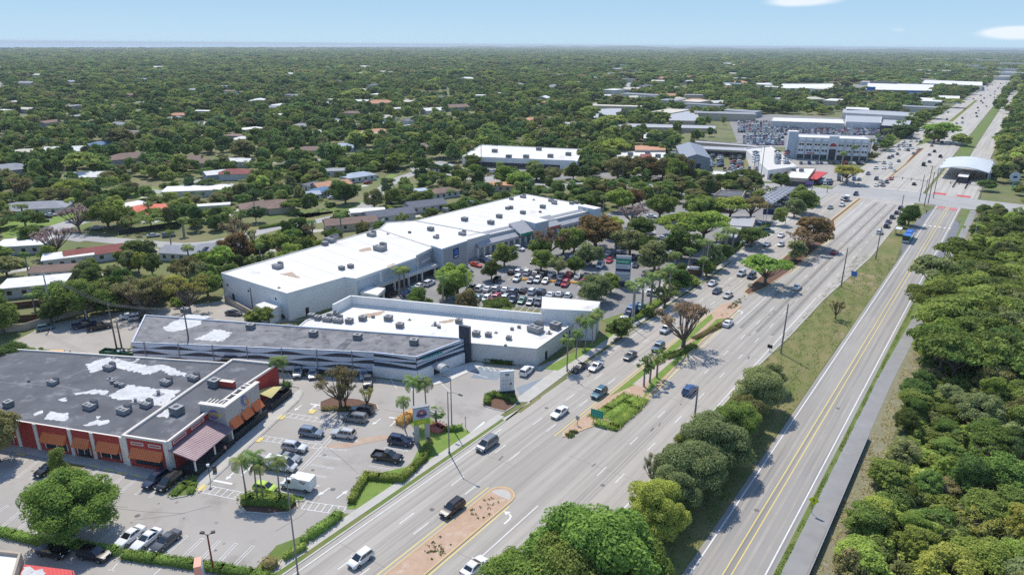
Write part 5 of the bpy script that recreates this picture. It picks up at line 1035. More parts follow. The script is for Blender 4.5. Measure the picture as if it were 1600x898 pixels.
# ------------------------------------------------------------------ vegetation
NR = np.random.default_rng(11)
LEAF = {k: leafmat('leaf_'+k, a, c, trans=.2 if k == 'palm' else .36) for k, a, c in (
 ('dark', (0.015, 0.032, 0.007), (0.050, 0.083, 0.016)), ('mid', (0.022, 0.045, 0.008), (0.075, 0.118, 0.018)), ('bright', (0.036, 0.070, 0.008), (0.108, 0.158, 0.020)), ('lime', (0.055, 0.076, 0.009), (0.148, 0.168, 0.022)),
 ('vivid', (0.026, 0.056, 0.007), (0.080, 0.128, 0.016)), ('olive', (0.042, 0.048, 0.014), (0.118, 0.112, 0.034)), ('greygreen', (0.038, 0.054, 0.018), (0.110, 0.130, 0.045)), ('rust', (0.042, 0.031, 0.010), (0.105, 0.070, 0.021)), ('brown', (0.058, 0.046, 0.020), (0.125, 0.100, 0.044)), ('pink', (0.10, 0.075, 0.062), (0.19, 0.145, 0.122)),
 ('hedge', (0.024, 0.052, 0.007), (0.085, 0.135, 0.019)), ('croton', (0.12, 0.10, 0.015), (0.34, 0.24, 0.05)), ('redleaf', (0.11, 0.035, 0.02), (0.24, 0.09, 0.05)), ('palm', (0.022, 0.045, 0.009), (0.074, 0.108, 0.026)), ('straw', (0.10, 0.095, 0.03), (0.20, 0.175, 0.07)))}
for k, cols in (('mix', [(0, (0.034, 0.066, 0.014)), (.14, (0.050, 0.096, 0.020)), (.28, (0.072, 0.118, 0.024)), (.40, (0.040, 0.076, 0.022)), (.50, (0.112, 0.142, 0.028)), (.60, (0.064, 0.104, 0.024)), (.68, (0.106, 0.102, 0.036)), (.78, (0.052, 0.086, 0.034)), (.86, (0.150, 0.186, 0.030)), (.93, (0.125, 0.098, 0.048))]),
 ('mixwild', [(0, (0.044, 0.078, 0.012)), (.16, (0.070, 0.112, 0.018)), (.32, (0.054, 0.086, 0.020)), (.44, (0.112, 0.152, 0.024)), (.56, (0.088, 0.100, 0.032)), (.68, (0.140, 0.180, 0.026)), (.8, (0.062, 0.100, 0.016)), (.9, (0.110, 0.118, 0.050))])): LEAF[k] = leafmat('leaf_'+k, (0, 0, 0), (0, 0, 0), ramp_cols=cols)
M['trunk'] = mat('bark', (0.13, 0.10, 0.08), (0.19, 0.155, 0.125), scale=2.0)
M['palmtrunk'] = mat('palm_bark', (0.25, 0.225, 0.195), (0.33, 0.30, 0.26), scale=2.0)
def quads(C, Nn, size, rng, el=.58, var=.5):
    n = len(C); Nn = Nn/np.linalg.norm(Nn, axis=1)[:, None]
    r = rng.normal(size=(n, 3)); t = np.cross(Nn, r); t /= np.linalg.norm(t, axis=1)[:, None]; u = np.cross(Nn, t)
    s = size*(1+var*(rng.random(n)*2-1))*np.where(rng.random(n) < .12, 1.5, 1); a = t*s[:, None]; b = u*(s*el)[:, None]; bend = Nn*(s*.18)[:, None]
    return np.stack([C-a-bend, C-b*1.0, C+a-bend, C+b*1.0], axis=1).reshape(-1, 3)
def ball(c, r, nu=9, nv=6):
    V, F_ = [], []
    for j in range(nv+1):
        ph = math.pi*j/nv
        for i in range(nu): th_ = 2*math.pi*i/nu; V.append((c[0]+r[0]*math.sin(ph)*math.cos(th_), c[1]+r[1]*math.sin(ph)*math.sin(th_), c[2]+r[2]*math.cos(ph)))
    for j in range(nv):
        for i in range(nu): F_.append((j*nu+i, (j+1)*nu+i, (j+1)*nu+(i+1) % nu, j*nu+(i+1) % nu))
    return V, F_
def arr_mesh(name, V, nq, extra=None, mats=None):
    """nq loose quads in V (4 per quad) followed by optional extra (verts, faces)"""
    V = np.asarray(V, float); F_ = np.arange(nq*4).reshape(-1, 4); 
    if extra and extra[0]:
        F_ = np.vstack([F_, np.array(extra[1])+len(V)]); V = np.vstack([V, np.array(extra[0])])
    me = bpy.data.meshes.new(name); me.vertices.add(len(V)); me.vertices.foreach_set('co', V.ravel()); me.loops.add(F_.size); me.loops.foreach_set('vertex_index', F_.ravel().astype(np.int32))
    me.polygons.add(len(F_)); me.polygons.foreach_set('loop_start', np.arange(0, F_.size, 4, dtype=np.int32)); me.polygons.foreach_set('loop_total', np.full(len(F_), 4, np.int32))
    for m in (mats or []): me.materials.append(m)
    me.update(calc_edges=True); return me
def cloud(name, lobes, n, size, seed, core=.68, shell=(.6, 1.14), tilt=.9, low=-.45, mats=None):
    rng = np.random.default_rng(seed); L = np.array(lobes); w = L[:, 3]*L[:, 4]+L[:, 4]*L[:, 5]+.01; idx = rng.choice(len(L), n, p=w/w.sum()); P = L[idx]
    d = rng.normal(size=(n, 3)); d /= np.linalg.norm(d, axis=1)[:, None]; d[:, 2] = np.where(d[:, 2] < low, -d[:, 2], d[:, 2])
    rr = shell[0]+(shell[1]-shell[0])*rng.random(n)**.6
    C = P[:, :3]+d*P[:, 3:6]*rr[:, None]; V = quads(C, d+(0, 0, .45)+tilt*rng.normal(size=(n, 3))*.6, size, rng)
    ev, ef = [], []
    if core:
        for l in lobes:
            v, f = ball(l[:3], [x*core for x in l[3:6]], 7, 5); ef += [tuple(i+len(ev) for i in q) for q in f]; ev += v
    return arr_mesh(name, V, n, (ev, ef), mats or [LEAF['mid']])
def lobes_for(kind, seed):
    r = random.Random(seed); L = []
    if kind in ('oak', 'round'):          # ragged crowns of many unequal boughs
        zc, hz, rr = (4.9, 3.1, 3.9) if kind == 'oak' else (4.9, 3.7, 3.5)
        for k in range(42): a = 2.4*k+r.uniform(-.5, .5); e = r.uniform(-.75, 1.0); q = rr*math.sqrt(max(0, 1-e*e*.85))*r.uniform(.5, 1.12)*(.82+.18*math.sin(a*2+seed)); s = r.uniform(.55, 1.5); L.append((q*math.cos(a)+.5*math.sin(seed), q*math.sin(a)+.5*math.cos(seed*2), zc+hz*e*r.uniform(.75, 1.08), s*1.1, s*1.1, s*r.uniform(.7, 1.0)))
    elif kind == 'giant':
        for k in range(60): a = 2.4*k+r.uniform(-.4, .4); e = r.uniform(-.5, 1.0); q = 7.0*math.sqrt(max(0, 1-e*e*.85))*r.uniform(.55, 1.06); s = r.uniform(1.1, 2.6); L.append((q*math.cos(a), q*math.sin(a), 7.4+6.2*e, s*1.15, s*1.15, s*r.uniform(.7, .95)))
    elif kind == 'umbrella':
        for k in range(16): a = 2*math.pi*(k+r.random()*.6)/10; q = r.uniform(3.0, 4.1) if k < 10 else r.uniform(.5, 2.4); s = r.uniform(1.0, 1.6); L.append((q*math.cos(a), q*math.sin(a), 6.3+(.9 if k >= 10 else 0)+r.uniform(-.5, .5)-.05*q*q*.6, s*1.25, s*1.25, s*.62))
    elif kind == 'sparse':
        for k in range(22): a = r.uniform(0, 6.28); q = 4.1*math.sqrt(r.random()); s = r.uniform(.55, 1.15); L.append((q*math.cos(a), q*math.sin(a), 5.9+r.uniform(-1.9, 2.0)*(1-q/6.5), s, s, s*.75))
    elif kind == 'tall':
        for k in range(12): a = r.uniform(0, 6.28); q = r.uniform(.3, 1.7); s = r.uniform(1.0, 1.6); L.append((q*math.cos(a), q*math.sin(a), 2.4+k*.55, s, s, s*1.1))
    elif kind == 'shrub':      # R 2.5 H 3
        for k in range(9): a = r.uniform(0, 6.28); q = r.uniform(.2, 1.7); s = r.uniform(.6, 1.1); L.append((q*math.cos(a), q*math.sin(a), .5+r.uniform(0, 1.5)*(1-q/2.6), s, s, s*.9))
    return L
DIM = {'giant': (9.0, 16.0), 'oak': (5.2, 8.8), 'round': (4.9, 9.3), 'umbrella': (5.4, 8.2), 'sparse': (5.0, 8.6), 'tall': (2.9, 10.2), 'shrub': (2.5, 3.0), 'palm': (2.6, 9.0), 'royal': (2.8, 11.0), 'sabal': (1.7, 6.0), 'bush': (2.3, 3.0)}
CROWN, TRUNK, WHOLE = {}, {}, {}
def limbs(kind, L, seed):
    r = random.Random(seed+5); b = MB(); H = DIM[kind][1]
    if kind == 'shrub':
        for l in L[:4]: b.tube([(0, 0, 0), (l[0]*.5, l[1]*.5, l[2]*.6), l[:3]], [.07, .05, .02], 5)
        return b
    fk = {'giant': 3.2, 'oak': 2.2, 'round': 2.0, 'umbrella': 2.6, 'sparse': 1.7, 'tall': 1.5}[kind]; r0 = {'tall': .2, 'giant': .5}.get(kind, .32)
    b.tube([(0, 0, -.2), (.05, 0, fk*.5), (r.uniform(-.15, .15), r.uniform(-.15, .15), fk)], [r0*1.25, r0, r0*.85], 8)
    for l in L:
        a = Vector((0, 0, fk*r.uniform(.75, 1.0))); c = Vector(l[:3]); m = a.lerp(c, .5)+Vector((r.uniform(-.3, .3), r.uniform(-.3, .3), r.uniform(-.5, .1)))
        b.tube([a, m, c], [r0*.5, r0*.32, r0*.1], 5)
        if kind == 'sparse':
            for q in range(9):
                e = c+Vector((r.uniform(-1.1, 1.1), r.uniform(-1.1, 1.1), r.uniform(.1, 1.1))); b.tube([m.lerp(c, .6), c.lerp(e, .5), e], [r0*.14, r0*.09, r0*.03], 4)
    return b
LODS = {'near': (1.0, 1.0), 'mid': (.36, 1.65), 'far': (.06, 3.8), 'vfar': (.011, 8.0)}
BASEN = {'giant': (36000, .21), 'oak': (15000, .155), 'round': (15000, .155), 'umbrella': (7500, .19), 'sparse': (1900, .14), 'tall': (5000, .18), 'shrub': (2600, .15)}
def protos(kind, lod, v):
    k = (kind, lod, v)
    if k not in CROWN:
        L = lobes_for(kind, v*17+len(kind)); n, s = BASEN[kind]; fn, fs = LODS[lod]
        CROWN[k] = cloud(f'{kind}_crown', L, int(n*fn), s*fs, v*31+7, core=0 if kind == 'sparse' else {'near': .52, 'mid': .6, 'far': .72, 'vfar': .9}[lod])
        TRUNK[k] = limbs(kind, L, v).mesh(f'{kind}_trunk', M['trunk'], 60)
    return CROWN[k], TRUNK[k]
# palms
def frond_mesh(name, fronds, length, droop, seed, leafw=.5, seg=9, arch=.5):
    rng = random.Random(seed); V = []; nq = 0
    for k in range(fronds):
        a = 2*math.pi*k/fronds+rng.uniform(-.2, .2); el = rng.uniform(.1, 1.15) if k % 3 else rng.uniform(-.3, .3); Lf = length*rng.uniform(.85, 1.1)
        p = Vector((0, 0, 0)); h = Vector((math.cos(a), math.sin(a), 0)); side = Vector((-h.y, h.x, 0)); e = el; st = Lf/seg
        for q in range(seg):
            d = h*math.cos(e)+Vector((0, 0, math.sin(e))); n = p+d*st; w = leafw*length/2.6*math.sin(math.pi*(q+1.2)/(seg+1.6))
            for sg in (-1, 1):
                for half in (0, .5):
                    b0 = p+d*st*half; b1 = p+d*st*(half+.42)
                    t0 = b0+side*sg*w+d*st*.5-Vector((0, 0, w*.38)); V += [b0, b1, t0+d*st*.25, t0]; nq += 1
            p = n; e -= droop/seg*(1+q*.25)
    return V, nq
def palm_proto(kind, v):
    k = (kind, 'near', v)
    if k in CROWN: return CROWN[k], TRUNK[k]
    R, H = DIM[kind]; r = random.Random(v); b = MB()
    if kind == 'sabal':
        rng = np.random.default_rng(v); V = []; nq = 0
        for q in range(34):      # fans on short stalks, ball-shaped head
            dvec = Vector((r.gauss(0, 1), r.gauss(0, 1), r.gauss(.15, .8))).normalized(); c = dvec*.95; s = dvec.orthogonal().normalized()
            up = dvec.cross(s)
            for f in range(7):
                a = -1.2+2.4*f/6; dd = (dvec*math.cos(a)+s*math.sin(a)).normalized(); t = c+dd*.75-Vector((0, 0, .22)); sd = up*.09; V += [c-sd*.4, c+sd*.4, t+sd, t-sd]; nq += 1
        bx = H-1.3; V = [(x, y, z_+bx) for x, y, z_ in V]
        b.tube([(0, 0, -.1), (.1, 0, H*.5), (0, .05, bx)], [.2, .17, .18], 7)
    else:
        V, nq = frond_mesh('', 17 if kind == 'palm' else 15, R*1.08, 1.35 if kind == 'palm' else 1.7, v, .55); top = H-1.0; lean = r.uniform(-.35, .35)
        V = [(p[0]+lean, p[1], p[2]+top) for p in V]
        b.tube([(0, 0, -.1), (lean*.3, 0, H*.35), (lean*.7, 0, H*.7), (lean, 0, top+.1)], [.2, .14, .13, .1] if kind == 'palm' else [.28, .25, .22, .16], 7)
        if kind == 'royal': b.tube([(lean, 0, top-1.3), (lean, 0, top+.1)], [.17, .1], 7)
    CROWN[k] = arr_mesh(f'{kind}_fronds', V, nq, None, [LEAF['palm']]); TRUNK[k] = b.mesh(f'{kind}_trunk', M['palmtrunk'], 60); return CROWN[k], TRUNK[k]
NTREE = [0]; TREES = []
def tree(xy, R, H, kind, leaf, label=None, look=None, lod='near', name=None, group=None, parts=True, cat=None):
    NTREE[0] += 1; v = NTREE[0] % 4
    if kind in ('palm', 'royal', 'sabal'): cm, tm = palm_proto(kind, v); nm, cn = 'palm_tree', 'fronds'; ct = 'palm'
    else: cm, tm = protos(kind, lod, v % (4 if lod == 'near' else 3)); nm, cn = {'shrub': ('shrub', 'foliage')}.get(kind, ('tree', 'crown')); ct = 'shrub' if kind == 'shrub' else 'tree'
    if name: nm = name
    R0, H0 = DIM[kind]; root = thing(nm, label or '', cat or ct, (xy[0], xy[1], 0.02), RNG.uniform(0, 6.28), group)
    root.scale = (R/R0, R/R0, H/H0)
    c = link(cn, cm, root); c.material_slots[0].link = 'OBJECT'; c.material_slots[0].material = LEAF[leaf]
    if parts: link('trunk' if kind != 'shrub' else 'stem', tm, root)
    if look: TREES.append((root, look, xy))
    return root
def tpx(x, y, R, H, kind, leaf, label, **k): return tree(G(x, y), R, H, kind, leaf, label, **k)
HT = [ # x, y, radius, height, habit, leaf, label
 (115, 836, 6.7, 10.4, 'giant', 'vivid', 'big round bright green tree in the hedge row of the lower car park'), (532, 637, 5.3, 9.6, 'sparse', 'olive', 'open olive-brown tree on the mulched island beside the restaurant car park'), (540, 636, 3.0, 7.0, 'sparse', 'olive', 'thin olive tree leaning out of the mulched car park island'), (574, 638, 1.8, 5.2, 'sparse', 'lime', 'small yellow-green tree at the tip of the mulched car park island'),
 (-2, 722, 6.0, 10.5, 'oak', 'olive', 'olive-brown tree standing against the restaurant wall at the photo edge'), (97, 742, 2.0, 5.4, 'tall', 'mid', 'small dense green tree on the kerbed bed by the restaurant front'),
 (925, 958, 9.4, 16.6, 'giant', 'vivid', 'huge dense vivid green tree beside the highway, largest in the foreground'), (835, 985, 7.6, 13, 'giant', 'vivid', 'vivid green tree crown beside the highway at the lower photo edge'), (985, 960, 6.0, 11.5, 'giant', 'vivid', 'vivid green tree between the huge dense tree and the bus road'),
 (890, 985, 7.0, 15.0, 'giant', 'mid', 'darker green crown leaning against the huge vivid green tree'), (965, 915, 4.6, 10.5, 'giant', 'vivid', 'smaller green crown between the huge tree and the yellow-green tree'),
 (1022, 838, 4.8, 9.8, 'giant', 'lime', 'yellow-green tree on the verge next to the huge vivid green tree'), (1050, 800, 4.4, 8.4, 'giant', 'greygreen', 'grey-green tree behind the yellow-green tree on the verge'), (1073, 775, 6.2, 9.8, 'giant', 'greygreen', 'wide grey-green tree in the verge row, casting shade on the bus road'), (1018, 760, 2.2, 6.5, 'sparse', 'greygreen', 'thin small grey-green tree at the highway edge of the verge row'),
 (1112, 728, 6.6, 10, 'giant', 'greygreen', 'wide grey-green tree around the dark utility pole in the verge'), (1150, 690, 4.8, 8.6, 'giant', 'mid', 'open green tree on the bus road side of the verge row'), (1183, 642, 5.8, 9.6, 'giant', 'greygreen', 'grey-green tree standing alone at the far end of the verge row'), (1305, 498, 2.6, 5.6, 'sparse', 'olive', 'small nearly bare tree alone on the dry grass verge'),
 (1096, 757, 4.2, 6.6, 'oak', 'olive', 'low olive tree filling the gap in the verge row'), (1135, 690, 4.6, 7.0, 'oak', 'greygreen', 'low grey-green tree leaning towards the highway in the verge row'), (1165, 668, 4.4, 7.2, 'oak', 'olive', 'olive-green tree before the last verge tree'), (1204, 612, 4.0, 6.4, 'oak', 'greygreen', 'small tree just beyond the last big verge tree'), (1042, 822, 4.0, 6.4, 'oak', 'mid', 'dense green tree between yellow-green and wide grey-green verge trees'), (1062, 742, 4.6, 7.6, 'oak', 'mid', 'green tree at the highway side of the verge row'),
 (1067, 545, 8.2, 12.8, 'sparse', 'brown', 'large brown tree with bare branches on the highway median'), (1195, 446, 6.8, 8.6, 'umbrella', 'bright', 'bright green umbrella-shaped tree on the tip of the median'), (1264, 386, 8.8, 11.2, 'oak', 'rust', 'big dark rusty crown on the highway median'), (1252, 396, 6.6, 8.4, 'sparse', 'brown', 'brown half-bare tree in front of the rusty crown on the median'), (1241, 408, 3.6, 7.0, 'tall', 'greygreen', 'grey-green tall clump between the umbrella tree and the rusty crown'),
 (1419, 352, 4.6, 8.5, 'round', 'dark', 'dark round tree behind the bus shelter'), (1410, 356, 3.0, 6.5, 'tall', 'dark', 'narrow dark tree beside the bus shelter pole'),
 (1452, 505, 7.6, 11.5, 'umbrella', 'mid', 'broad flat crown overhanging the cycle path, nearer the camera'), (1462, 462, 8.6, 12.0, 'umbrella', 'greygreen', 'broad flat crown overhanging the bus road'), (1492, 430, 8.0, 11.5, 'umbrella', 'mid', 'broad flat crown behind the one overhanging the bus road'), (1445, 560, 4.6, 6.2, 'oak', 'bright', 'bright green bushy tree at the path end of the thicket'),
 (715, 462, 6.2, 9.6, 'oak', 'bright', 'bright green tree in front of the blue-grey entrance block'), (698, 470, 3.2, 6.5, 'oak', 'mid', 'green tree next to the tall palm by the shopping centre entrance'), (768, 437, 3.2, 5.6, 'oak', 'dark', 'low dark tree at the end of the mall parking rows'), (788, 416, 4.2, 7.0, 'oak', 'mid', 'green tree beside the mall shopfront parking'), (858, 402, 6.0, 9.8, 'sparse', 'brown', 'pinkish brown sparse tree in front of the arcade'), (842, 404, 4.0, 7.6, 'oak', 'mid', 'green tree at the arcade side of the pinkish brown tree'), (880, 398, 4.8, 8.4, 'oak', 'lime', 'yellow-green tree between the pinkish brown tree and the rusty dome'), (897, 394, 5.0, 8.0, 'oak', 'mid', 'green tree under the edge of the rusty dome'),
 (930, 390, 9.6, 11.5, 'oak', 'rust', 'huge rusty dome-shaped tree in the mall car park'), (955, 372, 5.0, 8.5, 'oak', 'lime', 'yellow-green crown touching the huge rusty dome'), (920, 414, 4.6, 6.8, 'oak', 'greygreen', 'grey-green tree in the mall parking row below the rusty dome'), (845, 424, 4.2, 6.5, 'oak', 'mid', 'green tree in the second mall parking row'), (872, 430, 3.6, 6.2, 'oak', 'greygreen', 'grey-green tree beside a red car in the mall rows'), (898, 428, 3.2, 5.8, 'oak', 'mid', 'small green tree between mall rows next to the red car'), (928, 472, 6.0, 7.2, 'round', 'greygreen', 'rounded grey-green tree behind the white raised block'), (954, 458, 3.2, 5.6, 'round', 'bright', 'bright round tree at the foot of the mall pylon sign'),
 (984, 400, 6.4, 9.2, 'oak', 'greygreen', 'broad grey-green tree behind the mall pylon sign'), (1008, 404, 5.2, 8.4, 'oak', 'dark', 'dark green tree in the outer mall parking rows'), (1022, 424, 6.2, 8.6, 'oak', 'greygreen', 'grey-green tree beside the mall exit road'), (1064, 404, 6.4, 9.6, 'oak', 'dark', 'dark green tree below the bright flat crowns'), (986, 352, 6.0, 9.0, 'sparse', 'pink', 'bare pinkish tree beside the huge rusty dome'), (1000, 372, 5.6, 8.2, 'oak', 'dark', 'dark green tree behind the mall parking rows'),
 (1062, 384, 8.2, 11.0, 'umbrella', 'bright', 'flat bright green crown, nearer the mall car park'), (1098, 380, 8.4, 11.2, 'umbrella', 'bright', 'flat bright green crown, nearer the highway'), (1030, 343, 6.8, 10.5, 'oak', 'mid', 'tall green tree with visible trunks by the mall back road'), (1097, 345, 7.2, 11, 'oak', 'mid', 'tall dark-stemmed green tree behind the flat bright crowns'), (1080, 338, 4.6, 8.5, 'oak', 'dark', 'dark green tree leaning behind the flat bright crowns'), (1140, 345, 7.4, 9.5, 'umbrella', 'lime', 'yellow-green umbrella tree over the tan bank'), (1172, 345, 6.8, 9.2, 'umbrella', 'olive', 'olive umbrella tree beside the solar carport'), (1115, 340, 4.4, 8.0, 'oak', 'mid', 'mid green tree between the bank and the tall green trees'), (1250, 333, 6.8, 9.2, 'oak', 'mid', 'spreading green tree at the junction corner'), (1240, 340, 4.2, 7.0, 'oak', 'greygreen', 'grey-green tree hugging the junction corner tree'),
 (972, 330, 6.6, 9.5, 'oak', 'bright', 'bright green tree at the end of the arcade'), (988, 325, 5.2, 8.6, 'oak', 'rust', 'rusty brown tree behind the bright tree at the arcade end'), (1010, 318, 4.0, 7, 'oak', 'mid', 'green tree on the lawn behind the arcade end'), (966, 308, 4.5, 6.5, 'oak', 'olive', 'olive tree row by the cross street, in its middle'), (940, 308, 5.0, 7.0, 'oak', 'olive', 'olive tree by the cross street nearest the tall utility pole'), (912, 310, 5.0, 7.2, 'oak', 'olive', 'olive tree behind the arcade roof end'),
 (1160, 298, 9.0, 10.5, 'umbrella', 'dark', 'wide dark crown over the cross street'), (1180, 300, 6.4, 9.5, 'oak', 'dark', 'dark crown above the car park of the solar carport'), (1135, 298, 7.0, 9.5, 'oak', 'dark', 'dark green crown beside the dark hip-roofed shop'), (1106, 298, 5.6, 8.5, 'round', 'greygreen', 'round grey-green tree by the warehouse entrance'), (1056, 288, 8.0, 13, 'round', 'mid', 'tall green tree in front of the grey warehouse'), (1066, 282, 7.0, 13.5, 'oak', 'olive', 'tall olive tree touching the grey warehouse'), (1220, 293, 6.0, 7, 'round', 'dark', 'dark bushy tree beside the deck ramp'), (1322, 287, 7.6, 10, 'umbrella', 'lime', 'yellow-green tree with orange bloom at the junction'), (1316, 283, 4.0, 8, 'umbrella', 'rust', 'orange blooming crown at the junction'),
 (965, 281, 8.0, 12.5, 'round', 'olive', 'brownish ficus block, first from the store'), (990, 281, 8.0, 12.5, 'round', 'olive', 'brownish ficus block in the middle of the hedge of crowns'), (1015, 281, 8.0, 12.8, 'round', 'rust', 'brownish ficus block with rusty top'), (1035, 281, 7.4, 12.0, 'round', 'olive', 'brownish ficus block nearest the grey warehouse'), (958, 247, 11, 12, 'umbrella', 'bright', 'bright wide crown behind the terracotta shops'), (930, 247, 9, 12, 'oak', 'bright', 'bright crown beside the white store end'), (1018, 243, 6, 11, 'oak', 'dark', 'dark tree growing over the terracotta shops'),
 (1466, 222, 15, 15, 'umbrella', 'bright', 'wide green umbrella crown on the far highway median'), (1458, 224, 9, 12, 'oak', 'mid', 'green crown behind the wide umbrella crown on the far median'),
 (170, 358, 8.4, 11.5, 'oak', 'mid', 'big dense green tree beside the red-roofed pool house'), (186, 352, 6.5, 10.5, 'round', 'bright', 'bright side crown next to the red-roofed pool house'), (124, 362, 7.0, 11.5, 'sparse', 'pink', 'bare pinkish tree at the cul-de-sac'), (90, 400, 8.0, 11, 'sparse', 'pink', 'bare spreading tree over the white flat roofs'), (118, 308, 8.5, 8.5, 'umbrella', 'lime', 'flat yellow-green crown beyond the grey-roofed house'), (30, 312, 9, 12, 'sparse', 'olive', 'pale olive half-bare tree behind the grey-roofed house'), (372, 385, 6.6, 11, 'sparse', 'brown', 'tall half-bare brown tree by the back street'), (372, 413, 6.8, 10, 'oak', 'rust', 'rusty brown crown behind the white shopping roof'), (345, 425, 5.5, 9, 'oak', 'bright', 'bright green tree at the corner of the white shopping roof'), (318, 425, 5, 7.5, 'oak', 'bright', 'bright green bushy tree beside the shopping roof corner'),
 (135, 498, 7.5, 11, 'oak', 'mid', 'dense green tree over the parked pickups in the sandy yard'), (100, 495, 5.5, 10, 'tall', 'mid', 'tall green clump at the sandy yard fence'), (225, 490, 7.2, 11.5, 'sparse', 'olive', 'olive multi-stemmed tree at the yard behind the banded building'), (238, 480, 6.0, 10, 'oak', 'olive', 'olive crown in front of the yard fence'), (296, 488, 7.6, 11, 'sparse', 'lime', 'pale yellow-green multi-stemmed tree behind the banded building'), (5, 520, 7, 10, 'oak', 'mid', 'green tree at the photo edge by the sandy yard'), (25, 578, 5.5, 6.0, 'round', 'dark', 'rounded dark bushy tree next to the orange annex'), (60, 575, 3.8, 5.4, 'round', 'mid', 'green bushy tree next to the orange annex'),
 (500, 404, 4.2, 6.5, 'oak', 'bright', 'bright tree along the back of the shopping roof, first of the row'), (455, 412, 4.8, 7.0, 'oak', 'bright', 'bright tree along the back of the shopping roof, third of the row'), (480, 402, 5.0, 7.2, 'oak', 'dark', 'dark tree along the back of the shopping roof'), (520, 384, 5.2, 7, 'oak', 'dark', 'dark wide tree by the red-brown gabled house'), (540, 318, 7.0, 9.5, 'oak', 'dark', 'dark round tree by the bend of the street'), (585, 328, 5.2, 9, 'oak', 'olive', 'olive tree at the street bend by the slate-grey house'), (605, 306, 4.4, 9.5, 'tall', 'greygreen', 'fan-shaped grey-green palm-like tree on the street lawn'),
 (812, 297, 8.0, 10.5, 'oak', 'bright', 'bright rounded tree in front of the white store'), (785, 290, 7, 10, 'oak', 'bright', 'bright tree by the orange flat-roofed house'), (740, 285, 7, 9.5, 'oak', 'bright', 'bright tree at the store parking'), (720, 290, 6.0, 9, 'oak', 'mid', 'green tree by the pole near the store'), (862, 283, 7, 8.5, 'oak', 'greygreen', 'grey-green tree in front of the white store end'), (838, 281, 7, 8.5, 'oak', 'greygreen', 'grey-green tree in front of the store middle'), (660, 268, 8, 8, 'oak', 'dark', 'dark tree before the plum-brown roof'), (615, 262, 10, 9, 'oak', 'mid', 'wide green crown beyond the street junction'), (590, 262, 9, 9, 'oak', 'dark', 'wide dark crown beyond the street junction'),
]
for x, y, R, H, kd, lf, lab in HT: tpx(x, y, R*(1.18 if 690 < x < 1260 and 300 < y < 480 else 1), H*(1.1 if 690 < x < 1260 and 300 < y < 480 else 1), kd, lf, lab, lod='near' if math.hypot(*G(x, y)) < 215 else 'mid')
PL = [(385, 774, 2.3, 7.6, 'palm', 'slender palm at the restaurant end of the oval hedge bed'), (402, 776, 2.4, 8.4, 'palm', 'palm in the middle of the oval hedge bed, taller of the close pair'), (411, 778, 2.2, 7.2, 'palm', 'palm in the middle of the oval hedge bed, shorter of the close pair'), (437, 776, 2.3, 7.6, 'palm', 'slender palm at the van end of the oval hedge bed'), (633, 672, 2.0, 7.2, 'palm', 'slender palm beside the restaurant pole sign'), (647, 657, 2.6, 9.6, 'palm', 'tall palm behind the restaurant pole sign, first of two'), (667, 655, 2.5, 9.4, 'palm', 'tall palm behind the restaurant pole sign, second of two'), (682, 664, 2.1, 3.8, 'sabal', 'short fan palm in the red planting by the pole sign'),
 (437, 608, 2.2, 7.6, 'palm', 'palm at the patio corner of the restaurant, fuller one'), (444, 604, 2.0, 7.0, 'palm', 'thin palm at the patio corner of the restaurant'), (1006, 604, 2.0, 6.8, 'sabal', 'fan palm on the median, nearest the green road sign'), (1015, 598, 2.1, 7.2, 'sabal', 'fan palm on the median, middle of three'), (1026, 590, 2.1, 7.0, 'sabal', 'fan palm on the median, nearest the bare brown tree'),
 (886, 576, 2.4, 8.0, 'palm', 'palm beside the street lamp at the grey shop wall'), (900, 560, 2.2, 7.6, 'palm', 'palm along the grey shop wall, second from the lamp'), (914, 548, 2.4, 8.4, 'palm', 'palm along the grey shop wall, third from the lamp'), (925, 540, 2.4, 8.6, 'palm', 'palm along the grey shop wall, fourth from the lamp'), (931, 532, 2.3, 8.4, 'palm', 'palm at the brick entrance path, farthest from the lamp'), (905, 540, 2.2, 8.0, 'palm', 'palm close against the grey shop wall'),
 (990, 497, 3.6, 10.5, 'royal', 'tall palm by the exit lane with widest fronds'), (1003, 486, 3.4, 10, 'royal', 'tall palm by the exit lane, second from the hedge end'), (1016, 478, 3.4, 10.2, 'royal', 'tall palm by the exit lane, third from the hedge end'), (1028, 470, 3.4, 9.6, 'royal', 'tall palm by the exit lane, fourth from the hedge end'), (1045, 462, 3.2, 9.6, 'royal', 'tall palm by the exit lane nearest the highway'), (1053, 436, 3.6, 9, 'royal', 'palm beyond the exit lane, beside the brown monument'), (1075, 428, 3.4, 9, 'royal', 'palm over the brown monument sign'), (1098, 418, 4.4, 10, 'royal', 'palm beside the highway lamp across the exit lane'), (1120, 408, 4.2, 10, 'royal', 'palm on the highway hedge beyond the exit lane'), (1132, 398, 4.6, 10, 'royal', 'palm on the highway hedge, farther along'), (1143, 393, 4.0, 9, 'royal', 'palm on the highway hedge, farthest along'),
 (692, 478, 3.2, 9.8, 'royal', 'stout palm beside the shopping centre parking entrance'), (624, 462, 3.4, 9, 'royal', 'palm clump before the shopping centre entrance, first'), (632, 456, 3.0, 8, 'royal', 'palm clump before the shopping centre entrance, second'), (236, 352, 2.8, 10, 'royal', 'palm standing in front of the red pool house roof'), (206, 352, 2.6, 8, 'royal', 'palm at the terrace of the red pool house'), (535, 375, 3.4, 11, 'royal', 'tall palm by the red-brown gabled house'), (65, 480, 2.2, 6.5, 'royal', 'palm in front of the boat yard'), (40, 352, 4.2, 9, 'royal', 'palm-like tree on the bright lawn by the grey roof')]
for x, y, R, H, kd, lab in PL: tpx(x, y, R, H, kd, 'palm', lab)
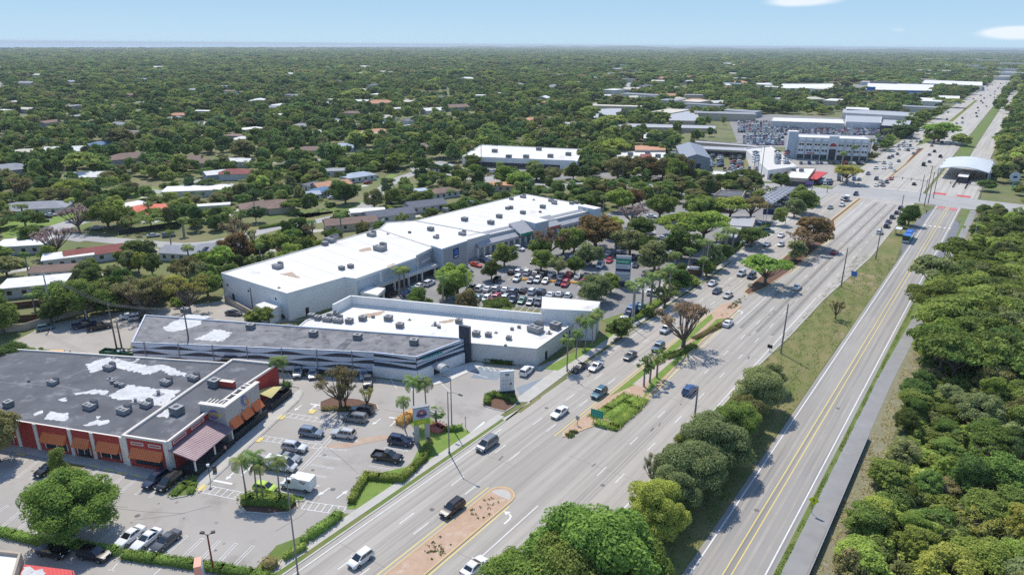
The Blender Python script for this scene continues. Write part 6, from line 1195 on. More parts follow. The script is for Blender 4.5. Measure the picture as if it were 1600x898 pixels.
for k, (x, y) in enumerate([(1314, 263), (1330, 255), (1345, 247), (1358, 240), (1368, 234), (1378, 228), (1386, 222), (1394, 216), (1401, 211), (1408, 206), (1414, 201), (1420, 196)]): tpx(x, y, 3.6, 10.5+k % 3, 'royal', 'palm', f'palm in the dealer frontage row, {ordn(k) or chr(102)+"irst "}from the three-storey office', group='palms along the dealer frontage')
rz = random.Random(8)
for k in range(46):                                        # trees scattered between the shops and car lots behind the mall
    x, y = (rz.uniform(930, 1245), rz.uniform(299, 350)) if k < 18 else ((rz.uniform(890, 1110), rz.uniform(241, 283)) if k < 32 else (rz.uniform(700, 920), rz.uniform(262, 300))); P_ = np.array([G(x, y)])
    if excluded(P_)[0]: continue
    lf = rz.choice(['mid', 'dark', 'bright', 'greygreen', 'olive', 'mid']); kd = rz.choice(['oak', 'round', 'royal']); tpx(x, y, rz.uniform(4, 6.5) if kd != 'royal' else 3.2, rz.uniform(7, 10), kd, lf if kd != 'royal' else 'palm', None, look={'mid': 'mid green', 'bright': 'bright green', 'dark': 'dark green', 'greygreen': 'grey-green', 'olive': 'olive'}[lf]+' full tree' if kd != 'royal' else 'feathery palm', lod='mid', group='trees between the shops behind the mall')
SHOPT = list(TREES); TREES.clear()
SHB = [(1460, 830, 4.2, 5.4, 'bright'), (1480, 872, 4.4, 5.0, 'lime'), (1402, 862, 3.0, 4.2, 'mid'), (1440, 780, 3.6, 5.0, 'bright'), (1438, 720, 3.4, 4.6, 'mid'), (1420, 760, 2.6, 3.6, 'mid'), (1545, 720, 3.6, 5.2, 'greygreen')]
# wild thicket along the cycle path
cand = []
rt = random.Random(21)
for i in range(0, 64):
    for j in range(0, 13):
        s = 62+i*5.4+rt.uniform(-2.2, 2.2); t = -5.6+j*5.6+rt.uniform(-1.8, 2.2)+max(0, (100-s)*.04)
        if 374 < s+3 and t < 40 and s < 415: continue
        p = ST(s, t); q = proj(p[0], p[1], 4)
        if q[0] > 1690 or q[1] > 1010 or q[0] < 0: continue
        cand.append((math.hypot(*p), p, s, t))
cand.sort()
WILD_STUFF = []
NEARW = 95
for k, (dd, p, s, t) in enumerate(cand):
    edge = t < 3
    if s > 168 and s < 240 and t < 14: kd, R, H = 'umbrella', rt.uniform(5.5, 7), rt.uniform(9.5, 11.5)
    else:
        kd = rt.choice(['oak', 'round', 'oak', 'shrub', 'sparse', 'oak']) if not edge else rt.choice(['oak', 'shrub', 'round']); R = rt.uniform(3.2, 4.8); H = rt.uniform(4.2, 7.8)
        if edge: R *= .8; H *= .72
        if kd == 'shrub': R, H = rt.uniform(2.8, 4.0), rt.uniform(3, 5)
        elif dd < 190 and kd != 'sparse': kd = 'giant'
    lf = rt.choice(['mid', 'mid', 'bright', 'dark', 'greygreen', 'olive', 'bright', 'lime' if s < 115 else 'mid', 'mid', 'dark' if s > 120 else 'bright'])
    if k < NEARW:
        sz = 'low' if H < 5 else ('tall' if H > 7 else 'mid-height'); look = {'mid': 'mid green', 'bright': 'bright green', 'dark': 'dark green', 'greygreen': 'grey-green', 'lime': 'yellow-green', 'olive': 'olive'}[lf]
        hab = {'shrub': 'thicket shrub', 'umbrella': 'flat thicket tree', 'sparse': 'open thicket tree'}.get(kd, 'thicket tree')
        row = 'edge' if edge else ('inner' if t < 22 else 'deep')
        tree(p, R, H, kd, lf, None, (row, sz+' '+look+' '+hab, s, t), lod='near' if dd < 120 and kd != 'giant' else 'mid', group='wild thicket beside the cycle path')
    else: WILD_STUFF.append((p, R*1.05, H, kd))
W_ = [x for x in TREES]; TREES.clear(); TREES += SHOPT; seen = {}
for o, (row, look, s, t), p in sorted(W_, key=lambda x: x[1][2]): seen.setdefault((row, look), []).append(o)
for (row, look), L in seen.items():
    where = {'edge': 'at the thicket edge', 'inner': 'inside the thicket behind its edge', 'deep': 'deep in the thicket'}[row]
    for k, o in enumerate(L): o['label'] = f"{look} {where}" + ("" if len(L) == 1 else f", {ordn(k)}nearest the camera" if k else ", nearest the camera")
exclude([ST(-60, -40), ST(374, -40), ST(374, 90), ST(-60, 90)]); exclude(Gs((1555, 304), (1640, 304), (1640, 288), (1560, 290)))
# garden trees of the houses: nearest as things, the rest becomes the canopy
rg = random.Random(5); cand = []
for i in range(-75, 90):
    for j in range(0, 60):
        x, y = i*5.6+rg.uniform(-2.6, 2.6), 160+j*5.6+rg.uniform(-2.6, 2.6)
        q = proj(x, y, 5)
        if -60 < q[0] < 1720 and math.hypot(x, y) < 430: cand.append((x, y))
CP = np.array(cand); CP = CP[~excluded(CP)]
cand = sorted([tuple(p) for p in CP], key=lambda p: math.hypot(*p))
hand = [G(x, y) for x, y, *_ in HT]
cand = [p for p in cand if min((p[0]-h[0])**2+(p[1]-h[1])**2 for h in hand) > 16]
cand = [p for p in cand if rg.random() < .62]
GARDEN_STUFF = []; NG = 110
for k, p in enumerate(cand):
    kd = rg.choice(['oak', 'oak', 'round', 'oak', 'round', 'umbrella', 'sparse', 'shrub', 'shrub', 'royal']); R = rg.uniform(2.8, 5.8); H = rg.uniform(4.8, 8.6)
    if kd == 'shrub': R, H = rg.uniform(2.2, 3.4), rg.uniform(2.4, 4)
    if kd == 'royal': R, H = rg.uniform(2.4, 3.2), rg.uniform(6, 9.5)
    lf = rg.choice(['dark', 'mid', 'mid', 'dark', 'greygreen', 'olive', 'bright', 'dark', 'lime' if rg.random() < .5 else 'mid', 'brown' if kd == 'sparse' else 'dark']); 
    if kd == 'royal': lf = 'palm'
    if k < NG:
        look = {'mid': 'mid green', 'bright': 'bright green', 'dark': 'dark green', 'greygreen': 'grey-green', 'lime': 'yellow-green', 'olive': 'olive', 'brown': 'brown', 'palm': 'feathery'}[lf]+' '+{'shrub': 'garden shrub', 'royal': 'palm', 'umbrella': 'flat-topped tree', 'sparse': 'thin-leaved tree', 'round': 'round tree'}.get(kd, 'spreading tree')
        tree(p, R, H, kd, lf, None, look, lod='mid', group='garden trees around the houses')
    else: GARDEN_STUFF.append((p, R*1.08, H, kd))
label_by_place(TREES)
# ------------------------------------------------------------------ hedges and planting
def hedge(px, w, h, leaf, label, dens=26, size=.13, world=False, name='hedge', closed=False):
    P = [Vector(p) for p in (px if world else Gs(*px))]; rng = np.random.default_rng(len(label)); V = []; C = []; Nn = []
    b = MB(); b.wall(P, w*.8, .02, h*.86, closed=closed)
    for p, q in zip(P, (P[1:]+P[:1]) if closed else P[1:]):
        d = (q-p); L = d.length; d /= L; n = Vector((-d.y, d.x)); cnt = int(L*(w+2*h)*dens)
        u = rng.random(cnt)*(L+w*.5)-w*.25; f = rng.random(cnt)*(w+2*h)
        for a, g in zip(u, f):
            if g < w: c = (g-w/2, h+rng.normal()*.06); nr = (0, 0, 1)
            elif g < w+h: c = (-w/2-rng.normal()*.06, g-w); nr = (-n.x, -n.y, .4)
            else: c = (w/2+rng.normal()*.06, g-w-h); nr = (n.x, n.y, .4)
            C.append((p.x+d.x*a+n.x*c[0], p.y+d.y*a+n.y*c[0], max(.05, c[1]))); Nn.append(nr)
    C, Nn = np.array(C), np.array(Nn)+rng.normal(size=(len(C), 3))*.45
    V = quads(C, Nn, size, rng); fs = [f for f in b.f if len(f) == 4]
    me = arr_mesh(name, V, len(C), (b.v, fs), [LEAF[leaf]]); o = link(name, me); return tag(o, label, 'hedge')
hedge([(378, 786), (388, 783), (430, 785), (456, 791)], 2.6, 1.1, 'hedge', 'oval clipped hedge around the slender palms')
hedge([(549, 786), (556, 772), (572, 746), (590, 748), (628, 751), (645, 735), (662, 718), (668, 700)], 1.3, 1.1, 'hedge', 'long winding clipped hedge beside the black pickup')
hedge([(660, 706), (668, 700), (672, 690)], 1.0, 1.0, 'olive', 'bronze end of the winding hedge below the pole sign')
hedge([(484, 841), (520, 816), (530, 806)], 1.5, 1.2, 'hedge', 'straight clipped hedge beside the highway pavement')
hedge([(474, 849), (478, 844)], 1.3, 1.1, 'hedge', 'short cube hedge at the end of the straight hedge')
hedge([(444, 874), (476, 856)], 1.0, 1.0, 'hedge', 'low dark hedge at the car park exit lawn')
hedge([(416, 890), (428, 880)], 2.2, 1.3, 'olive', 'reddish rounded bush at the tip of the exit lawn')
hedge([(-40, 823), (20, 838), (60, 848), (120, 854), (180, 864), (184, 866)], 1.3, 1.0, 'hedge', 'shaggy hedge dividing the two car parks under the round tree')
hedge([(193, 869), (240, 876), (300, 884), (345, 891), (390, 899), (430, 908)], 1.4, 1.0, 'hedge', 'shaggy hedge dividing the car parks, towards the highway')
hedge([(271, 774), (286, 760), (303, 748)], 1.6, .55, 'hedge', 'low wedge-shaped hedge beside the parked dark SUVs')
hedge([(298, 772), (300, 762), (305, 756)], 1.3, .5, 'hedge', 'low hedge at the kerb of the wedge-shaped bed')
hedge([(761, 632), (762, 622), (772, 618), (800, 624), (803, 630)], 1.5, 1.0, 'hedge', 'U-shaped hedge at the foot of the white tenant sign')
hedge([(932, 660), (958, 668), (990, 640), (1005, 624)], 2.8, .4, 'bright', 'low green ground hedge on the median, highway side', size=.12)
hedge([(926, 653), (948, 640), (980, 618)], 2.4, .38, 'bright', 'low green ground hedge on the median, shop side', size=.12)
hedge([(950, 655), (978, 632), (995, 622)], 3.2, .38, 'bright', 'low green ground hedge in the middle of the median', size=.12)
hedge([(950, 518), (985, 503), (1003, 494)], 1.8, .8, 'hedge', 'hedge beside the lane with the parked blue vans')
hedge([(1010, 488), (1040, 468), (1058, 452)], 1.6, .9, 'hedge', 'hedge along the pavement under the tall palms')
hedge([(1098, 424), (1125, 408), (1160, 380), (1185, 362), (1200, 352)], 2.4, 1.1, 'mid', 'rough hedge between the highway pavement and the mall exit')
hedge([(756, 562), (775, 565), (800, 569)], 1.6, .9, 'dark', 'dark low shrubs under the grey shop wall')
hedge([(1040, 560), (1060, 553), (1085, 540)], 2.2, .6, 'mid', 'green ground shrubs around the bare brown tree on the median')
hedge([(1085, 530), (1120, 512), (1140, 500)], 1.8, .5, 'olive', 'dry ground shrubs on the median behind the brown tree')
hedge([(450, 602), (436, 612)], 1.8, 1.1, 'dark', 'dark round shrub under the patio corner palms')
hedge([(624, 664), (636, 655), (645, 650)], 2.2, 1.3, 'croton', 'yellow croton bed beside the restaurant pole sign')
hedge([(674, 668), (684, 672), (692, 668)], 2.6, .9, 'redleaf', 'red-leaved planting behind the restaurant pole sign')
hedge([(697, 672), (710, 672), (722, 670)], 1.2, .9, 'hedge', 'clipped hedge behind the street lamp near the pole sign')
hedge([(505, 640), (540, 640), (580, 637)], 1.6, .5, 'olive', 'low dry planting on the mulched car park island')
hedge([(800, 436), (860, 440), (930, 444)], 1.4, .5, 'croton', 'yellow planting strip between the mall parking rows')
hedge([(470, 345), (440, 352), (405, 358)], 1.4, 1.2, 'mid', 'hedge along the curving street lawn')
# small tufts in the bark beds: nobody would count them
rng = np.random.default_rng(9); C = []
for s in np.arange(30, 77, .35):
    for q in range(3):
        if (math.sin(s*.55)+math.sin(s*1.3)*.6+rng.normal()*.5) > .9: C.append((*ST(s, -58.6+3.2*rng.random()), .2))
for q in range(60): C.append((*ST(97+3*rng.random(), -58.4+1.5*rng.random()), .2))
for q in range(70): C.append((*ST(186+rng.normal()*4, -57.5+2*rng.random()), .2))
C = np.array(C); C = np.repeat(C, 8, axis=0)+rng.normal(size=(len(C)*8, 3))*(.14, .14, .06); o = link('ground_cover', arr_mesh('ground_cover', quads(C, rng.normal(size=C.shape)+(0, 0, 1), .13, rng), len(C), None, [LEAF['dark']])); o['kind'] = 'stuff'
# rough grass on the verges
rng = np.random.default_rng(12)
for nm, cnt, lf, sz, gen in (('verge_grass', 16000, 'straw', .17, lambda: (56+rng.random(16000)**1.3*190, -11.2+4.2*rng.random(16000))), ('verge_grass', 22000, 'mid', .15, lambda: (56+rng.random(22000)**1.2*210, -38.3+12.0*rng.random(22000))), ('verge_grass', 9000, 'hedge', .12, lambda: (56+rng.random(9000)**1.2*200, -15.5+.7*rng.random(9000)))):
    s_, t_ = gen(); cl = np.sin(s_*.9+2*np.sin(t_*1.1))+np.sin(s_*.31+t_*1.7)+rng.normal(size=cnt)*.8; k_ = cl > .1; s_, t_ = s_[k_], t_[k_]
    C = np.stack([s_*_D[0]+t_*_N[0], s_*_D[1]+t_*_N[1], np.full(len(s_), .07)], 1); o = link(nm, arr_mesh(nm, quads(C, rng.normal(size=C.shape)*.6+(0, 0, .8), sz, rng), len(C), None, [LEAF[lf]])); o['kind'] = 'stuff'
# dry reeds in the thicket
rng = np.random.default_rng(4); V = []; nq = 0
for q in range(520):
    c = Vector((*ST(112+rng.normal()*5, 12+rng.normal()*3), 0)); a = rng.random()*6.28; h = 3.5+2.0*rng.random(); d = Vector((math.cos(a), math.sin(a), 0)); s = Vector((-d.y, d.x, 0))*.05; m = c+Vector((0, 0, h*.7)); e = m+d*1.0+Vector((0, 0, .5)); V += [c-s, c+s, m+s, m-s, m-s, m+s, e+s*.3, e-s*.3]; nq += 2
o = link('reeds', arr_mesh('reeds', V, nq, None, [LEAF['greygreen']])); o['kind'] = 'stuff'
# ------------------------------------------------------------------ the canopy out to the horizon (one mass, nobody could count it)
SRC = {}
for kd, lods in (('oak', ('mid', 'far', 'vfar')), ('giant', ('mid',)), ('round', ('mid', 'far', 'vfar')), ('umbrella', ('mid', 'far', 'vfar')), ('sparse', ('mid',)), ('shrub', ('mid',)), ('royal', ('near',))):
    for ld in lods:
        for v in range(2):
            cm = (palm_proto(kd, v)[0] if kd == 'royal' else protos(kd, ld, v)[0]).copy(); cm.materials.clear(); cm.materials.append(LEAF['mix']); SRC[(kd, ld, v)] = bpy.data.objects.new('canopy_source', cm)
SRCW = {}
for kd in ('oak', 'round', 'umbrella', 'sparse', 'shrub', 'giant'):
    for v in range(2): cm = SRC[(kd, 'mid', v)].data.copy(); cm.materials.clear(); cm.materials.append(LEAF['mixwild']); SRCW[(kd, 'mid', v)] = bpy.data.objects.new('thicket_source', cm)
def scatter(name, recs, src):
    """recs: (x, y, radius, height, key) -> one object, one instance per point"""
    keys = sorted(src, key=str); kid = {k: i for i, k in enumerate(keys)}
    me = bpy.data.meshes.new(name); n = len(recs); me.vertices.add(n)
    me.vertices.foreach_set('co', np.array([(r[0], r[1], 0.0) for r in recs]).ravel())
    a = me.attributes.new('kind', 'INT', 'POINT'); a.data.foreach_set('value', np.array([kid[r[4]] for r in recs], np.int32))
    a = me.attributes.new('size', 'FLOAT_VECTOR', 'POINT'); a.data.foreach_set('vector', np.array([(r[2]/DIM[r[4][0]][0], r[2]/DIM[r[4][0]][0], r[3]/DIM[r[4][0]][1]) for r in recs]).ravel())
    a = me.attributes.new('turn', 'FLOAT_VECTOR', 'POINT'); a.data.foreach_set('vector', np.array([(0, 0, (i*2.399) % 6.283) for i in range(n)]).ravel())
    o = link(name, me); o['kind'] = 'stuff'
    ng = bpy.data.node_groups.new(name, 'GeometryNodeTree'); ng.interface.new_socket('Geometry', in_out='INPUT', socket_type='NodeSocketGeometry'); ng.interface.new_socket('Geometry', in_out='OUTPUT', socket_type='NodeSocketGeometry')
    N = ng.nodes; L = ng.links; gi = N.new('NodeGroupInput'); go = N.new('NodeGroupOutput'); jn = N.new('GeometryNodeJoinGeometry')
    at = {}
    for nm, ty in (('kind', 'INT'), ('size', 'FLOAT_VECTOR'), ('turn', 'FLOAT_VECTOR')): x = N.new('GeometryNodeInputNamedAttribute'); x.data_type = ty; x.inputs['Name'].default_value = nm; at[nm] = x.outputs['Attribute']
    for k in keys:
        oi = N.new('GeometryNodeObjectInfo'); oi.inputs['Object'].default_value = src[k]; oi.inputs['As Instance'].default_value = True
        cp = N.new('FunctionNodeCompare'); cp.data_type = 'INT'; cp.operation = 'EQUAL'; ii = [s for s in cp.inputs if s.type == 'INT']; L.new(at['kind'], ii[0]); ii[1].default_value = kid[k]
        ip = N.new('GeometryNodeInstanceOnPoints'); L.new(gi.outputs[0], ip.inputs['Points']); L.new(cp.outputs[0], ip.inputs['Selection']); L.new(oi.outputs['Geometry'], ip.inputs['Instance']); L.new(at['size'], ip.inputs['Scale']); L.new(at['turn'], ip.inputs['Rotation']); L.new(ip.outputs[0], jn.inputs[0])
    L.new(jn.outputs[0], go.inputs[0]); md = o.modifiers.new('scatter', 'NODES'); md.node_group = ng
    return o
rw = random.Random(77)
recs = [(p[0], p[1], R, H, (kd, 'mid', rw.randrange(2))) for p, R, H, kd in WILD_STUFF]
for i in range(3200):                                       # low growth between the trees
    s, t = 60+rw.random()*330, -8.0+rw.random()*73
    if t < -6.6+max(0, (104-s)*.05): continue
    if 368 < s < 410: continue
    p = ST(s, t); q = proj(p[0], p[1], 2)
    if q[0] > 1720 or q[1] > 1010: continue
    recs.append((*p, rw.uniform(1.7, 3.0), rw.uniform(1.8, 3.6), ('shrub', 'mid', rw.randrange(2))))
scatter('undergrowth', recs, SRCW)
exclude([G(-900, 84), G(-300, 79), G(0, 76.6), G(300, 75.7), G(620, 74.6), (6000, 21000), (-21000, 21000), (-21000, 6000)])
recs = [(p[0], p[1], R, H, (kd, 'near' if kd == 'royal' else 'mid', rw.randrange(2))) for p, R, H, kd in GARDEN_STUFF]
ri = np.random.default_rng(99)
for r0, r1, sp, ld, hs in ((425, 800, 8.4, 'far', 1.0), (800, 1500, 10.8, 'far', 1.02), (1500, 3000, 15.5, 'vfar', 1.08), (3000, 6000, 25, 'vfar', 1.12), (6000, 15000, 46, 'vfar', 1.15)):
    n = int(.5*1.66*(r1*r1-r0*r0)/(sp*sp)); r = np.sqrt(r0*r0+(r1*r1-r0*r0)*ri.random(n)); a = (ri.random(n)-.5)*1.66
    P = np.stack([r*np.sin(a), r*np.cos(a)], 1)
    gu, gv = P[:, 0]*.973-P[:, 1]*.232, P[:, 0]*.232+P[:, 1]*.973
    if r1 < 1600: P = P[((gu % 165) > 9) & ((gv % 120) > 8)]
    cl = np.sin(P[:, 0]*.021+1.3*np.sin(P[:, 1]*.013))+np.sin(P[:, 1]*.017+1.1*np.sin(P[:, 0]*.011)); keep = ~excluded(P) & ((cl > -1.0) | (ri.random(len(P)) < .35)); P = P[keep]
    for p in P:
        kd = ('oak', 'round', 'oak', 'umbrella', 'royal')[int(ri.choice(5, p=[.42, .26, .12, .16, .04]))]
        R = sp*.54*float(ri.lognormal(0, .34)); H = ri.uniform(5.5, 10.0)*hs*(.8+.25*R/(sp*.54))
        if ri.random() < .04: R *= 1.5; H *= 1.35
        if kd == 'royal':
            if r1 > 1500: kd = 'round'
            else: recs.append((p[0], p[1], ri.uniform(2.4, 3.4), ri.uniform(8, 13), ('royal', 'near', int(ri.integers(2))))); continue
        recs.append((p[0], p[1], R, H, (kd, ld, int(ri.integers(2)))))
scatter('woodland', recs, SRC)
print('trees', NTREE[0], 'canopy', len(recs))
# ------------------------------------------------------------------ vehicles
M['carglass'] = mat('car_glass', (0.012, 0.016, 0.02), rough=.06, spec=.8, coat=.5)
M['tyre'] = mat('tyre_rubber', (0.018, 0.018, 0.018), rough=.8)
M['rim'] = mat('wheel_rim', (0.35, 0.35, 0.36), rough=.35, metal=.6)
M['headlamp'] = mat('headlamp_lens', (0.70, 0.72, 0.74), rough=.15)
M['taillamp'] = mat('tail_lamp_lens', (0.35, 0.015, 0.015), rough=.2)
M['plastic'] = mat('black_plastic', (0.022, 0.022, 0.024), rough=.6)
PAINT = {}
for k, c, mt in (('white', (0.74, 0.74, 0.73), 0), ('silver', (0.47, 0.48, 0.49), .5), ('grey', (0.20, 0.21, 0.22), .4), ('dark grey', (0.075, 0.08, 0.085), .4), ('black', (0.012, 0.012, 0.014), 0), ('navy', (0.014, 0.024, 0.06), .2), ('blue', (0.04, 0.10, 0.26), .3), ('blue-grey', (0.16, 0.20, 0.26), .4), ('teal', (0.07, 0.15, 0.18), .4), ('red', (0.42, 0.022, 0.03), .1), ('dark red', (0.16, 0.012, 0.02), .2), ('lime green', (0.42, 0.58, 0.06), 0), ('green', (0.05, 0.13, 0.09), .2), ('beige', (0.45, 0.42, 0.36), .3), ('orange', (0.62, 0.10, 0.03), 0), ('purple', (0.11, 0.06, 0.16), .2)):
    PAINT[k] = mat(k.replace(' ', '_')+'_car_paint', c, rough=.3, metal=mt*.6, coat=.7)
KIND = { # length, width, height, belt, lower stations (x, half width factor, z low, z top), cabin base x0 x1, roof x0 x1
 'sedan': (4.75, 1.84, 1.45, .95, [(-2.37, .76, .38, .82), (-2.28, .90, .24, 1.0), (-1.6, .99, .2, 1.02), (0, 1, .2, .97), (.95, 1, .2, .96), (1.75, .97, .2, .84), (2.2, .86, .24, .72), (2.37, .68, .38, .60)], -1.72, 1.05, -.95, .15),
 'SUV': (4.75, 1.92, 1.74, 1.06, [(-2.37, .86, .42, .95), (-2.3, .94, .3, 1.08), (-1.6, 1, .25, 1.1), (0, 1, .25, 1.08), (.95, 1, .25, 1.07), (1.8, .97, .25, 1.0), (2.25, .88, .28, .88), (2.37, .72, .4, .7)], -2.26, 1.1, -1.98, .30),
 'minivan': (5.1, 1.98, 1.76, 1.04, [(-2.55, .88, .4, .95), (-2.48, .95, .25, 1.05), (-1.6, 1, .22, 1.06), (0, 1, .22, 1.04), (1.2, 1, .22, 1.02), (1.9, .97, .22, .93), (2.4, .88, .25, .8), (2.55, .7, .4, .65)], -2.45, 1.55, -2.2, .55),
 'hatchback': (4.05, 1.75, 1.52, .96, [(-2.02, .84, .38, .9), (-1.95, .94, .25, 1.0), (-1.3, 1, .2, 1.0), (0, 1, .2, .98), (.9, 1, .2, .97), (1.55, .97, .2, .88), (1.9, .86, .25, .75), (2.02, .7, .38, .62)], -1.92, 1.15, -1.6, .25),
 'pickup': (5.7, 2.0, 1.85, 1.12, [(-2.85, .92, .5, .80), (-2.8, .98, .4, .82), (-1.0, 1, .35, .82), (-.55, 1, .35, 1.14), (.0, 1, .35, 1.13), (1.25, 1, .35, 1.12), (2.2, .97, .35, 1.06), (2.7, .9, .4, .95), (2.85, .76, .5, .8)], -.75, 1.35, -.5, .55),
 'van': (5.6, 2.0, 2.3, 1.15, [(-2.8, .94, .45, 1.1), (-2.74, .98, .3, 1.18), (-1, 1, .28, 1.18), (1.4, 1, .28, 1.16), (2.2, .97, .28, 1.1), (2.65, .88, .3, .92), (2.8, .72, .42, .75)], -2.73, 2.3, -2.66, 1.2),
 'box van': (5.9, 2.0, 2.05, 1.1, [(-2.95, .9, .5, .82), (-2.9, .96, .42, .84), (.3, .98, .4, .84), (.5, 1, .3, 1.12), (1.6, 1, .3, 1.1), (2.4, .97, .3, 1.04), (2.8, .88, .35, .88), (2.95, .74, .45, .74)], .45, 2.2, .55, 1.35)}
KIND['coupe'] = (4.6, 1.86, 1.36, .92, [(a, b_, c, d*.96) for a, b_, c, d in KIND['sedan'][4]], -1.9, .95, -1.0, .0)
def car_parts(kind):
    Lc, Wc, Hc, belt, st, b0, b1, r0, r1 = KIND[kind]; hw = Wc/2; P = {}
    b = MB(); R = []
    for x, f, zl, zt in st:
        w = hw*f; i = len(b.v); R.append(i); zm = zl+(zt-zl)*.55
        b.v += [(x, -w*.90, zl), (x, -w, zl+.12), (x, -w, zm), (x, -w*.97, zt-.07), (x, -w*.88, zt), (x, w*.88, zt), (x, w*.97, zt-.07), (x, w, zm), (x, w, zl+.12), (x, w*.90, zl)]
    n = 10
    for i, j in zip(R, R[1:]):
        for q in range(n): b.f.append((i+q, i+(q+1) % n, j+(q+1) % n, j+q)[::-1]); b.mi.append(0)
    b.f.append(tuple(R[0]+q for q in range(n))); b.mi.append(0); b.f.append(tuple(R[-1]+q for q in reversed(range(n)))); b.mi.append(0)
    wb, wr = hw*.93, hw*(.74 if kind not in ('van', 'box van') else .84); zb = belt-.04; zr = Hc
    rx0, rx1 = r0, r1
    ring0 = [(b0, -wb*.96, zb), (b1, -wb*.90, zb), (b1, wb*.90, zb), (b0, wb*.96, zb)]
    ring1 = [(rx0, -wr, zr-.07), (rx1, -wr*.96, zr-.07), (rx1, wr*.96, zr-.07), (rx0, wr, zr-.07)]
    ring2 = [(rx0+.14, -wr*.86, zr), (rx1-.16, -wr*.82, zr), (rx1-.16, wr*.82, zr), (rx0+.14, wr*.86, zr)]
    for A, B in ((ring0, ring1), (ring1, ring2)):
        for k in range(4): b.face([A[k], A[(k+1) % 4], B[(k+1) % 4], B[k]])
    b.face(ring2)
    if kind == 'pickup':
        for (x0, x1, y0, y1) in ((-2.85, -.75, -hw, -hw+.12), (-2.85, -.75, hw-.12, hw), (-2.85, -2.75, -hw+.124, hw-.124)): b.prism([(x0, y0), (x1, y0), (x1, y1), (x0, y1)], .7, 1.16)
    if kind == 'box van': b.prism([(-2.95, -hw*1.02), (.42, -hw*1.02), (.42, hw*1.02), (-2.95, hw*1.02)], .78, 2.5, 1, 1, True)
    if kind in ('SUV', 'minivan'):
        for sg in (-1, 1): b.tube([(rx0+.2, sg*wr*.78, zr+.05), (rx1-.25, sg*wr*.76, zr+.05)], .025, 4)
    for sg in (-1, 1): b.box((b1-.28, sg*(wb+.06), zb+.02), .16, .2, .15, 0)
    P['body'] = (b, 2)
    def pane(A, B, C, D, mu=.07, mv=.1, o=.012):
        A, B, C, D = map(Vector, (A, B, C, D)); nrm = (B-A).cross(D-A).normalized()*o
        f = lambda u, v: (A*(1-u)+B*u)*(1-v)+(D*(1-u)+C*u)*v+nrm
        return [f(mu, mv), f(1-mu, mv), f(1-mu, 1-mv), f(mu, 1-mv)]
    def split(A, B, C, D, parts, mv=.12, o=.012):
        A, B, C, D = map(Vector, (A, B, C, D)); nrm = (B-A).cross(D-A).normalized()*o; out = []
        f = lambda u, v: (A*(1-u)+B*u)*(1-v)+(D*(1-u)+C*u)*v+nrm
        for u0, u1 in parts: out.append([f(u0, mv), f(u1, mv), f(u1, 1-mv*.7), f(u0, 1-mv*.7)])
        return out
    ws = MB(); ws.face(pane(ring0[1], ring0[2], ring1[2], ring1[1], .05, .06)); P['windscreen'] = (ws, 3)
    rw_ = MB()
    if kind not in ('van', 'box van'): rw_.face(pane(ring0[3], ring0[0], ring1[0], ring1[3], .07, .12))
    else: rw_.face(pane(ring0[3], ring0[0], ring1[0], ring1[3], .15, .4))
    P['rear_window'] = (rw_, 3)
    sp = {'sedan': [(.10, .47), (.50, .90)], 'coupe': [(.14, .5), (.53, .88)], 'SUV': [(.05, .27), (.30, .58), (.61, .93)], 'minivan': [(.04, .3), (.33, .60), (.63, .93)], 'hatchback': [(.08, .48), (.51, .92)], 'pickup': [(.1, .46), (.5, .9)], 'van': [(.72, .92)], 'box van': [(.2, .85)]}[kind]
    s1_, s2_ = MB(), MB()
    for f in split(ring0[0], ring0[1], ring1[1], ring1[0], sp): s1_.face(f)
    for f in split(ring0[2], ring0[3], ring1[3], ring1[2], [(1-c, 1-a) for a, c in sp]): s2_.face(f)
    P['side_window'] = [(s1_, 3), (s2_, 3)]
    wh = []; rr = .33 if Hc < 1.6 else (.37 if kind != 'pickup' else .40); xf, xr = st[-1][0]-.92, st[0][0]+.95
    for x in (xf, xr):
        for sg in (-1, 1):
            w = MB(); y = sg*(hw-.10); w.tube([(x, y-.115*sg, rr), (x, y+.115*sg, rr)], rr, 14, 4); w.disc((x, y+.119*sg, rr), (0, sg, 0), rr*.62, 10, 5); wh.append((w, 4))
    P['wheel'] = wh
    def lamp(xe, zt, zb_, ya, yb, m, fw):
        out = []
        for sg in (-1, 1):
            q = MB(); q.prism([(xe-.16*fw, sg*ya), (xe+.04*fw, sg*ya), (xe-.02*fw, sg*yb), (xe-.26*fw, sg*yb)], zb_, zt, m, None, True); out.append((q, m))
        return out
    e = st[-1][0]; zt = st[-2][3]; P['headlight'] = lamp(e-.05, zt-.02, zt-.16, hw*.42, hw*.80, 6, 1)
    e = st[0][0]; zt = st[1][3]; P['tail_light'] = lamp(e+.02, zt-.06, zt-.26, hw*.5, hw*.88, 7, -1)
    g = MB(); e = st[-1][0]; g.prism([(e-.3, -hw*.55), (e+.012, -hw*.5), (e+.012, hw*.5), (e-.3, hw*.55)], st[-1][2]+.02, st[-1][2]+.2, 8, None, True); P['grille'] = (g, 8)
    return P
CMATS = None
def cmats(): return [PAINT['white'], M['whitewall'], M['plastic'], M['carglass'], M['tyre'], M['rim'], M['headlamp'], M['taillamp'], M['plastic']]
CARMESH = {}
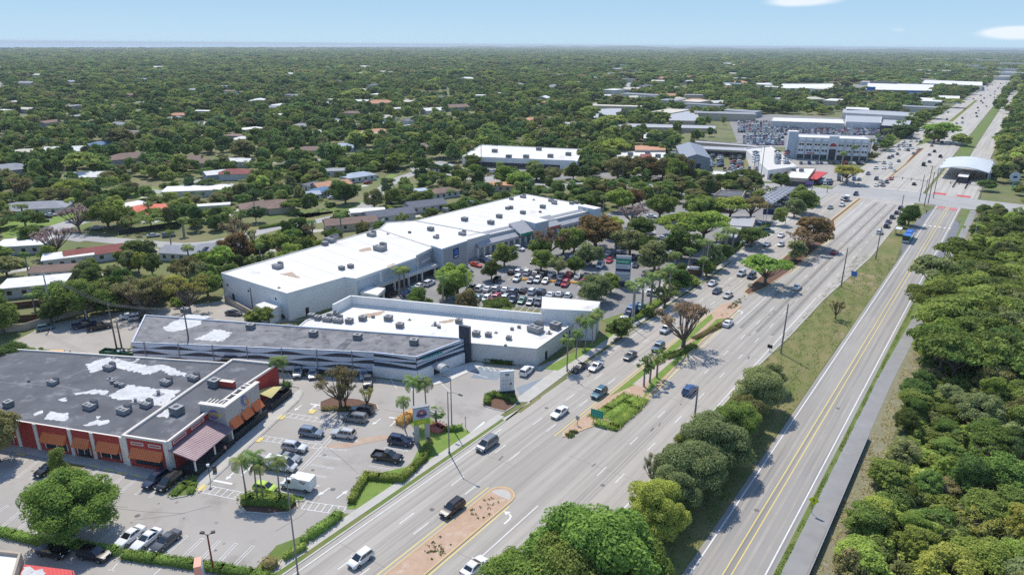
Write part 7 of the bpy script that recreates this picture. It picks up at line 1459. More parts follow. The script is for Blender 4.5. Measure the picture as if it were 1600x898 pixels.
def car_mesh(kind):
    if kind in CARMESH: return CARMESH[kind]
    P = car_parts(kind); parts = []; allb = MB()
    for nm, v in P.items():
        for b, mm in (v if isinstance(v, list) else [v]):
            if nm in ('windscreen', 'rear_window', 'side_window'): b.mi = [3]*len(b.f)
            elif nm in ('headlight', 'tail_light', 'grille'): b.mi = [mm]*len(b.f)
            parts.append((nm, b.mesh(kind.replace(' ', '_')+'_'+nm, cmats(), 35 if nm == 'body' else None)))
            o = len(allb.v); allb.v += b.v; allb.f += [tuple(i+o for i in f) for f in b.f]; allb.mi += b.mi
    CARMESH[kind] = (parts, allb.mesh(kind.replace(' ', '_'), cmats(), 35)); return CARMESH[kind]
NAMES = {'SUV': 'suv', 'box van': 'box_van'}
def recolour(o, col):
    o.material_slots[0].link = 'OBJECT'; o.material_slots[0].material = PAINT[col]
CARS = []
def car(xy, az, kind, col, label=None, z=0.0, full=True, group=None, name=None):
    parts, whole = car_mesh(kind); nm = name or NAMES.get(kind, kind); rz = math.pi/2-rad(az)
    if full:
        r = thing(nm, label or '', kind, (*xy, z+Z_ROAD+.004), rz, group)
        for pn, me in parts:
            o = link(pn, me, r)
            if pn == 'body': recolour(o, col)
    else:
        r = link(nm, whole); r.location = (*xy, z+Z_ROAD+.004); r.rotation_euler = (0, 0, rz); tag(r, label or '', kind, group); recolour(r, col)
    CARS.append((r, xy, az, kind, col)); return r
HD = 36.15
def cpx(x, y, az, kind, col, label, full=True, **k): return car(G(x, y), az, kind, col, label, full=full, **k)
R_ = 13.4
for a in [ # the restaurant's car parks
 (487, 680, R_+90, 'SUV', 'blue-grey', 'blue-grey SUV alone in the stall row facing the restaurant'), (537, 682, R_-90, 'SUV', 'silver', 'silver SUV with pale roof beside the rust stain'), (461, 703, R_+90, 'SUV', 'silver', 'silver SUV parked between the grey coupe and a hatched crossing'), (452, 719, R_+92, 'coupe', 'grey', 'grey coupe squeezed between a silver SUV and the white van'), (440, 732, R_+90, 'van', 'white', 'white van behind the slender palms'),
 (415, 766, R_+92, 'hatchback', 'lime green', 'lime green hatchback beside the oval hedge'), (466, 762, R_+272, 'box van', 'white', 'white box van parked at the end of the stall row'), (555, 657, R_+270, 'minivan', 'grey', 'grey minivan with white roof rack beside the mulched island'), (566, 645, R_+270, 'SUV', 'black', 'black SUV half hidden behind the minivan'), (626, 693, R_+92, 'SUV', 'navy', 'dark navy SUV below the restaurant pole sign'), (606, 718, R_+92, 'pickup', 'black', 'black pickup truck beside the winding hedge'),
 (244, 754, 199, 'SUV', 'navy', 'dark navy SUV in front of the restaurant porch, farther from the wedge bed'), (266, 757, 199, 'minivan', 'black', 'long black van with roof rails beside the wedge-shaped bed'), (76, 736, 199, 'sedan', 'black', 'black sedan beside the small tree at the restaurant front'), (204, 843, 201, 'sedan', 'white', 'white hatch-backed sedan first from the round bright tree'), (230, 847, 201, 'coupe', 'white', 'white sedan in the middle of the three parked cars'), (260, 850, 201, 'sedan', 'dark grey', 'grey-green sedan, third of the three parked cars'),
 (84, 866, 103, 'sedan', 'black', 'black sedan in the shade on dark asphalt'), (149, 871, 103, 'SUV', 'black', 'black SUV in the shade on dark asphalt'), (466, 584, 168, 'pickup', 'silver', 'silver pickup by the banded building and patio palms'), (489, 587, 168, 'sedan', 'silver', 'silver sedan beside the silver pickup'), (575, 598, 170, 'pickup', 'dark grey', 'dark pickup half behind the olive tree'), (569, 588, 170, 'sedan', 'silver', 'silver car nosing the banded building behind the dark pickup'), (823, 583, 28, 'SUV', 'white', 'white SUV beside the grey shop wall corner'),
 (72, 515, 60, 'hatchback', 'teal', 'teal hatchback alone at the yard fence'), (133, 511, 58, 'pickup', 'navy', 'navy pickup in the sandy yard, nearer the teal car'), (156, 514, 58, 'pickup', 'black', 'black pickup in the sandy yard beside the navy one'), (202, 497, 60, 'sedan', 'white', 'white sedan under the olive tree behind the banded building'), (216, 499, 60, 'SUV', 'silver', 'silver SUV under the olive tree beside the white sedan'), (233, 500, 60, 'SUV', 'black', 'black SUV under the olive tree at the banded roof edge'), (366, 492, 100, 'sedan', 'dark grey', 'dark sedan by the tan loading wall'), (500, 480, 40, 'SUV', 'white', 'white SUV in the lane behind the white parapet'), (520, 471, 40, 'sedan', 'black', 'black car in the lane behind the white parapet, nearer its end'), (488, 487, 40, 'sedan', 'silver', 'silver car in the lane behind the white parapet'), (440, 496, 100, 'hatchback', 'black', 'black car tucked under the shopping centre corner')]: cpx(*a)
for a in [ # on the highway, near
 (761, 698, HD+180, 'minivan', 'grey', 'grey minivan driving past the restaurant sign'), (707, 799, HD+180, 'SUV', 'black', 'black SUV driving beside the narrow bark median'), (564, 877, HD+180, 'hatchback', 'white', 'boxy white car driving nearest the camera'), (741, 890, HD, 'sedan', 'white', 'white sedan at the edge of the vivid green tree'), (874, 648, HD+180, 'sedan', 'white', 'white sedan by the tip of the planted median'), (936, 618, HD+180, 'SUV', 'teal', 'dark teal SUV beside the green hedge median'), (931, 576, HD+180, 'sedan', 'silver', 'silver sedan by the street lamp shadow'), (984, 559, HD+180, 'sedan', 'dark grey', 'dark grey sedan in the middle lane past the fan palms'), (1028, 546, HD+180, 'SUV', 'blue-grey', 'blue-grey SUV passing the bare brown tree'), (1040, 518, HD+180, 'SUV', 'silver', 'silver SUV behind the bare brown tree'), (1077, 613, HD, 'SUV', 'blue', 'dark blue SUV driving away beside the fan palm median'), (1137, 508, HD, 'sedan', 'white', 'white sedan driving away at the small median tip'), (904, 578, HD+180, 'coupe', 'black', 'black car at the kerb beside the street lamp')]: cpx(*a)
for a in [ # on the highway, farther
 (1120, 457, HD+180, 'sedan', 'navy', 'navy sedan before the exit lane'), (1137, 464, HD+180, 'sedan', 'beige', 'beige sedan beside the navy sedan at the exit lane'), (1113, 445, HD+180, 'sedan', 'silver', 'silver sedan nearest the exit lane markings'), (1076, 439, 104, 'sedan', 'blue-grey', 'blue-grey sedan turning out of the exit lane'), (1158, 430, HD+180, 'SUV', 'silver', 'silver car behind the umbrella tree'), (1174, 434, HD+180, 'SUV', 'navy', 'navy car under the umbrella tree'), (1245, 451, HD, 'sedan', 'white', 'white sedan in the open lanes beyond the umbrella tree'), (1303, 396, HD, 'sedan', 'red', 'red sedan near the shade of the rusty tree'), (1198, 384, HD+180, 'sedan', 'silver', 'silver sedan approaching the umbrella tree'), (1220, 384, HD+180, 'hatchback', 'silver', 'silver car beside the grey-green clump'), (1220, 370, HD+180, 'sedan', 'white', 'white car next to the half-bare brown tree'), (1297, 326, HD+180, 'sedan', 'grey', 'grey sedan leaving the junction'), (1315, 322, HD+180, 'SUV', 'white', 'white SUV in front of the grey truck'), (1322, 314, HD+180, 'box van', 'dark grey', 'grey box truck at the junction'), (1317, 312, HD+180, 'sedan', 'silver', 'silver car beside the grey box truck'), (1337, 305, HD+180, 'SUV', 'navy', 'navy SUV in the middle of the junction'),
 (1374, 365, HD, 'SUV', 'white', 'white SUV last in the turning queue'), (1385, 355, HD, 'SUV', 'black', 'black SUV in the turning queue behind four cars'), (1388, 348, HD, 'sedan', 'purple', 'purple car in the turning queue'), (1394, 341, HD, 'SUV', 'dark grey', 'dark SUV in the middle of the turning queue'), (1401, 334, HD, 'sedan', 'black', 'black sedan second from the front of the turning queue'), (1407, 327, HD, 'SUV', 'navy', 'navy SUV first in the turning queue'),
 (1341, 291, HD+180, 'sedan', 'silver', 'silver sedan at the kerb beyond the junction'), (1342, 282, HD+180, 'sedan', 'dark grey', 'dark sedan queued behind the kerbside silver sedan'), (1356, 273, HD+180, 'SUV', 'blue-grey', 'blue-grey SUV alone in the kerb lane'), (1369, 281, HD+180, 'SUV', 'black', 'black SUV waiting at the stop line'), (1369, 291, HD+180, 'sedan', 'white', 'white sedan first at the stop line'), (1376, 285, HD+180, 'sedan', 'silver', 'silver sedan behind the first white sedan'), (1379, 291, HD+180, 'SUV', 'grey', 'grey SUV first at the stop line beside the white sedan'), (1385, 286, HD+180, 'SUV', 'dark grey', 'dark SUV behind the red car at the stop line'), (1392, 281, HD+180, 'sedan', 'red', 'red sedan waiting at the junction median'), (1368, 264, HD+180, 'SUV', 'white', 'white SUV three cars back in the kerb lane'), (1381, 264, HD+180, 'sedan', 'white', 'white sedan behind the grey SUV queue'), (1391, 263, HD+180, 'sedan', 'silver', 'silver sedan in the middle lane queue'), (1397, 268, HD+180, 'hatchback', 'white', 'white hatchback beside the narrow median'),
 (1381, 256, HD+180, 'SUV', 'beige', 'beige SUV in the far queue'), (1391, 257, HD+180, 'sedan', 'white', 'white sedan in the far queue beside the grey one'), (1404, 253, HD+180, 'sedan', 'dark grey', 'dark grey sedan in the far queue'), (1389, 248, HD+180, 'SUV', 'navy', 'navy SUV in the far queue'), (1394, 246, HD+180, 'SUV', 'dark grey', 'dark grey SUV in the far queue'), (1402, 242, HD+180, 'sedan', 'black', 'black sedan in the far queue'), (1419, 236, HD+180, 'SUV', 'dark grey', 'dark SUV beyond the far queue'), (1427, 241, HD+180, 'sedan', 'grey', 'grey sedan at the far median tip'), (1433, 234, HD+180, 'sedan', 'white', 'white sedan at the far median tip'), (1428, 289, HD, 'sedan', 'black', 'black sedan driving away alone beyond the junction'), (1443, 259, HD, 'van', 'black', 'black van driving away beside the station'), (1443, 259, HD, 'van', 'black', '') if False else (1452, 254, HD, 'sedan', 'dark grey', 'dark sedan driving away beyond the black van'), (1452, 243, HD, 'sedan', 'grey', 'grey car driving away beside the tall poles'), (1460, 238, HD, 'SUV', 'black', 'black SUV driving away at the bend'), (1469, 246, HD, 'pickup', 'black', 'black pickup driving away at the station corner')]: cpx(*a, full=False)
rc = random.Random(31); COLS = ['white', 'white', 'silver', 'silver', 'grey', 'dark grey', 'black', 'black', 'navy', 'blue-grey', 'red', 'white', 'beige', 'blue']
far = []
for k in range(44):                                          # the traffic dwindling up the highway
    f = (k+.5)/44; s = 600+1300*f**1.3; t = rc.choice([-71, -67, -63.5, -60]) if k % 3 == 0 else rc.choice([-52, -48, -44.5, -41]); az = HD+(180 if t < -58 else 0)
    far.append(car(ST(s+rc.uniform(-12, 12), t), az, rc.choice(['sedan', 'SUV', 'SUV', 'pickup', 'van']), rc.choice(COLS if t < -58 else ['black', 'dark grey', 'black', 'navy', 'grey', 'white']), None, full=False, group='cars far up the highway'))
for k in range(16): far.append(car(ST(560+rc.uniform(0, 75), rc.choice([-72, -68.5, -65, -61.8])), HD+180, rc.choice(['sedan', 'SUV', 'hatchback']), rc.choice(['white', 'silver', 'white', 'black', 'grey', 'white']), None, full=False, group='cars far up the highway'))
cnt = {}
for o in sorted(far, key=lambda o: o.location.length):
    i = [c for c in CARS if c[0] is o][0]; k = f"{i[4]} {i[3]} {'coming down' if i[2] > 100 else 'driving up'} the far highway"; cnt.setdefault(k, []).append(o)
for k, L in cnt.items():
    for q, o in enumerate(L): o['label'] = k+('' if len(L) == 1 else f', {ordn(q)}closest to the station')
# rows of the mall car park: colours as the photograph shows them
def row(where, az, items, full=False, group='cars parked in the mall rows'):
    objs = [(car(G(x, y), az+rc.uniform(-2, 2), kd, cl, None, full=full, group=group), kd, cl) for x, y, kd, cl in items]
    labs = []
    for i, (o, kd, cl) in enumerate(objs):
        l = f"{cl} {kd} between a {objs[i-1][2]} {objs[i-1][1]} and a {objs[i+1][2]} {objs[i+1][1]}, {where}" if 0 < i < len(objs)-1 else f"{cl} {kd} at the {'entrance' if i == 0 else 'highway'} end of {where}"
        labs.append(l)
    for i, l in enumerate(labs):
        if labs.count(l) > 1 or len(l.split()) > 16: l = f"{objs[i][2]} {objs[i][1]}, {ordn(i) or 'first '}from the entrance end of {where}"
        objs[i][0]['label'] = l
S_, U_, H_, P_, V_ = 'sedan', 'SUV', 'hatchback', 'pickup', 'van'
row('the parapet row', 200, [(720, 467, S_, 'black'), (733, 468, S_, 'dark red'), (746, 469, S_, 'teal'), (760, 469, H_, 'white'), (774, 469, U_, 'red'), (788, 470, U_, 'silver'), (802, 471, P_, 'navy'), (816, 472, S_, 'green'), (829, 474, S_, 'grey'), (842, 475, U_, 'dark grey')])
row('the second mall row', 20, [(738, 453, P_, 'black'), (750, 453, U_, 'white'), (762, 454, S_, 'white'), (776, 454, U_, 'silver'), (790, 455, S_, 'silver'), (803, 458, U_, 'grey'), (818, 456, S_, 'black'), (832, 458, U_, 'white'), (846, 459, U_, 'navy'), (860, 463, S_, 'white'), (874, 462, S_, 'silver'), (888, 464, H_, 'white')])
row('the third mall row', 200, [(776, 439, S_, 'black'), (808, 438, U_, 'white'), (830, 440, S_, 'dark grey'), (840, 440, U_, 'silver'), (853, 441, S_, 'silver'), (874, 443, U_, 'navy'), (883, 446, U_, 'red'), (912, 443, S_, 'red')])
row('the fourth mall row', 20, [(800, 427, S_, 'black'), (811, 427, U_, 'silver'), (824, 428, U_, 'white'), (837, 430, S_, 'grey'), (849, 431, U_, 'black'), (862, 430, S_, 'white'), (876, 432, S_, 'white'), (889, 432, U_, 'red'), (903, 434, S_, 'white'), (916, 434, U_, 'navy'), (929, 434, P_, 'grey'), (943, 436, S_, 'blue-grey'), (956, 437, S_, 'teal')])
row('the fifth mall row', 200, [(834, 410, S_, 'grey'), (852, 413, U_, 'black'), (864, 414, S_, 'silver'), (893, 415, U_, 'white'), (908, 411, U_, 'black'), (918, 413, S_, 'white'), (938, 417, V_, 'white'), (952, 409, S_, 'red'), (968, 416, S_, 'silver'), (993, 416, S_, 'navy')])
row('the shaded sixth row', 20, [(852, 403, U_, 'dark red'), (866, 404, S_, 'black'), (880, 405, S_, 'silver'), (895, 406, U_, 'white'), (908, 402, S_, 'dark grey'), (922, 404, U_, 'silver'), (990, 405, U_, 'navy'), (950, 398, S_, 'white'), (966, 398, U_, 'black')])
row('the arcade row', 130, [(744, 416, S_, 'orange'), (757, 410, S_, 'navy'), (768, 406, S_, 'white'), (781, 399, U_, 'white'), (797, 394, S_, 'white'), (811, 391, U_, 'white'), (823, 385, S_, 'silver'), (845, 378, S_, 'silver'), (872, 370, U_, 'white')], group='cars parked at the arcade')
row('the supermarket front row', 30, [(638, 461, S_, 'blue'), (647, 454, S_, 'teal'), (657, 449, S_, 'white'), (671, 445, U_, 'white'), (612, 461, S_, 'black')], group='cars parked before the supermarket front')
row('the outer mall rows', 110, [(1037, 458, U_, 'black'), (1022, 462, U_, 'white'), (1056, 397, S_, 'silver'), (1072, 398, S_, 'dark grey'), (1036, 374, S_, 'white'), (1015, 366, U_, 'white'), (1044, 371, S_, 'blue'), (1096, 418, P_, 'black'), (1108, 411, P_, 'blue'), (1123, 391, U_, 'black'), (1010, 395, S_, 'white'), (1040, 390, S_, 'navy'), (1064, 385, S_, 'white'), (930, 374, S_, 'white'), (970, 388, U_, 'white'), (1018, 340, S_, 'white'), (1046, 330, S_, 'navy'), (1000, 345, U_, 'silver'), (1130, 332, H_, 'dark red'), (1100, 335, V_, 'silver'), (1075, 360, P_, 'navy')], group='cars in the outer mall rows')
row('the highway side lot', 120, [(1164, 383, S_, 'white'), (1174, 374, U_, 'white'), (1177, 357, S_, 'white'), (1181, 350, U_, 'silver'), (1200, 363, U_, 'teal'), (1163, 345, S_, 'navy')], group='cars in the highway side lot')
row('the lane behind the raised block', 215, [(986, 490, V_, 'blue'), (982, 495, U_, 'navy'), (972, 503, S_, 'white'), (1000, 483, S_, 'teal'), (990, 483, U_, 'grey')], group='cars in the lane behind the raised block')
row('the solar carport', 100, [(1212, 322, U_, 'white'), (1219, 318, S_, 'grey'), (1227, 312, U_, 'white'), (1236, 306, S_, 'silver'), (1188, 312, S_, 'white'), (1180, 306, U_, 'silver')], group='cars at the solar carport')
row('the side street', 100, [(1011, 291, S_, 'white'), (830, 290, S_, 'white'), (1080, 287, U_, 'silver'), (1236, 286, S_, 'white'), (1295, 284, U_, 'white'), (1283, 282, U_, 'black'), (960, 288, S_, 'grey')], group='cars along the cross street')
row('the old residential street', 60, [(67, 347, U_, 'navy'), (72, 341, S_, 'black'), (80, 338, S_, 'white'), (152, 358, S_, 'silver'), (240, 370, S_, 'silver'), (264, 370, U_, 'blue-grey'), (519, 311, S_, 'white'), (610, 320, U_, 'navy'), (575, 287, S_, 'red'), (655, 271, S_, 'black'), (732, 262, S_, 'navy'), (690, 300, S_, 'white')], group='cars along the residential street')
# dealer stock: the nearest as cars, the rest as one mass
stock = []
def lot(x0, y0, x1, y1, nr, nc, az, z=0.0, jit=.6):
    for i in range(nr):
        for j in range(nc):
            x = x0+(x1-x0)*(j+.5)/nc+(y1-y0)*0; a = G(x0+(x1-x0)*(j+.5)/nc, y0+(y1-y0)*(i+.5)/nr, z); stock.append((a, az+rc.choice([0, 180]), z, rc.choice([S_, U_, U_, S_, P_, H_]), rc.choice(COLS)))
lot(1105, 243, 1132, 262, 7, 2, 70); lot(1140, 240, 1162, 272, 8, 2, 75); lot(1118, 232, 1150, 240, 3, 4, 20); lot(1172, 237, 1190, 256, 5, 1, 70, 4.4); lot(1208, 236, 1236, 258, 6, 2, 70, 4.4); lot(1248, 255, 1350, 258, 1, 16, 195); lot(1268, 283, 1300, 288, 2, 7, 20)
lot(1128, 262, 1162, 279, 3, 4, 20); lot(1165, 262, 1188, 280, 3, 2, 20); lot(1305, 262, 1340, 284, 5, 3, 30); lot(1245, 284, 1300, 290, 2, 7, 20); lot(1190, 262, 1225, 278, 4, 3, 70); lot(1085, 238, 1104, 262, 7, 2, 70); lot(1166, 212, 1225, 228, 5, 12, 20); lot(1030, 255, 1050, 262, 2, 3, 20); lot(1385, 196, 1420, 212, 5, 8, 20); lot(1160, 210, 1215, 226, 6, 10, 20); lot(1152, 190, 1230, 208, 9, 18, 20); lot(1215, 198, 1375, 212, 7, 34, 20); lot(1365, 214, 1395, 232, 7, 6, 20); lot(1240, 192, 1310, 198, 3, 16, 20); lot(1340, 200, 1400, 212, 5, 12, 20); lot(880, 186, 915, 190, 2, 8, 20); lot(1220, 133, 1300, 138, 3, 24, 20); lot(1400, 158, 1470, 166, 4, 18, 20); lot(905, 262, 950, 268, 1, 8, 100); lot(735, 268, 790, 274, 2, 8, 100); lot(800, 256, 860, 258, 1, 10, 10)
stock.sort(key=lambda s: math.hypot(*s[0])); nind = max(0, 292-len(CARS))
rows_ = {}
for a, az, z, kd, cl in stock[:nind]:
    o = car(a, az, kd, cl, None, z=z, full=False, group='dealer stock cars'); rows_.setdefault((cl, kd), []).append((o, a))
label_by_place([(o, f"{cl} {kd} in the dealer stock", a) for (cl, kd), L in rows_.items() for o, a in L])
b = MB()
V0, F0_, MI = {}, {}, {}
for kd in (S_, U_, P_, H_):
    me = car_mesh(kd)[1]; V0[kd] = [tuple(v.co) for v in me.vertices]; F0_[kd] = [tuple(p.vertices) for p in me.polygons]; MI[kd] = [p.material_index for p in me.polygons]
cl_list = sorted(set(s[4] for s in stock)); offs = {c: 9+i for i, c in enumerate(cl_list)}
for a, az, z, kd, cl in stock[nind:]:
    r = math.pi/2-rad(az); c, s = math.cos(r), math.sin(r); o = len(b.v); b.v += [(a[0]+x*c-y*s, a[1]+x*s+y*c, zz_+z+.05) for x, y, zz_ in V0[kd]]
    b.f += [tuple(i+o for i in f) for f in F0_[kd]]; b.mi += [offs[cl] if m == 0 else m for m in MI[kd]]
o = b.build('parked_cars', cmats()+[PAINT[c] for c in cl_list]); o['kind'] = 'stuff'
print('cars', len(CARS), 'mass', len(stock)-nind)
# bus at the bay
bl = thing('bus', 'blue and white city bus stopped at the bus bay', 'bus', (*ST(296, -27.2), Z_ROAD+.01), math.pi/2-rad(HD+180)); b = MB()
b.prism([(-6, -1.27), (6, -1.27), (6, 1.27), (-6, 1.27)], .3, 3.0, 0, 1); b.prism([(-4.5, -.9), (1, -.9), (1, .9), (-4.5, .9)], 3.0, 3.3, 1); b.build('body', [M['green'], M['bluecol']], bl)
b = MB(); b.prism([(-5.7, -1.29), (4.4, -1.29), (4.4, 1.29), (-5.7, 1.29)], 1.4, 2.4, 0, None, True); b.build('side_window', M['carglass'], bl)
b = MB(); b.prism([(5.9, -1.15), (6.03, -1.15), (6.03, 1.15), (5.9, 1.15)], 1.1, 2.75, 0, None, True); b.build('windscreen', M['carglass'], bl); b = MB(); b.prism([(5.9, -1.2), (6.02, -1.2), (6.02, 1.2), (5.9, 1.2)], .35, 1.0, 0, None, True); b.build('bumper', M['lgrey'], bl)
for x in (-3.8, 3.8):
    for y in (-1.15, 1.15): b = MB(); b.tube([(x, y-.16, .48), (x, y+.16, .48)], .48, 14); b.build('wheel', M['tyre'], bl)
# boats in the yard
for (x, y, L_, az, lab) in ((22, 464, 9.5, 75, 'white cabin boat on a trailer, larger of the two in the boat yard'), (38, 452, 7, 75, 'small white boat behind the larger cabin boat'), (935, 309, 9, 100, 'blue-tarped boat standing on the lawn behind the arcade') if False else (988, 305, 9, 100, 'boat under a blue tarpaulin on the lawn by the cross street')):
    r = thing('boat', lab, 'boat', (*G(x, y), .5), math.pi/2-rad(az)); b = MB(); st = [(-L_/2, .9, .9), (-L_/4, 1.1, .95), (L_/6, 1.0, 1.1), (L_*.38, .55, 1.25), (L_/2, .05, 1.4)]; idx = []
    for xx, w, zt in st: i = len(b.v); idx.append(i); b.v += [(xx, -w, zt), (xx, -w*.6, .2), (xx, 0, 0), (xx, w*.6, .2), (xx, w, zt)]
    for i, j in zip(idx, idx[1:]):
        for q in range(4): b.f.append((i+q, i+q+1, j+q+1, j+q)); b.mi.append(0)
        b.f.append((i+4, i, j, j+4)); b.mi.append(0)
    b.f.append(tuple(idx[0]+q for q in range(5))); b.mi.append(0); b.build('hull', M['bluecol'] if 'blue' in lab else M['whitewall'], r)
    b = MB(); b.box((-L_*.1, 0, 1.0), L_*.3, 1.3, .8, 0); b.build('cabin', M['bluecol'] if 'blue' in lab else M['lgrey'], r)
# ------------------------------------------------------------------ poles, signs, people
M['polegrey'] = mat('grey_pole', (0.20, 0.19, 0.18), (0.26, 0.25, 0.24), scale=1.5, rough=.6)
M['wood'] = mat('weathered_pole', (0.15, 0.125, 0.10), (0.22, 0.19, 0.16), scale=2)
M['alum'] = mat('aluminium_pole', (0.45, 0.46, 0.47), rough=.45, metal=.4)
def street_lamp(px, h, lab, az=126, arm=2.6, m='polegrey', heads=1):
    p = G(*px); r = thing('street_lamp', lab, 'street lamp', (*p, 0)); b = MB(); b.tube([(0, 0, 0), (0, 0, h)], [.13, .08], 7); b.tube([(0, 0, 0), (0, 0, .4)], .22, 7); b.build('pole', M[m], r)
    for k in range(heads):
        a = rad(az+180*k); d = Vector((math.sin(a), math.cos(a), 0)); b = MB(); b.tube([(0, 0, h-.25), d*arm*.5+Vector((0, 0, h+.25)), d*arm+Vector((0, 0, h+.3))], .05, 5); b.build('arm', M[m], r)
        b = MB(); e = d*(arm+.35); b.box((e.x, e.y, h+.22), .32, .85, .16, math.degrees(a)); b.build('lamp_head', M['acdark'] if m != 'alum' else M['alum'], r)
def utility_pole(px, h, lab, m='wood', cross=True, az=36, world=False):
    p = px if world else G(*px); r = thing('utility_pole', lab, 'utility pole', (*p, 0)); b = MB(); b.tube([(0, 0, 0), (0, 0, h)], [.22, .14], 7); b.build('pole', M[m], r)
    if cross:
        d = Vector((math.cos(rad(az)), -math.sin(rad(az)), 0)); b = MB(); b.tube([d*-1.1+Vector((0, 0, h-.5)), d*1.1+Vector((0, 0, h-.5))], .07, 5)
        for k in (-1, 0, 1): b.tube([d*k+Vector((0, 0, h-.45)), d*k+Vector((0, 0, h-.15))], .05, 5)
        b.build('crossarm', M[m], r)
    return p
street_lamp((702, 708), 12.6, 'tall street lamp on the pavement below the restaurant sign', 126); street_lamp((706, 668), 10.5, 'street lamp with double head behind the pole sign planting', 300, 1.0, 'polegrey', 1); street_lamp((886, 580), 12.0, 'street lamp by the grey shop wall palms', 126); street_lamp((466, 899), 16.5, 'tall slanting-looking lamp pole in front of the car park at the lower edge', 126, 3.0)
street_lamp((986, 512), 11, 'street lamp at the brick entrance path', 126, 2.6, 'alum'); street_lamp((990, 505), 10, 'pale lamp post by the blue vans', 36, 1.2, 'alum'); street_lamp((1102, 432), 11, 'street lamp beside the brown monument sign', 126, 2.6, 'alum'); street_lamp((1195, 358), 11, 'street lamp at the highway side lot', 126, 2.6, 'alum'); street_lamp((1227, 350), 11, 'street lamp opposite the rusty median tree', 126, 2.6, 'alum')
street_lamp((730, 472), 9, 'pale lamp post in front of the bright tree at the mall entrance', 40, .8, 'alum'); street_lamp((1565, 395), 9, 'tall curved lamp on the cycle path by the thicket', 306, 2.4, 'alum') if False else street_lamp((1522, 372), 9.5, 'tall curved lamp beside the cycle path near the junction', 306, 2.4, 'alum'); street_lamp((1470, 425), 8.5, 'lamp post standing in the thicket by the busway', 306, 1.6, 'alum')
b = None
r = thing('lot_lamp', 'dark red lamp post with two black floodlights at the hedge', 'lamp post', (*G(334, 893), 0)); b = MB(); b.tube([(0, 0, 0), (0, 0, 6.4)], [.13, .11], 8); b.build('pole', mat('maroon_paint', (0.20, 0.03, 0.035), rough=.5), r)
for az in (280, 70): d = Vector((math.sin(rad(az)), math.cos(rad(az)), 0)); b = MB(); b.tube([(0, 0, 6.2), d*.55+Vector((0, 0, 6.55))], .05, 5); b.box((d.x*.75, d.y*.75, 6.5), .4, .55, .22, az); b.build('floodlight', M['dark'], r)
up = [utility_pole((1084, 664), 8.6, 'dark utility pole rising from the verge trees beside the blue SUV', 'polegrey', False), utility_pole((1220, 552), 12.9, 'tall utility pole on the dry verge beyond the verge trees', 'polegrey', False), utility_pole((1314, 448), 12.5, 'utility pole on the verge beside the blue sign', 'polegrey', False), utility_pole((1368, 405), 11.5, 'utility pole on the verge near the lane arrow', 'polegrey', False), utility_pole((1403, 352), 13, 'utility pole beside the dark trees at the turning queue', 'polegrey', False)]
utility_pole((1444, 322), 19, 'tallest wooden pole at the junction corner', 'wood'); utility_pole((1450, 318), 15, 'wooden pole behind the tallest junction pole', 'wood'); utility_pole((1436, 315), 13, 'thin pole at the junction corner', 'polegrey', False); utility_pole((1458, 310), 12, 'signal pole at the busway crossing', 'polegrey', False)
bp = [utility_pole((85, 503), 14, 'pale wooden pole at the sandy yard fence', 'alum'), utility_pole((184, 552), 13, 'leaning-looking wooden pole behind the restaurant roof', 'wood'), utility_pole((300, 562), 13.5, 'wooden pole between restaurant and banded building', 'wood')]
utility_pole((192, 552), 8, 'short wooden pole beside the leaning-looking pole', 'wood', False); utility_pole((397, 498), 9, 'pole standing by the loading dock', 'wood', False); utility_pole((136, 500), 11, 'pale pole over the navy pickups', 'alum', False)
for x, y, h, lab in ((752, 268, 17, 'tall pole before the white store corner'), (972, 292, 11, 'pole on the cross street beside the ficus blocks'), (918, 284, 15, 'pole at the white store end'), (1061, 296, 10, 'pole at the warehouse entrance'), (1188, 283, 22, 'tall dark pole beside the beige corner shop'), (1176, 280, 12, 'pole beside the tall dark pole by the parking deck'), (602, 268, 12, 'pale pole at the street junction'), (510, 262, 20, 'tall thin pole above the terracotta house'), (180, 245, 16, 'pale pole among the far garden trees'), (1000, 318, 9, 'thin pole behind the arcade end'), (1258, 318, 8, 'pole at the junction corner lawn'), (1268, 300, 8, 'short pole by the dealer display'), (400, 345, 9, 'pole along the residential street')): utility_pole((x, y), h, lab, 'wood' if h < 18 else 'polegrey', h > 11)
def wires(P, Hs, n, name, lab, sag=.6, off=(0, .5, -.5)):
    b = MB()
    for (p, h), (q, g) in zip(zip(P, Hs), zip(P[1:], Hs[1:])):
        d = Vector((q[0]-p[0], q[1]-p[1])).normalized(); nn = Vector((-d.y, d.x))
        for k in range(n): o = nn*off[k]; b.tube([(p[0]+o.x+(q[0]-p[0])*f, p[1]+o.y+(q[1]-p[1])*f, h+(g-h)*f-.25*k*0-sag*4*f*(1-f)) for f in (0, .25, .5, .75, 1)], .022, 4, cap=False)
    tag(link('power_line', b.mesh('power_line', M['polegrey'])), lab, 'power line')
wires([ST(40, -38.2)]+up, [11.5, 8.4, 12.7, 12.3, 11.3, 12.8], 3, '', 'power lines strung along the verge poles past the vivid green tree'); wires(bp[::-1]+[ (bp[0][0]-40, bp[0][1]+12)], [13, 12.6, 13.6, 13], 3, '', 'power lines over the yard behind the restaurant')
def sign_post(px, lab, panel, az, w, h, z0, posts=(0,), m='polegrey', cat='road sign', name='road_sign', back=None, t=.06):
    p = G(*px); r = thing(name, lab, cat, (*p, 0), -rad(az))
    for x in posts: b = MB(); b.tube([(x, .06, 0), (x, .06, z0+h*.8)], .06, 6); b.build('post', M[m], r)
    b = MB(); b.prism([(-w/2, -t/2), (w/2, -t/2), (w/2, t/2), (-w/2, t/2)], z0, z0+h, 0, None, True); b.build('panel', panel, r); return r
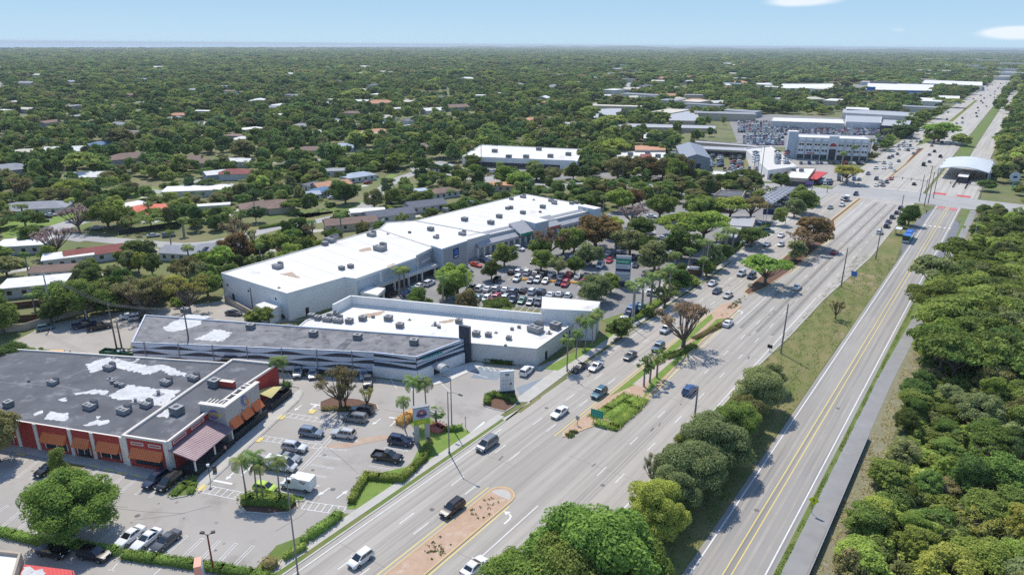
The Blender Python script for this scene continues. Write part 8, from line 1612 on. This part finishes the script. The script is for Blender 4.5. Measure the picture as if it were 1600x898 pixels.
# faces look along -y of the sign (towards traffic coming up the road)
def text_on(r, txt, size, x, z, m, y=-.045, bold=False):
    me = stamp(txt, None, 0, size, M[m], 0); o = link('lettering', me, r); o.location = (x, y, z); o.rotation_euler = (math.pi/2, 0, 0); return o
r = sign_post((932, 662), 'green road sign on two posts at the median hedge', M['green'], 30, 2.6, 1.6, 1.5, (-.7, .7))
b = MB(); rs = random.Random(2)
for k in range(2):
    for j in range(5): b.prism([(-1.0+j*.42, -.05), (-.72+j*.42, -.05), (-.72+j*.42, -.034), (-1.0+j*.42, -.034)], 2.45-k*.6, 2.72-k*.6, 0, None, True)
b.build('lettering', M['teal'], r)
sign_post((902, 664), 'small grey sign seen from behind at the median tip', M['alum'], 210, .8, .9, 1.2)
r = thing('road_sign', 'yellow-green diamond warning sign beside the cycle path', 'road sign', (*G(1268, 802), 0), -rad(30)); b = MB(); b.tube([(0, .05, 0), (0, .05, 2.9)], .045, 6); b.build('post', M['polegrey'], r); b = MB(); b.prism([(-.62, 0), (0, -.02), (.62, 0), (0, .02)], 2.2, 2.9, 0); b.v = []; b.f = []; b.mi = []
b.face([(0, 0, 1.72), (.8, 0, 2.52), (0, 0, 3.32), (-.8, 0, 2.52)]); b.face([(0, .03, 1.72), (-.8, .03, 2.52), (0, .03, 3.32), (.8, .03, 2.52)])
for a, c in (((0, 1.72), (.8, 2.52)), ((.8, 2.52), (0, 3.32)), ((0, 3.32), (-.8, 2.52)), ((-.8, 2.52), (0, 1.72))): b.face([(a[0], 0, a[1]), (a[0], .03, a[1]), (c[0], .03, c[1]), (c[0], 0, c[1])])
b.build('panel', mat('fluorescent_sign', (0.62, 0.72, 0.03), rough=.5), r); b = MB(); b.disc((0, -.012, 2.78), (0, -1, 0), .09, 8); b.face([(-.1, -.012, 2.3), (.1, -.012, 2.3), (.08, -.012, 2.66), (-.12, -.012, 2.66)]); b.build('symbol', M['dark'], r)
sign_post((1202, 549), 'small dark sign panel low beside the tall verge pole', M['dark'], 36, 1.2, .9, .9)
sign_post((1333, 437), 'blue square sign on the grass verge', M['bluecol'], 60, 2.0, 1.6, 1.2, (-.4, .4)); sign_post((1505, 362), 'yellow-green sign at the busway crossing', mat('fluorescent_sign_b', (0.55, 0.68, 0.05), rough=.5), 36, 1.0, .9, 1.6); sign_post((1498, 354), 'pale lane sign by the right bus bay', M['lgrey'], 36, 1.4, .5, 2.2); sign_post((727, 668), 'small sign at the car park exit by the clipped hedge', M['lgrey'], 100, .45, .6, 2.0)
sign_post((1335, 437), 'thin post', M['lgrey'], 36, .3, .3, 1) if False else None
# restaurant pole sign
p = G(660, 690); r = thing('pole_sign', 'restaurant pole sign with round emblem and green band on two grey legs', 'sign', (*p, 0), -rad(340)); LWID = 2.6
for x in (-1.0, 1.0): b = MB(); b.box((x, 0, 0), .85, .7, 4.0, 0); b.build('leg', M['stone'], r)
b = MB(); b.box((0, 0, 4.0), 3.0, .8, 1.1, 0); b.build('band', M['lime'], r); b = MB(); b.box((0, 0, 5.1), 3.0, .8, 2.3, 0); b.box((0, 0, 7.4), 3.2, .9, .18, 0, 1); b.build('panel', [M['bluewall'], M['acgrey']], r)
b = MB(); b.disc((0, -.41, 6.2), (0, -1, 0), .95, 18, 0); b.disc((0, -.415, 6.25), (0, -1, 0), .62, 14, 1); b.disc((0, -.42, 6.35), (0, -1, 0), .32, 10, 2); b.box((0, -.43, 5.75), 1.9, .03, .35, 0, 3); b.build('emblem', [M['purple'], M['redwall'], M['tan'], M['navy']], r)
b = MB()
for k in range(5): b.box((-.7+k*.34, -.41, 4.25), .2, .03, .5, 0)
b.build('lettering', M['gold'], r)
# tenant sign by the shop car park
p = G(792, 618); r = thing('tenant_sign', 'white multi-panel tenant sign on a dark base inside the U-shaped hedge', 'sign', (*p, 0), -rad(350)); b = MB(); b.box((0, 0, 0), 3.4, .8, 1.3, 0); b.build('base', M['slate'], r); b = MB(); b.box((0, 0, 1.3), 2.9, .6, 4.6, 0); b.build('frame', M['lgrey'], r)
b = MB()
for k, (z0, h) in enumerate(((1.5, 1.0), (2.6, .75), (3.45, .75), (4.5, 1.2))): b.box((0, -.31, z0), 2.6, .03, h, 0, 0)
b.build('panel', M['whitewall'], r); b = MB(); rs = random.Random(8)
for z0 in (1.7, 2.1, 2.75, 3.0, 3.6, 3.85):
    for k in range(7): b.box((-1.05+k*.3, -.328, z0), rs.uniform(.12, .2), .02, .14, 0, 0)
b.box((.8, -.33, 2.7), .3, .02, .55, 0, 1); b.box((0, -.33, 4.8), .9, .02, .6, 0, 0); b.build('lettering', [M['acgrey'], M['dark']], r)
# mall pylon sign
p = G(972, 447); r = thing('pylon_sign', 'tall grey mall pylon sign with a green band', 'sign', (*p, 0), -rad(10)); b = MB(); b.box((0, 0, 0), 4.6, 1.0, 1.6, 0); b.build('base', M['slate'], r); b = MB(); b.box((0, 0, 1.6), 4.6, 1.0, 8.2, 0); b.build('frame', M['acgrey'], r)
b = MB(); b.box((0, -.51, 7.4), 4.3, .05, 1.5, 0); b.build('green_panel', M['green'], r); b = MB()
for z0, h in ((2.0, .8), (3.0, .8), (4.0, .8), (5.9, 1.2), (9.1, .5)): b.box((0, -.51, z0), 4.3, .05, h, 0)
b.build('panel', M['lgrey'], r); b = MB(); b.box((0, -.51, 5.0), 4.3, .05, .7, 0); b.build('dark_panel', M['navy'], r); b = MB(); rs = random.Random(6)
for z0, n, w in ((7.85, 8, .4), (2.25, 9, .3), (3.25, 9, .3), (6.3, 8, .35)):
    for k in range(n): b.box((-1.7+k*.43, -.55, z0), w*.7, .03, .4, 0, 0 if z0 > 7 else 1)
b.build('lettering', [M['white'], M['acgrey']], r)
# salmon pylon in the lower corner, entrance sign board, dealer signs
p = G(320, 940); r = thing('pylon_sign', 'salmon-edged pylon sign with blue marks on pale panels', 'sign', (*p, 0), -rad(70)); b = MB(); b.box((0, 0, 0), 1.9, .9, 6.6, 0); b.build('frame', M['salmon'], r); b = MB()
for sy in (-.46, .46): b.box((0, sy, 1.5), 1.6, .04, 4.7, 0)
b.build('panel', M['lgrey'], r); b = MB()
for k in range(5):
    for sy in (-.49, .49): b.box((0, sy, 2.0+k*.75), .9, .02, .3, 0)
b.build('lettering', M['bluecol'], r)
r = sign_post((1198, 350), 'dark blue sign board on two posts near the bank', M['navy'], 10, 4.2, 2.4, 4.0, (-1.6, 1.6), name='sign_board', cat='sign', t=.3)
p = G(1086, 430); r = thing('monument_sign', 'long low brown monument sign with a white top at the exit', 'sign', (*p, 0), -rad(15)); b = MB(); b.box((0, 0, 0), 5.0, 1.6, 2.2, 0); b.build('base', M['mulch'], r); b = MB(); b.box((0, 0, 2.2), 5.2, 1.8, .5, 0); b.build('top', M['whitewall'], r)
p = G(1590, 300); r = thing('pylon_sign', 'round white sign on a teal pole beyond the station', 'sign', (*G(1581, 298), 0), -rad(10)); b = MB(); b.tube([(0, .2, 0), (0, .2, 5)], .35, 8); b.build('pole', M['teal'], r); b = MB(); b.disc((0, 0, 7.2), (0, -1, 0), 2.6, 18); b.disc((0, .3, 7.2), (0, 1, 0), 2.6, 18); b.build('panel', M['lgrey'], r); b = MB(); b.box((0, -.02, 6.6), 1.8, .03, 1.1, 0); b.build('symbol', M['navy'], r)
for x, y, lab in ((1264, 293, 'purple banner board in front of the junction corner'),): sign_post((x, y), lab, M['purple'], 10, 4, 2.0, 1.5, (-1.5, 1.5), name='banner', cat='banner')
# bus shelter, fences, bins, dumpster, sail
p = ST(303, -31.6); r = thing('bus_shelter', 'small bus shelter with a pale roof beside the blue bus', 'bus shelter', (*p, 0), -TH); b = MB(); b.box((0, 0, 2.5), 2.2, 4.5, .15, 0); b.build('roof', M['lgrey'], r)
for x in (-.9, .9):
    for y in (-2, 2): b = MB(); b.box((x, y, 0), .12, .12, 2.5, 0); b.build('post', M['acgrey'], r)
b = MB(); b.box((-.9, 0, .3), .05, 3.8, 2.0, 0); b.build('glass_panel', M['carglass'], r)
b = MB(); P = [ST(-60, -11.5), ST(40, -11.4), ST(90, -11.45), ST(131, -11.75)]; b.wall(P, .12, .0, 1.05); b.wall(P, .2, 1.055, 1.12, 1); tag(link('railing', b.mesh('railing', [M['dark'], M['acgrey']])), 'dark railing along the edge of the cycle path', 'railing')
b = MB(); b.wall(Gs((0, 520), (40, 516), (90, 500), (150, 484), (205, 478)), .2, 0, 1.9); tag(link('fence', b.mesh('fence', M['tan'])), 'pale fence along the far side of the sandy yard', 'fence')
b = MB(); b.wall(Gs((0, 485), (60, 478), (90, 486), (60, 500), (0, 505)), .15, 0, 1.8); tag(link('fence', b.mesh('fence', M['mulch'])), 'rusty brown fence around the boat yard', 'fence')
b = MB(); b.wall(Gs((352, 452), (420, 428), (480, 406), (585, 364), (600, 350)), .2, 0, 2.2); tag(link('wall', b.mesh('wall', M['greywall'])), 'grey boundary wall between the houses and the shopping centre', 'wall')
b = MB(); b.wall(Gs((186, 367), (240, 359), (285, 352)), .15, 0, 1.9); tag(link('fence', b.mesh('fence', M['dark'])), 'dark fence below the red pool house', 'fence')
for x, y, L_, lab, m in ((176, 556, 5, 'green dumpster near the yard poles', 'green'), (197, 556, 6, 'long green dumpster full of boxes against the banded building', 'green')):
    r = thing('dumpster', lab, 'dumpster', (*G(x, y), 0), -rad(100)); b = MB(); b.wall([(-1, -L_/2), (1, -L_/2), (1, L_/2), (-1, L_/2)], .1, .1, 1.5, closed=True); b.prism([(-.9, -L_/2+.1), (.9, -L_/2+.1), (.9, L_/2-.1), (-.9, L_/2-.1)], .1, .9); b.build('bin', mat('green_steel_'+str(x), (0.015, 0.09, 0.05), rough=.6), r)
    if L_ > 5:
        b = MB(); rs = random.Random(1)
        for k in range(9): b.box((rs.uniform(-.6, .6), -2.4+k*.55, .9), rs.uniform(.4, .8), rs.uniform(.3, .6), rs.uniform(.3, .8), rs.uniform(0, 90), k % 2)
        b.build('rubbish', [M['tan'], M['lgrey']], r)
r = thing('trash_bin', 'brown round bin at the restaurant pavement', 'bin', (*G(336, 737), .06)); b = MB(); b.tube([(0, 0, 0), (0, 0, 1.0)], [.34, .38], 10); b.build('body', M['trunk'], r); b = MB(); b.tube([(0, 0, 1.0), (0, 0, 1.2)], [.4, .2], 10); b.build('lid', M['dark'], r)
r = thing('street_lamp', 'small lantern post at the restaurant pavement corner', 'street lamp', (*G(329, 752), 0)); b = MB(); b.tube([(0, 0, 0), (0, 0, 3.0)], .06, 6); b.build('pole', M['dark'], r); b = MB(); b.tube([(0, 0, 3.0), (0, 0, 3.4), (0, 0, 3.5)], [.18, .28, .05], 8); b.build('lamp_head', M['lgrey'], r)
sp = RL((23.2, 2.2), (23.4, 5.8), (27.0, 6.2), (27.5, 2.9)); r = thing('shade_sail', 'yellow-green shade sail over the restaurant patio', 'shade sail', (*sp[0], 0)); zs = (3.6, 2.5, 3.4, 2.6); b = MB(); N = 6
f = lambda u, v: ((1-u)*(1-v)*sp[0][0]+u*(1-v)*sp[1][0]+u*v*sp[2][0]+(1-u)*v*sp[3][0], (1-u)*(1-v)*sp[0][1]+u*(1-v)*sp[1][1]+u*v*sp[2][1]+(1-u)*v*sp[3][1], (1-u)*(1-v)*zs[0]+u*(1-v)*zs[1]+u*v*zs[2]+(1-u)*v*zs[3])
for i in range(N):
    for j in range(N): b.face([f(i/N, j/N), f((i+1)/N, j/N), f((i+1)/N, (j+1)/N), f(i/N, (j+1)/N)])
part(b, 'cloth', mat('sail_cloth', (0.52, 0.47, 0.20), rough=.8), r)
for q, z_ in zip(sp, zs): b = MB(); b.tube([(*q, 0), (*q, z_)], .05, 6); part(b, 'post', M['dark'], r)
r = thing('patio_umbrella', 'dark parasol on the restaurant patio', 'parasol', (*RF(28.2, 4.6), .06)); b = MB(); b.tube([(0, 0, 0), (0, 0, 2.5)], .04, 6); b.build('pole', M['dark'], r); b = MB(); n = 8
for k in range(n): a, c = 2*math.pi*k/n, 2*math.pi*(k+1)/n; b.face([(1.4*math.cos(a), 1.4*math.sin(a), 2.2), (1.4*math.cos(c), 1.4*math.sin(c), 2.2), (0, 0, 2.75)])
b.build('canopy', M['fence'], r)
# traffic signals at the junction
for p, az, lab, L_ in ((ST(403, -33.5), 36.15-90, 'long signal mast arm over the near lanes of the junction', 16), (ST(373, -74), 36.15+90, 'signal mast arm at the solar carport corner', 12), (ST(404, -10), 36.15-90, 'signal gantry over the busway crossing', 14)):
    r = thing('traffic_signal', lab, 'traffic signal', (*p, 0), -rad(az)); b = MB(); b.tube([(0, 0, 0), (0, 0, 7.2)], [.2, .14], 7); b.build('pole', M['polegrey'], r); b = MB(); b.tube([(0, 0, 6.2), (0, L_, 6.9)], [.12, .06], 6); b.build('arm', M['polegrey'], r)
    for k in range(3): b = MB(); b.box((0, L_*(.45+.26*k), 5.9), .38, .35, 1.1, 0); b.build('signal_head', M['dark'], r)
# people
def person(px, az, lab, shirt, trousers, stride=.22):
    p = G(*px) if not isinstance(px[0], float) else px; me = bpy.data.meshes.new('person'); bm = bmesh.new(); S = stride
    J = {'pel': (0, 0, .93, .15), 'ch': (0, .02, 1.28, .17), 'nk': (0, .03, 1.5, .07), 'hd': (0, .05, 1.62, .10), 'tp': (0, .05, 1.74, .085), 'lh': (-.10, 0, .88, .10), 'lk': (-.11, S*.6, .5, .072), 'la': (-.11, S*.7, .09, .05), 'lt': (-.11, S*.7+.16, .04, .045), 'rh': (.10, 0, .88, .10), 'rk': (.11, -S*.3, .48, .072), 'ra': (.11, -S*1.1, .1, .05), 'rt': (.11, -S*1.1+.15, .04, .045), 'ls': (-.2, .01, 1.42, .065), 'le': (-.25, -.06, 1.14, .048), 'lw': (-.24, .04, .9, .036), 'lf': (-.24, .08, .8, .03), 'rs': (.2, .01, 1.42, .065), 're': (.25, .02, 1.14, .048), 'rw': (.24, .16, .93, .036), 'rf': (.24, .21, .84, .03)}
    V = {k: bm.verts.new(v[:3]) for k, v in J.items()}
    for a, c in (('pel', 'ch'), ('ch', 'nk'), ('nk', 'hd'), ('hd', 'tp'), ('pel', 'lh'), ('lh', 'lk'), ('lk', 'la'), ('la', 'lt'), ('pel', 'rh'), ('rh', 'rk'), ('rk', 'ra'), ('ra', 'rt'), ('ch', 'ls'), ('ls', 'le'), ('le', 'lw'), ('lw', 'lf'), ('ch', 'rs'), ('rs', 're'), ('re', 'rw'), ('rw', 'rf')): bm.edges.new((V[a], V[c]))
    bm.verts.index_update(); order = {V[k].index: k for k in V}; bm.to_mesh(me); bm.free()
    o = link('person', me); sk = o.modifiers.new('skin', 'SKIN'); ld = me.skin_vertices[0].data
    for i, k in order.items(): ld[i].radius = (J[k][3], J[k][3]); ld[i].use_root = (k == 'pel')
    o.modifiers.new('sub', 'SUBSURF').levels = 1; dg = bpy.context.evaluated_depsgraph_get(); ev = bpy.data.meshes.new_from_object(o.evaluated_get(dg)); o.modifiers.clear(); o.data = ev; ev.materials.clear()
    for m in (shirt, trousers, mat('skin', (0.45, 0.27, 0.19), rough=.6), mat('hair', (0.03, 0.02, 0.015), rough=.7)): ev.materials.append(m)
    for f in ev.polygons: c = f.center; f.use_smooth = True; f.material_index = 3 if (c.z > 1.68 or (c.z > 1.58 and c.y < .03)) else (2 if c.z > 1.47 else (2 if (abs(c.x) > .2 and c.z < 1.2) else (0 if c.z > .92 else 1)))
    o.location = (*p, .1); o.rotation_euler = (0, 0, -rad(az)); tag(o, lab, 'person')
person((353, 708), 190, 'person in a pink top walking on the restaurant pavement', mat('pink_shirt', (0.62, 0.36, 0.36)), mat('dark_trousers', (0.04, 0.04, 0.05)))
person((965, 471), 150, 'person in dark clothes walking at the mall exit lane', mat('maroon_shirt', (0.16, 0.04, 0.05)), mat('jeans', (0.06, 0.07, 0.11)))
person((1447, 334), 216, 'person in black standing at the busway corner', mat('black_shirt', (0.02, 0.02, 0.025)), mat('black_trousers', (0.02, 0.02, 0.025)), .05)
person((761, 428), 120, 'person in a dark shirt crossing by the arcade trees', mat('grey_shirt', (0.05, 0.05, 0.06)), mat('grey_trousers', (0.07, 0.07, 0.08)))
# ------------------------------------------------------------------ air, light, camera
b = MB(); b.prism([(-72000, -72000), (72000, -72000), (72000, 72000), (-72000, 72000)], -1.0, 78.0, 0, None, True)
hz = b.build('haze', []); hz['kind'] = 'stuff'; hm = bpy.data.materials.new('haze'); hm.use_nodes = True; n = hm.node_tree.nodes; n.remove(n['Principled BSDF'])
v = n.new('ShaderNodeVolumePrincipled'); v.inputs['Density'].default_value = 7.0e-5; v.inputs['Color'].default_value = (0.74, 0.84, 0.92, 1); v.inputs['Anisotropy'].default_value = 0.2
hm.node_tree.links.new(v.outputs[0], n['Material Output'].inputs['Volume']); hz.data.materials.append(hm)
SUN_AZ, SUN_EL = 338.0, 56.0         # degrees clockwise from the view axis (+y); shadows fall towards the camera and to its right
w = bpy.data.worlds.new('World'); SC.world = w; w.use_nodes = True; nt = w.node_tree; n = nt.nodes; L = nt.links
sky = n.new('ShaderNodeTexSky'); sky.sky_type = 'NISHITA'; sky.sun_disc = False; sky.sun_elevation = rad(SUN_EL); sky.sun_rotation = rad(SUN_AZ); sky.altitude = 70; sky.air_density = 0.8; sky.dust_density = 0.05; sky.ozone_density = 3.0
bg = n['Background']; bg.inputs['Strength'].default_value = 0.15
tc = n.new('ShaderNodeTexCoord'); sp_ = n.new('ShaderNodeSeparateXYZ'); L.new(tc.outputs['Generated'], sp_.inputs[0])
def mth(op, a, c=None):
    x = n.new('ShaderNodeMath'); x.operation = op
    for i, q in enumerate((a, c)):
        if q is None: continue
        if isinstance(q, (int, float)): x.inputs[i].default_value = q
        else: L.new(q, x.inputs[i])
    return x.outputs[0]
# a few small clouds low in the sky
mp = n.new('ShaderNodeMapping'); mp.inputs['Scale'].default_value = (9, 9, 42); L.new(tc.outputs['Generated'], mp.inputs[0])
no = n.new('ShaderNodeTexNoise'); no.inputs['Scale'].default_value = 1.0; no.inputs['Detail'].default_value = 6; L.new(mp.outputs[0], no.inputs['Vector'])
tot = None
for (px, py, rx, rz, amt) in ((1590, 52, .05, .010, .8), (1262, 2, .06, .010, .9), (1405, 46, .02, .007, .35)):
    d = (_F+_R*((px-800)/FPX)+_U*((449-py)/FPX)).normalized()
    sb = n.new('ShaderNodeVectorMath'); sb.operation = 'SUBTRACT'; L.new(tc.outputs['Generated'], sb.inputs[0]); sb.inputs[1].default_value = d
    sc_ = n.new('ShaderNodeVectorMath'); sc_.operation = 'MULTIPLY'; L.new(sb.outputs[0], sc_.inputs[0]); sc_.inputs[1].default_value = (1/rx, 1/rx, 1/rz)
    ln = n.new('ShaderNodeVectorMath'); ln.operation = 'LENGTH'; L.new(sc_.outputs[0], ln.inputs[0])
    f = mth('MAXIMUM', mth('SUBTRACT', 1.0, ln.outputs['Value']), 0.0); m_ = mth('MULTIPLY', f, amt); tot = m_ if tot is None else mth('ADD', tot, m_)
cf = mth('MINIMUM', mth('MULTIPLY', mth('MAXIMUM', mth('SUBTRACT', mth('ADD', mth('MULTIPLY', tot, .75), no.outputs['Fac']), .62), 0.0), mth('MINIMUM', mth('MULTIPLY', tot, 9), 2.6)), .8)
mx = n.new('ShaderNodeMix'); mx.data_type = 'RGBA'; L.new(cf, mx.inputs[0]); tn = n.new('ShaderNodeMix'); tn.data_type = 'RGBA'; tn.blend_type = 'MULTIPLY'; tn.inputs[0].default_value = 1; tn.inputs[7].default_value = (1.0, .97, .92, 1); L.new(sky.outputs[0], tn.inputs[6]); ez = mth('MINIMUM', mth('ADD', mth('MULTIPLY', mth('MAXIMUM', sp_.outputs['Z'], 0.0), 1.6), .46), 1.0); tv = n.new('ShaderNodeVectorMath'); tv.operation = 'SCALE'; L.new(tn.outputs[2], tv.inputs[0]); L.new(ez, tv.inputs['Scale']); hr = n.new('ShaderNodeMapRange'); hr.inputs['From Max'].default_value = .075; L.new(sp_.outputs['Z'], hr.inputs['Value']); hc = n.new('ShaderNodeMix'); hc.data_type = 'RGBA'; L.new(hr.outputs[0], hc.inputs[0]); hc.inputs[6].default_value = (2.1, 2.9, 3.5, 1); hc.inputs[7].default_value = (1.5, 2.45, 3.4, 1)
hf = n.new('ShaderNodeMapRange'); hf.inputs['From Min'].default_value = .06; hf.inputs['From Max'].default_value = .32; L.new(sp_.outputs['Z'], hf.inputs['Value']); hx = n.new('ShaderNodeMix'); hx.data_type = 'RGBA'; L.new(hf.outputs[0], hx.inputs[0]); L.new(hc.outputs[2], hx.inputs[6]); L.new(tv.outputs[0], hx.inputs[7]); L.new(hx.outputs[2], mx.inputs[6]); mx.inputs[7].default_value = (3.6, 3.8, 4.0, 1); L.new(mx.outputs[2], bg.inputs['Color'])
sl = bpy.data.lights.new('sun', 'SUN'); sl.energy = 2.6; sl.angle = rad(.53); sl.color = (1.0, .935, .83); so = bpy.data.objects.new('sun', sl); COL.objects.link(so)
a, e = rad(SUN_AZ), rad(SUN_EL); ds = Vector((math.sin(a)*math.cos(e), math.cos(a)*math.cos(e), math.sin(e))); so.rotation_euler = ds.to_track_quat('Z', 'Y').to_euler(); so.location = (0, 0, 300)
cam = bpy.data.cameras.new('camera'); co = bpy.data.objects.new('camera', cam); COL.objects.link(co); SC.camera = co
cam.sensor_width = 36; cam.lens = 36*FPX/1600; cam.clip_start = 1; cam.clip_end = 120000; cam.sensor_fit = 'HORIZONTAL'
mw = Matrix((( _R.x, _U.x, -_F.x, 0), (_R.y, _U.y, -_F.y, 0), (_R.z, _U.z, -_F.z, CAMH), (0, 0, 0, 1))); co.matrix_world = mw
SC.render.resolution_x = 1024; SC.render.resolution_y = 574
SC.view_settings.view_transform = 'Standard'; SC.view_settings.look = 'None'; SC.view_settings.gamma = 1; SC.view_settings.exposure = 0.80
SC.render.engine = 'CYCLES'; SC.cycles.use_denoising = False; SC.cycles.use_adaptive_sampling = False; SC.cycles.max_bounces = 6; SC.cycles.diffuse_bounces = 4; SC.cycles.transparent_max_bounces = 4; SC.cycles.volume_bounces = 0; SC.cycles.caustics_reflective = False; SC.cycles.caustics_refractive = False
for a_ in ('view_layers',): pass
lab = {}
for o in SC.objects:
    if o.parent is None and o.get('label'): lab.setdefault(o['label'], []).append(o.name)
for k, v_ in lab.items():
    if len(v_) > 1: print('DUP', k, len(v_))
    if not 4 <= len(k.split()) <= 16: print('LEN', len(k.split()), k)
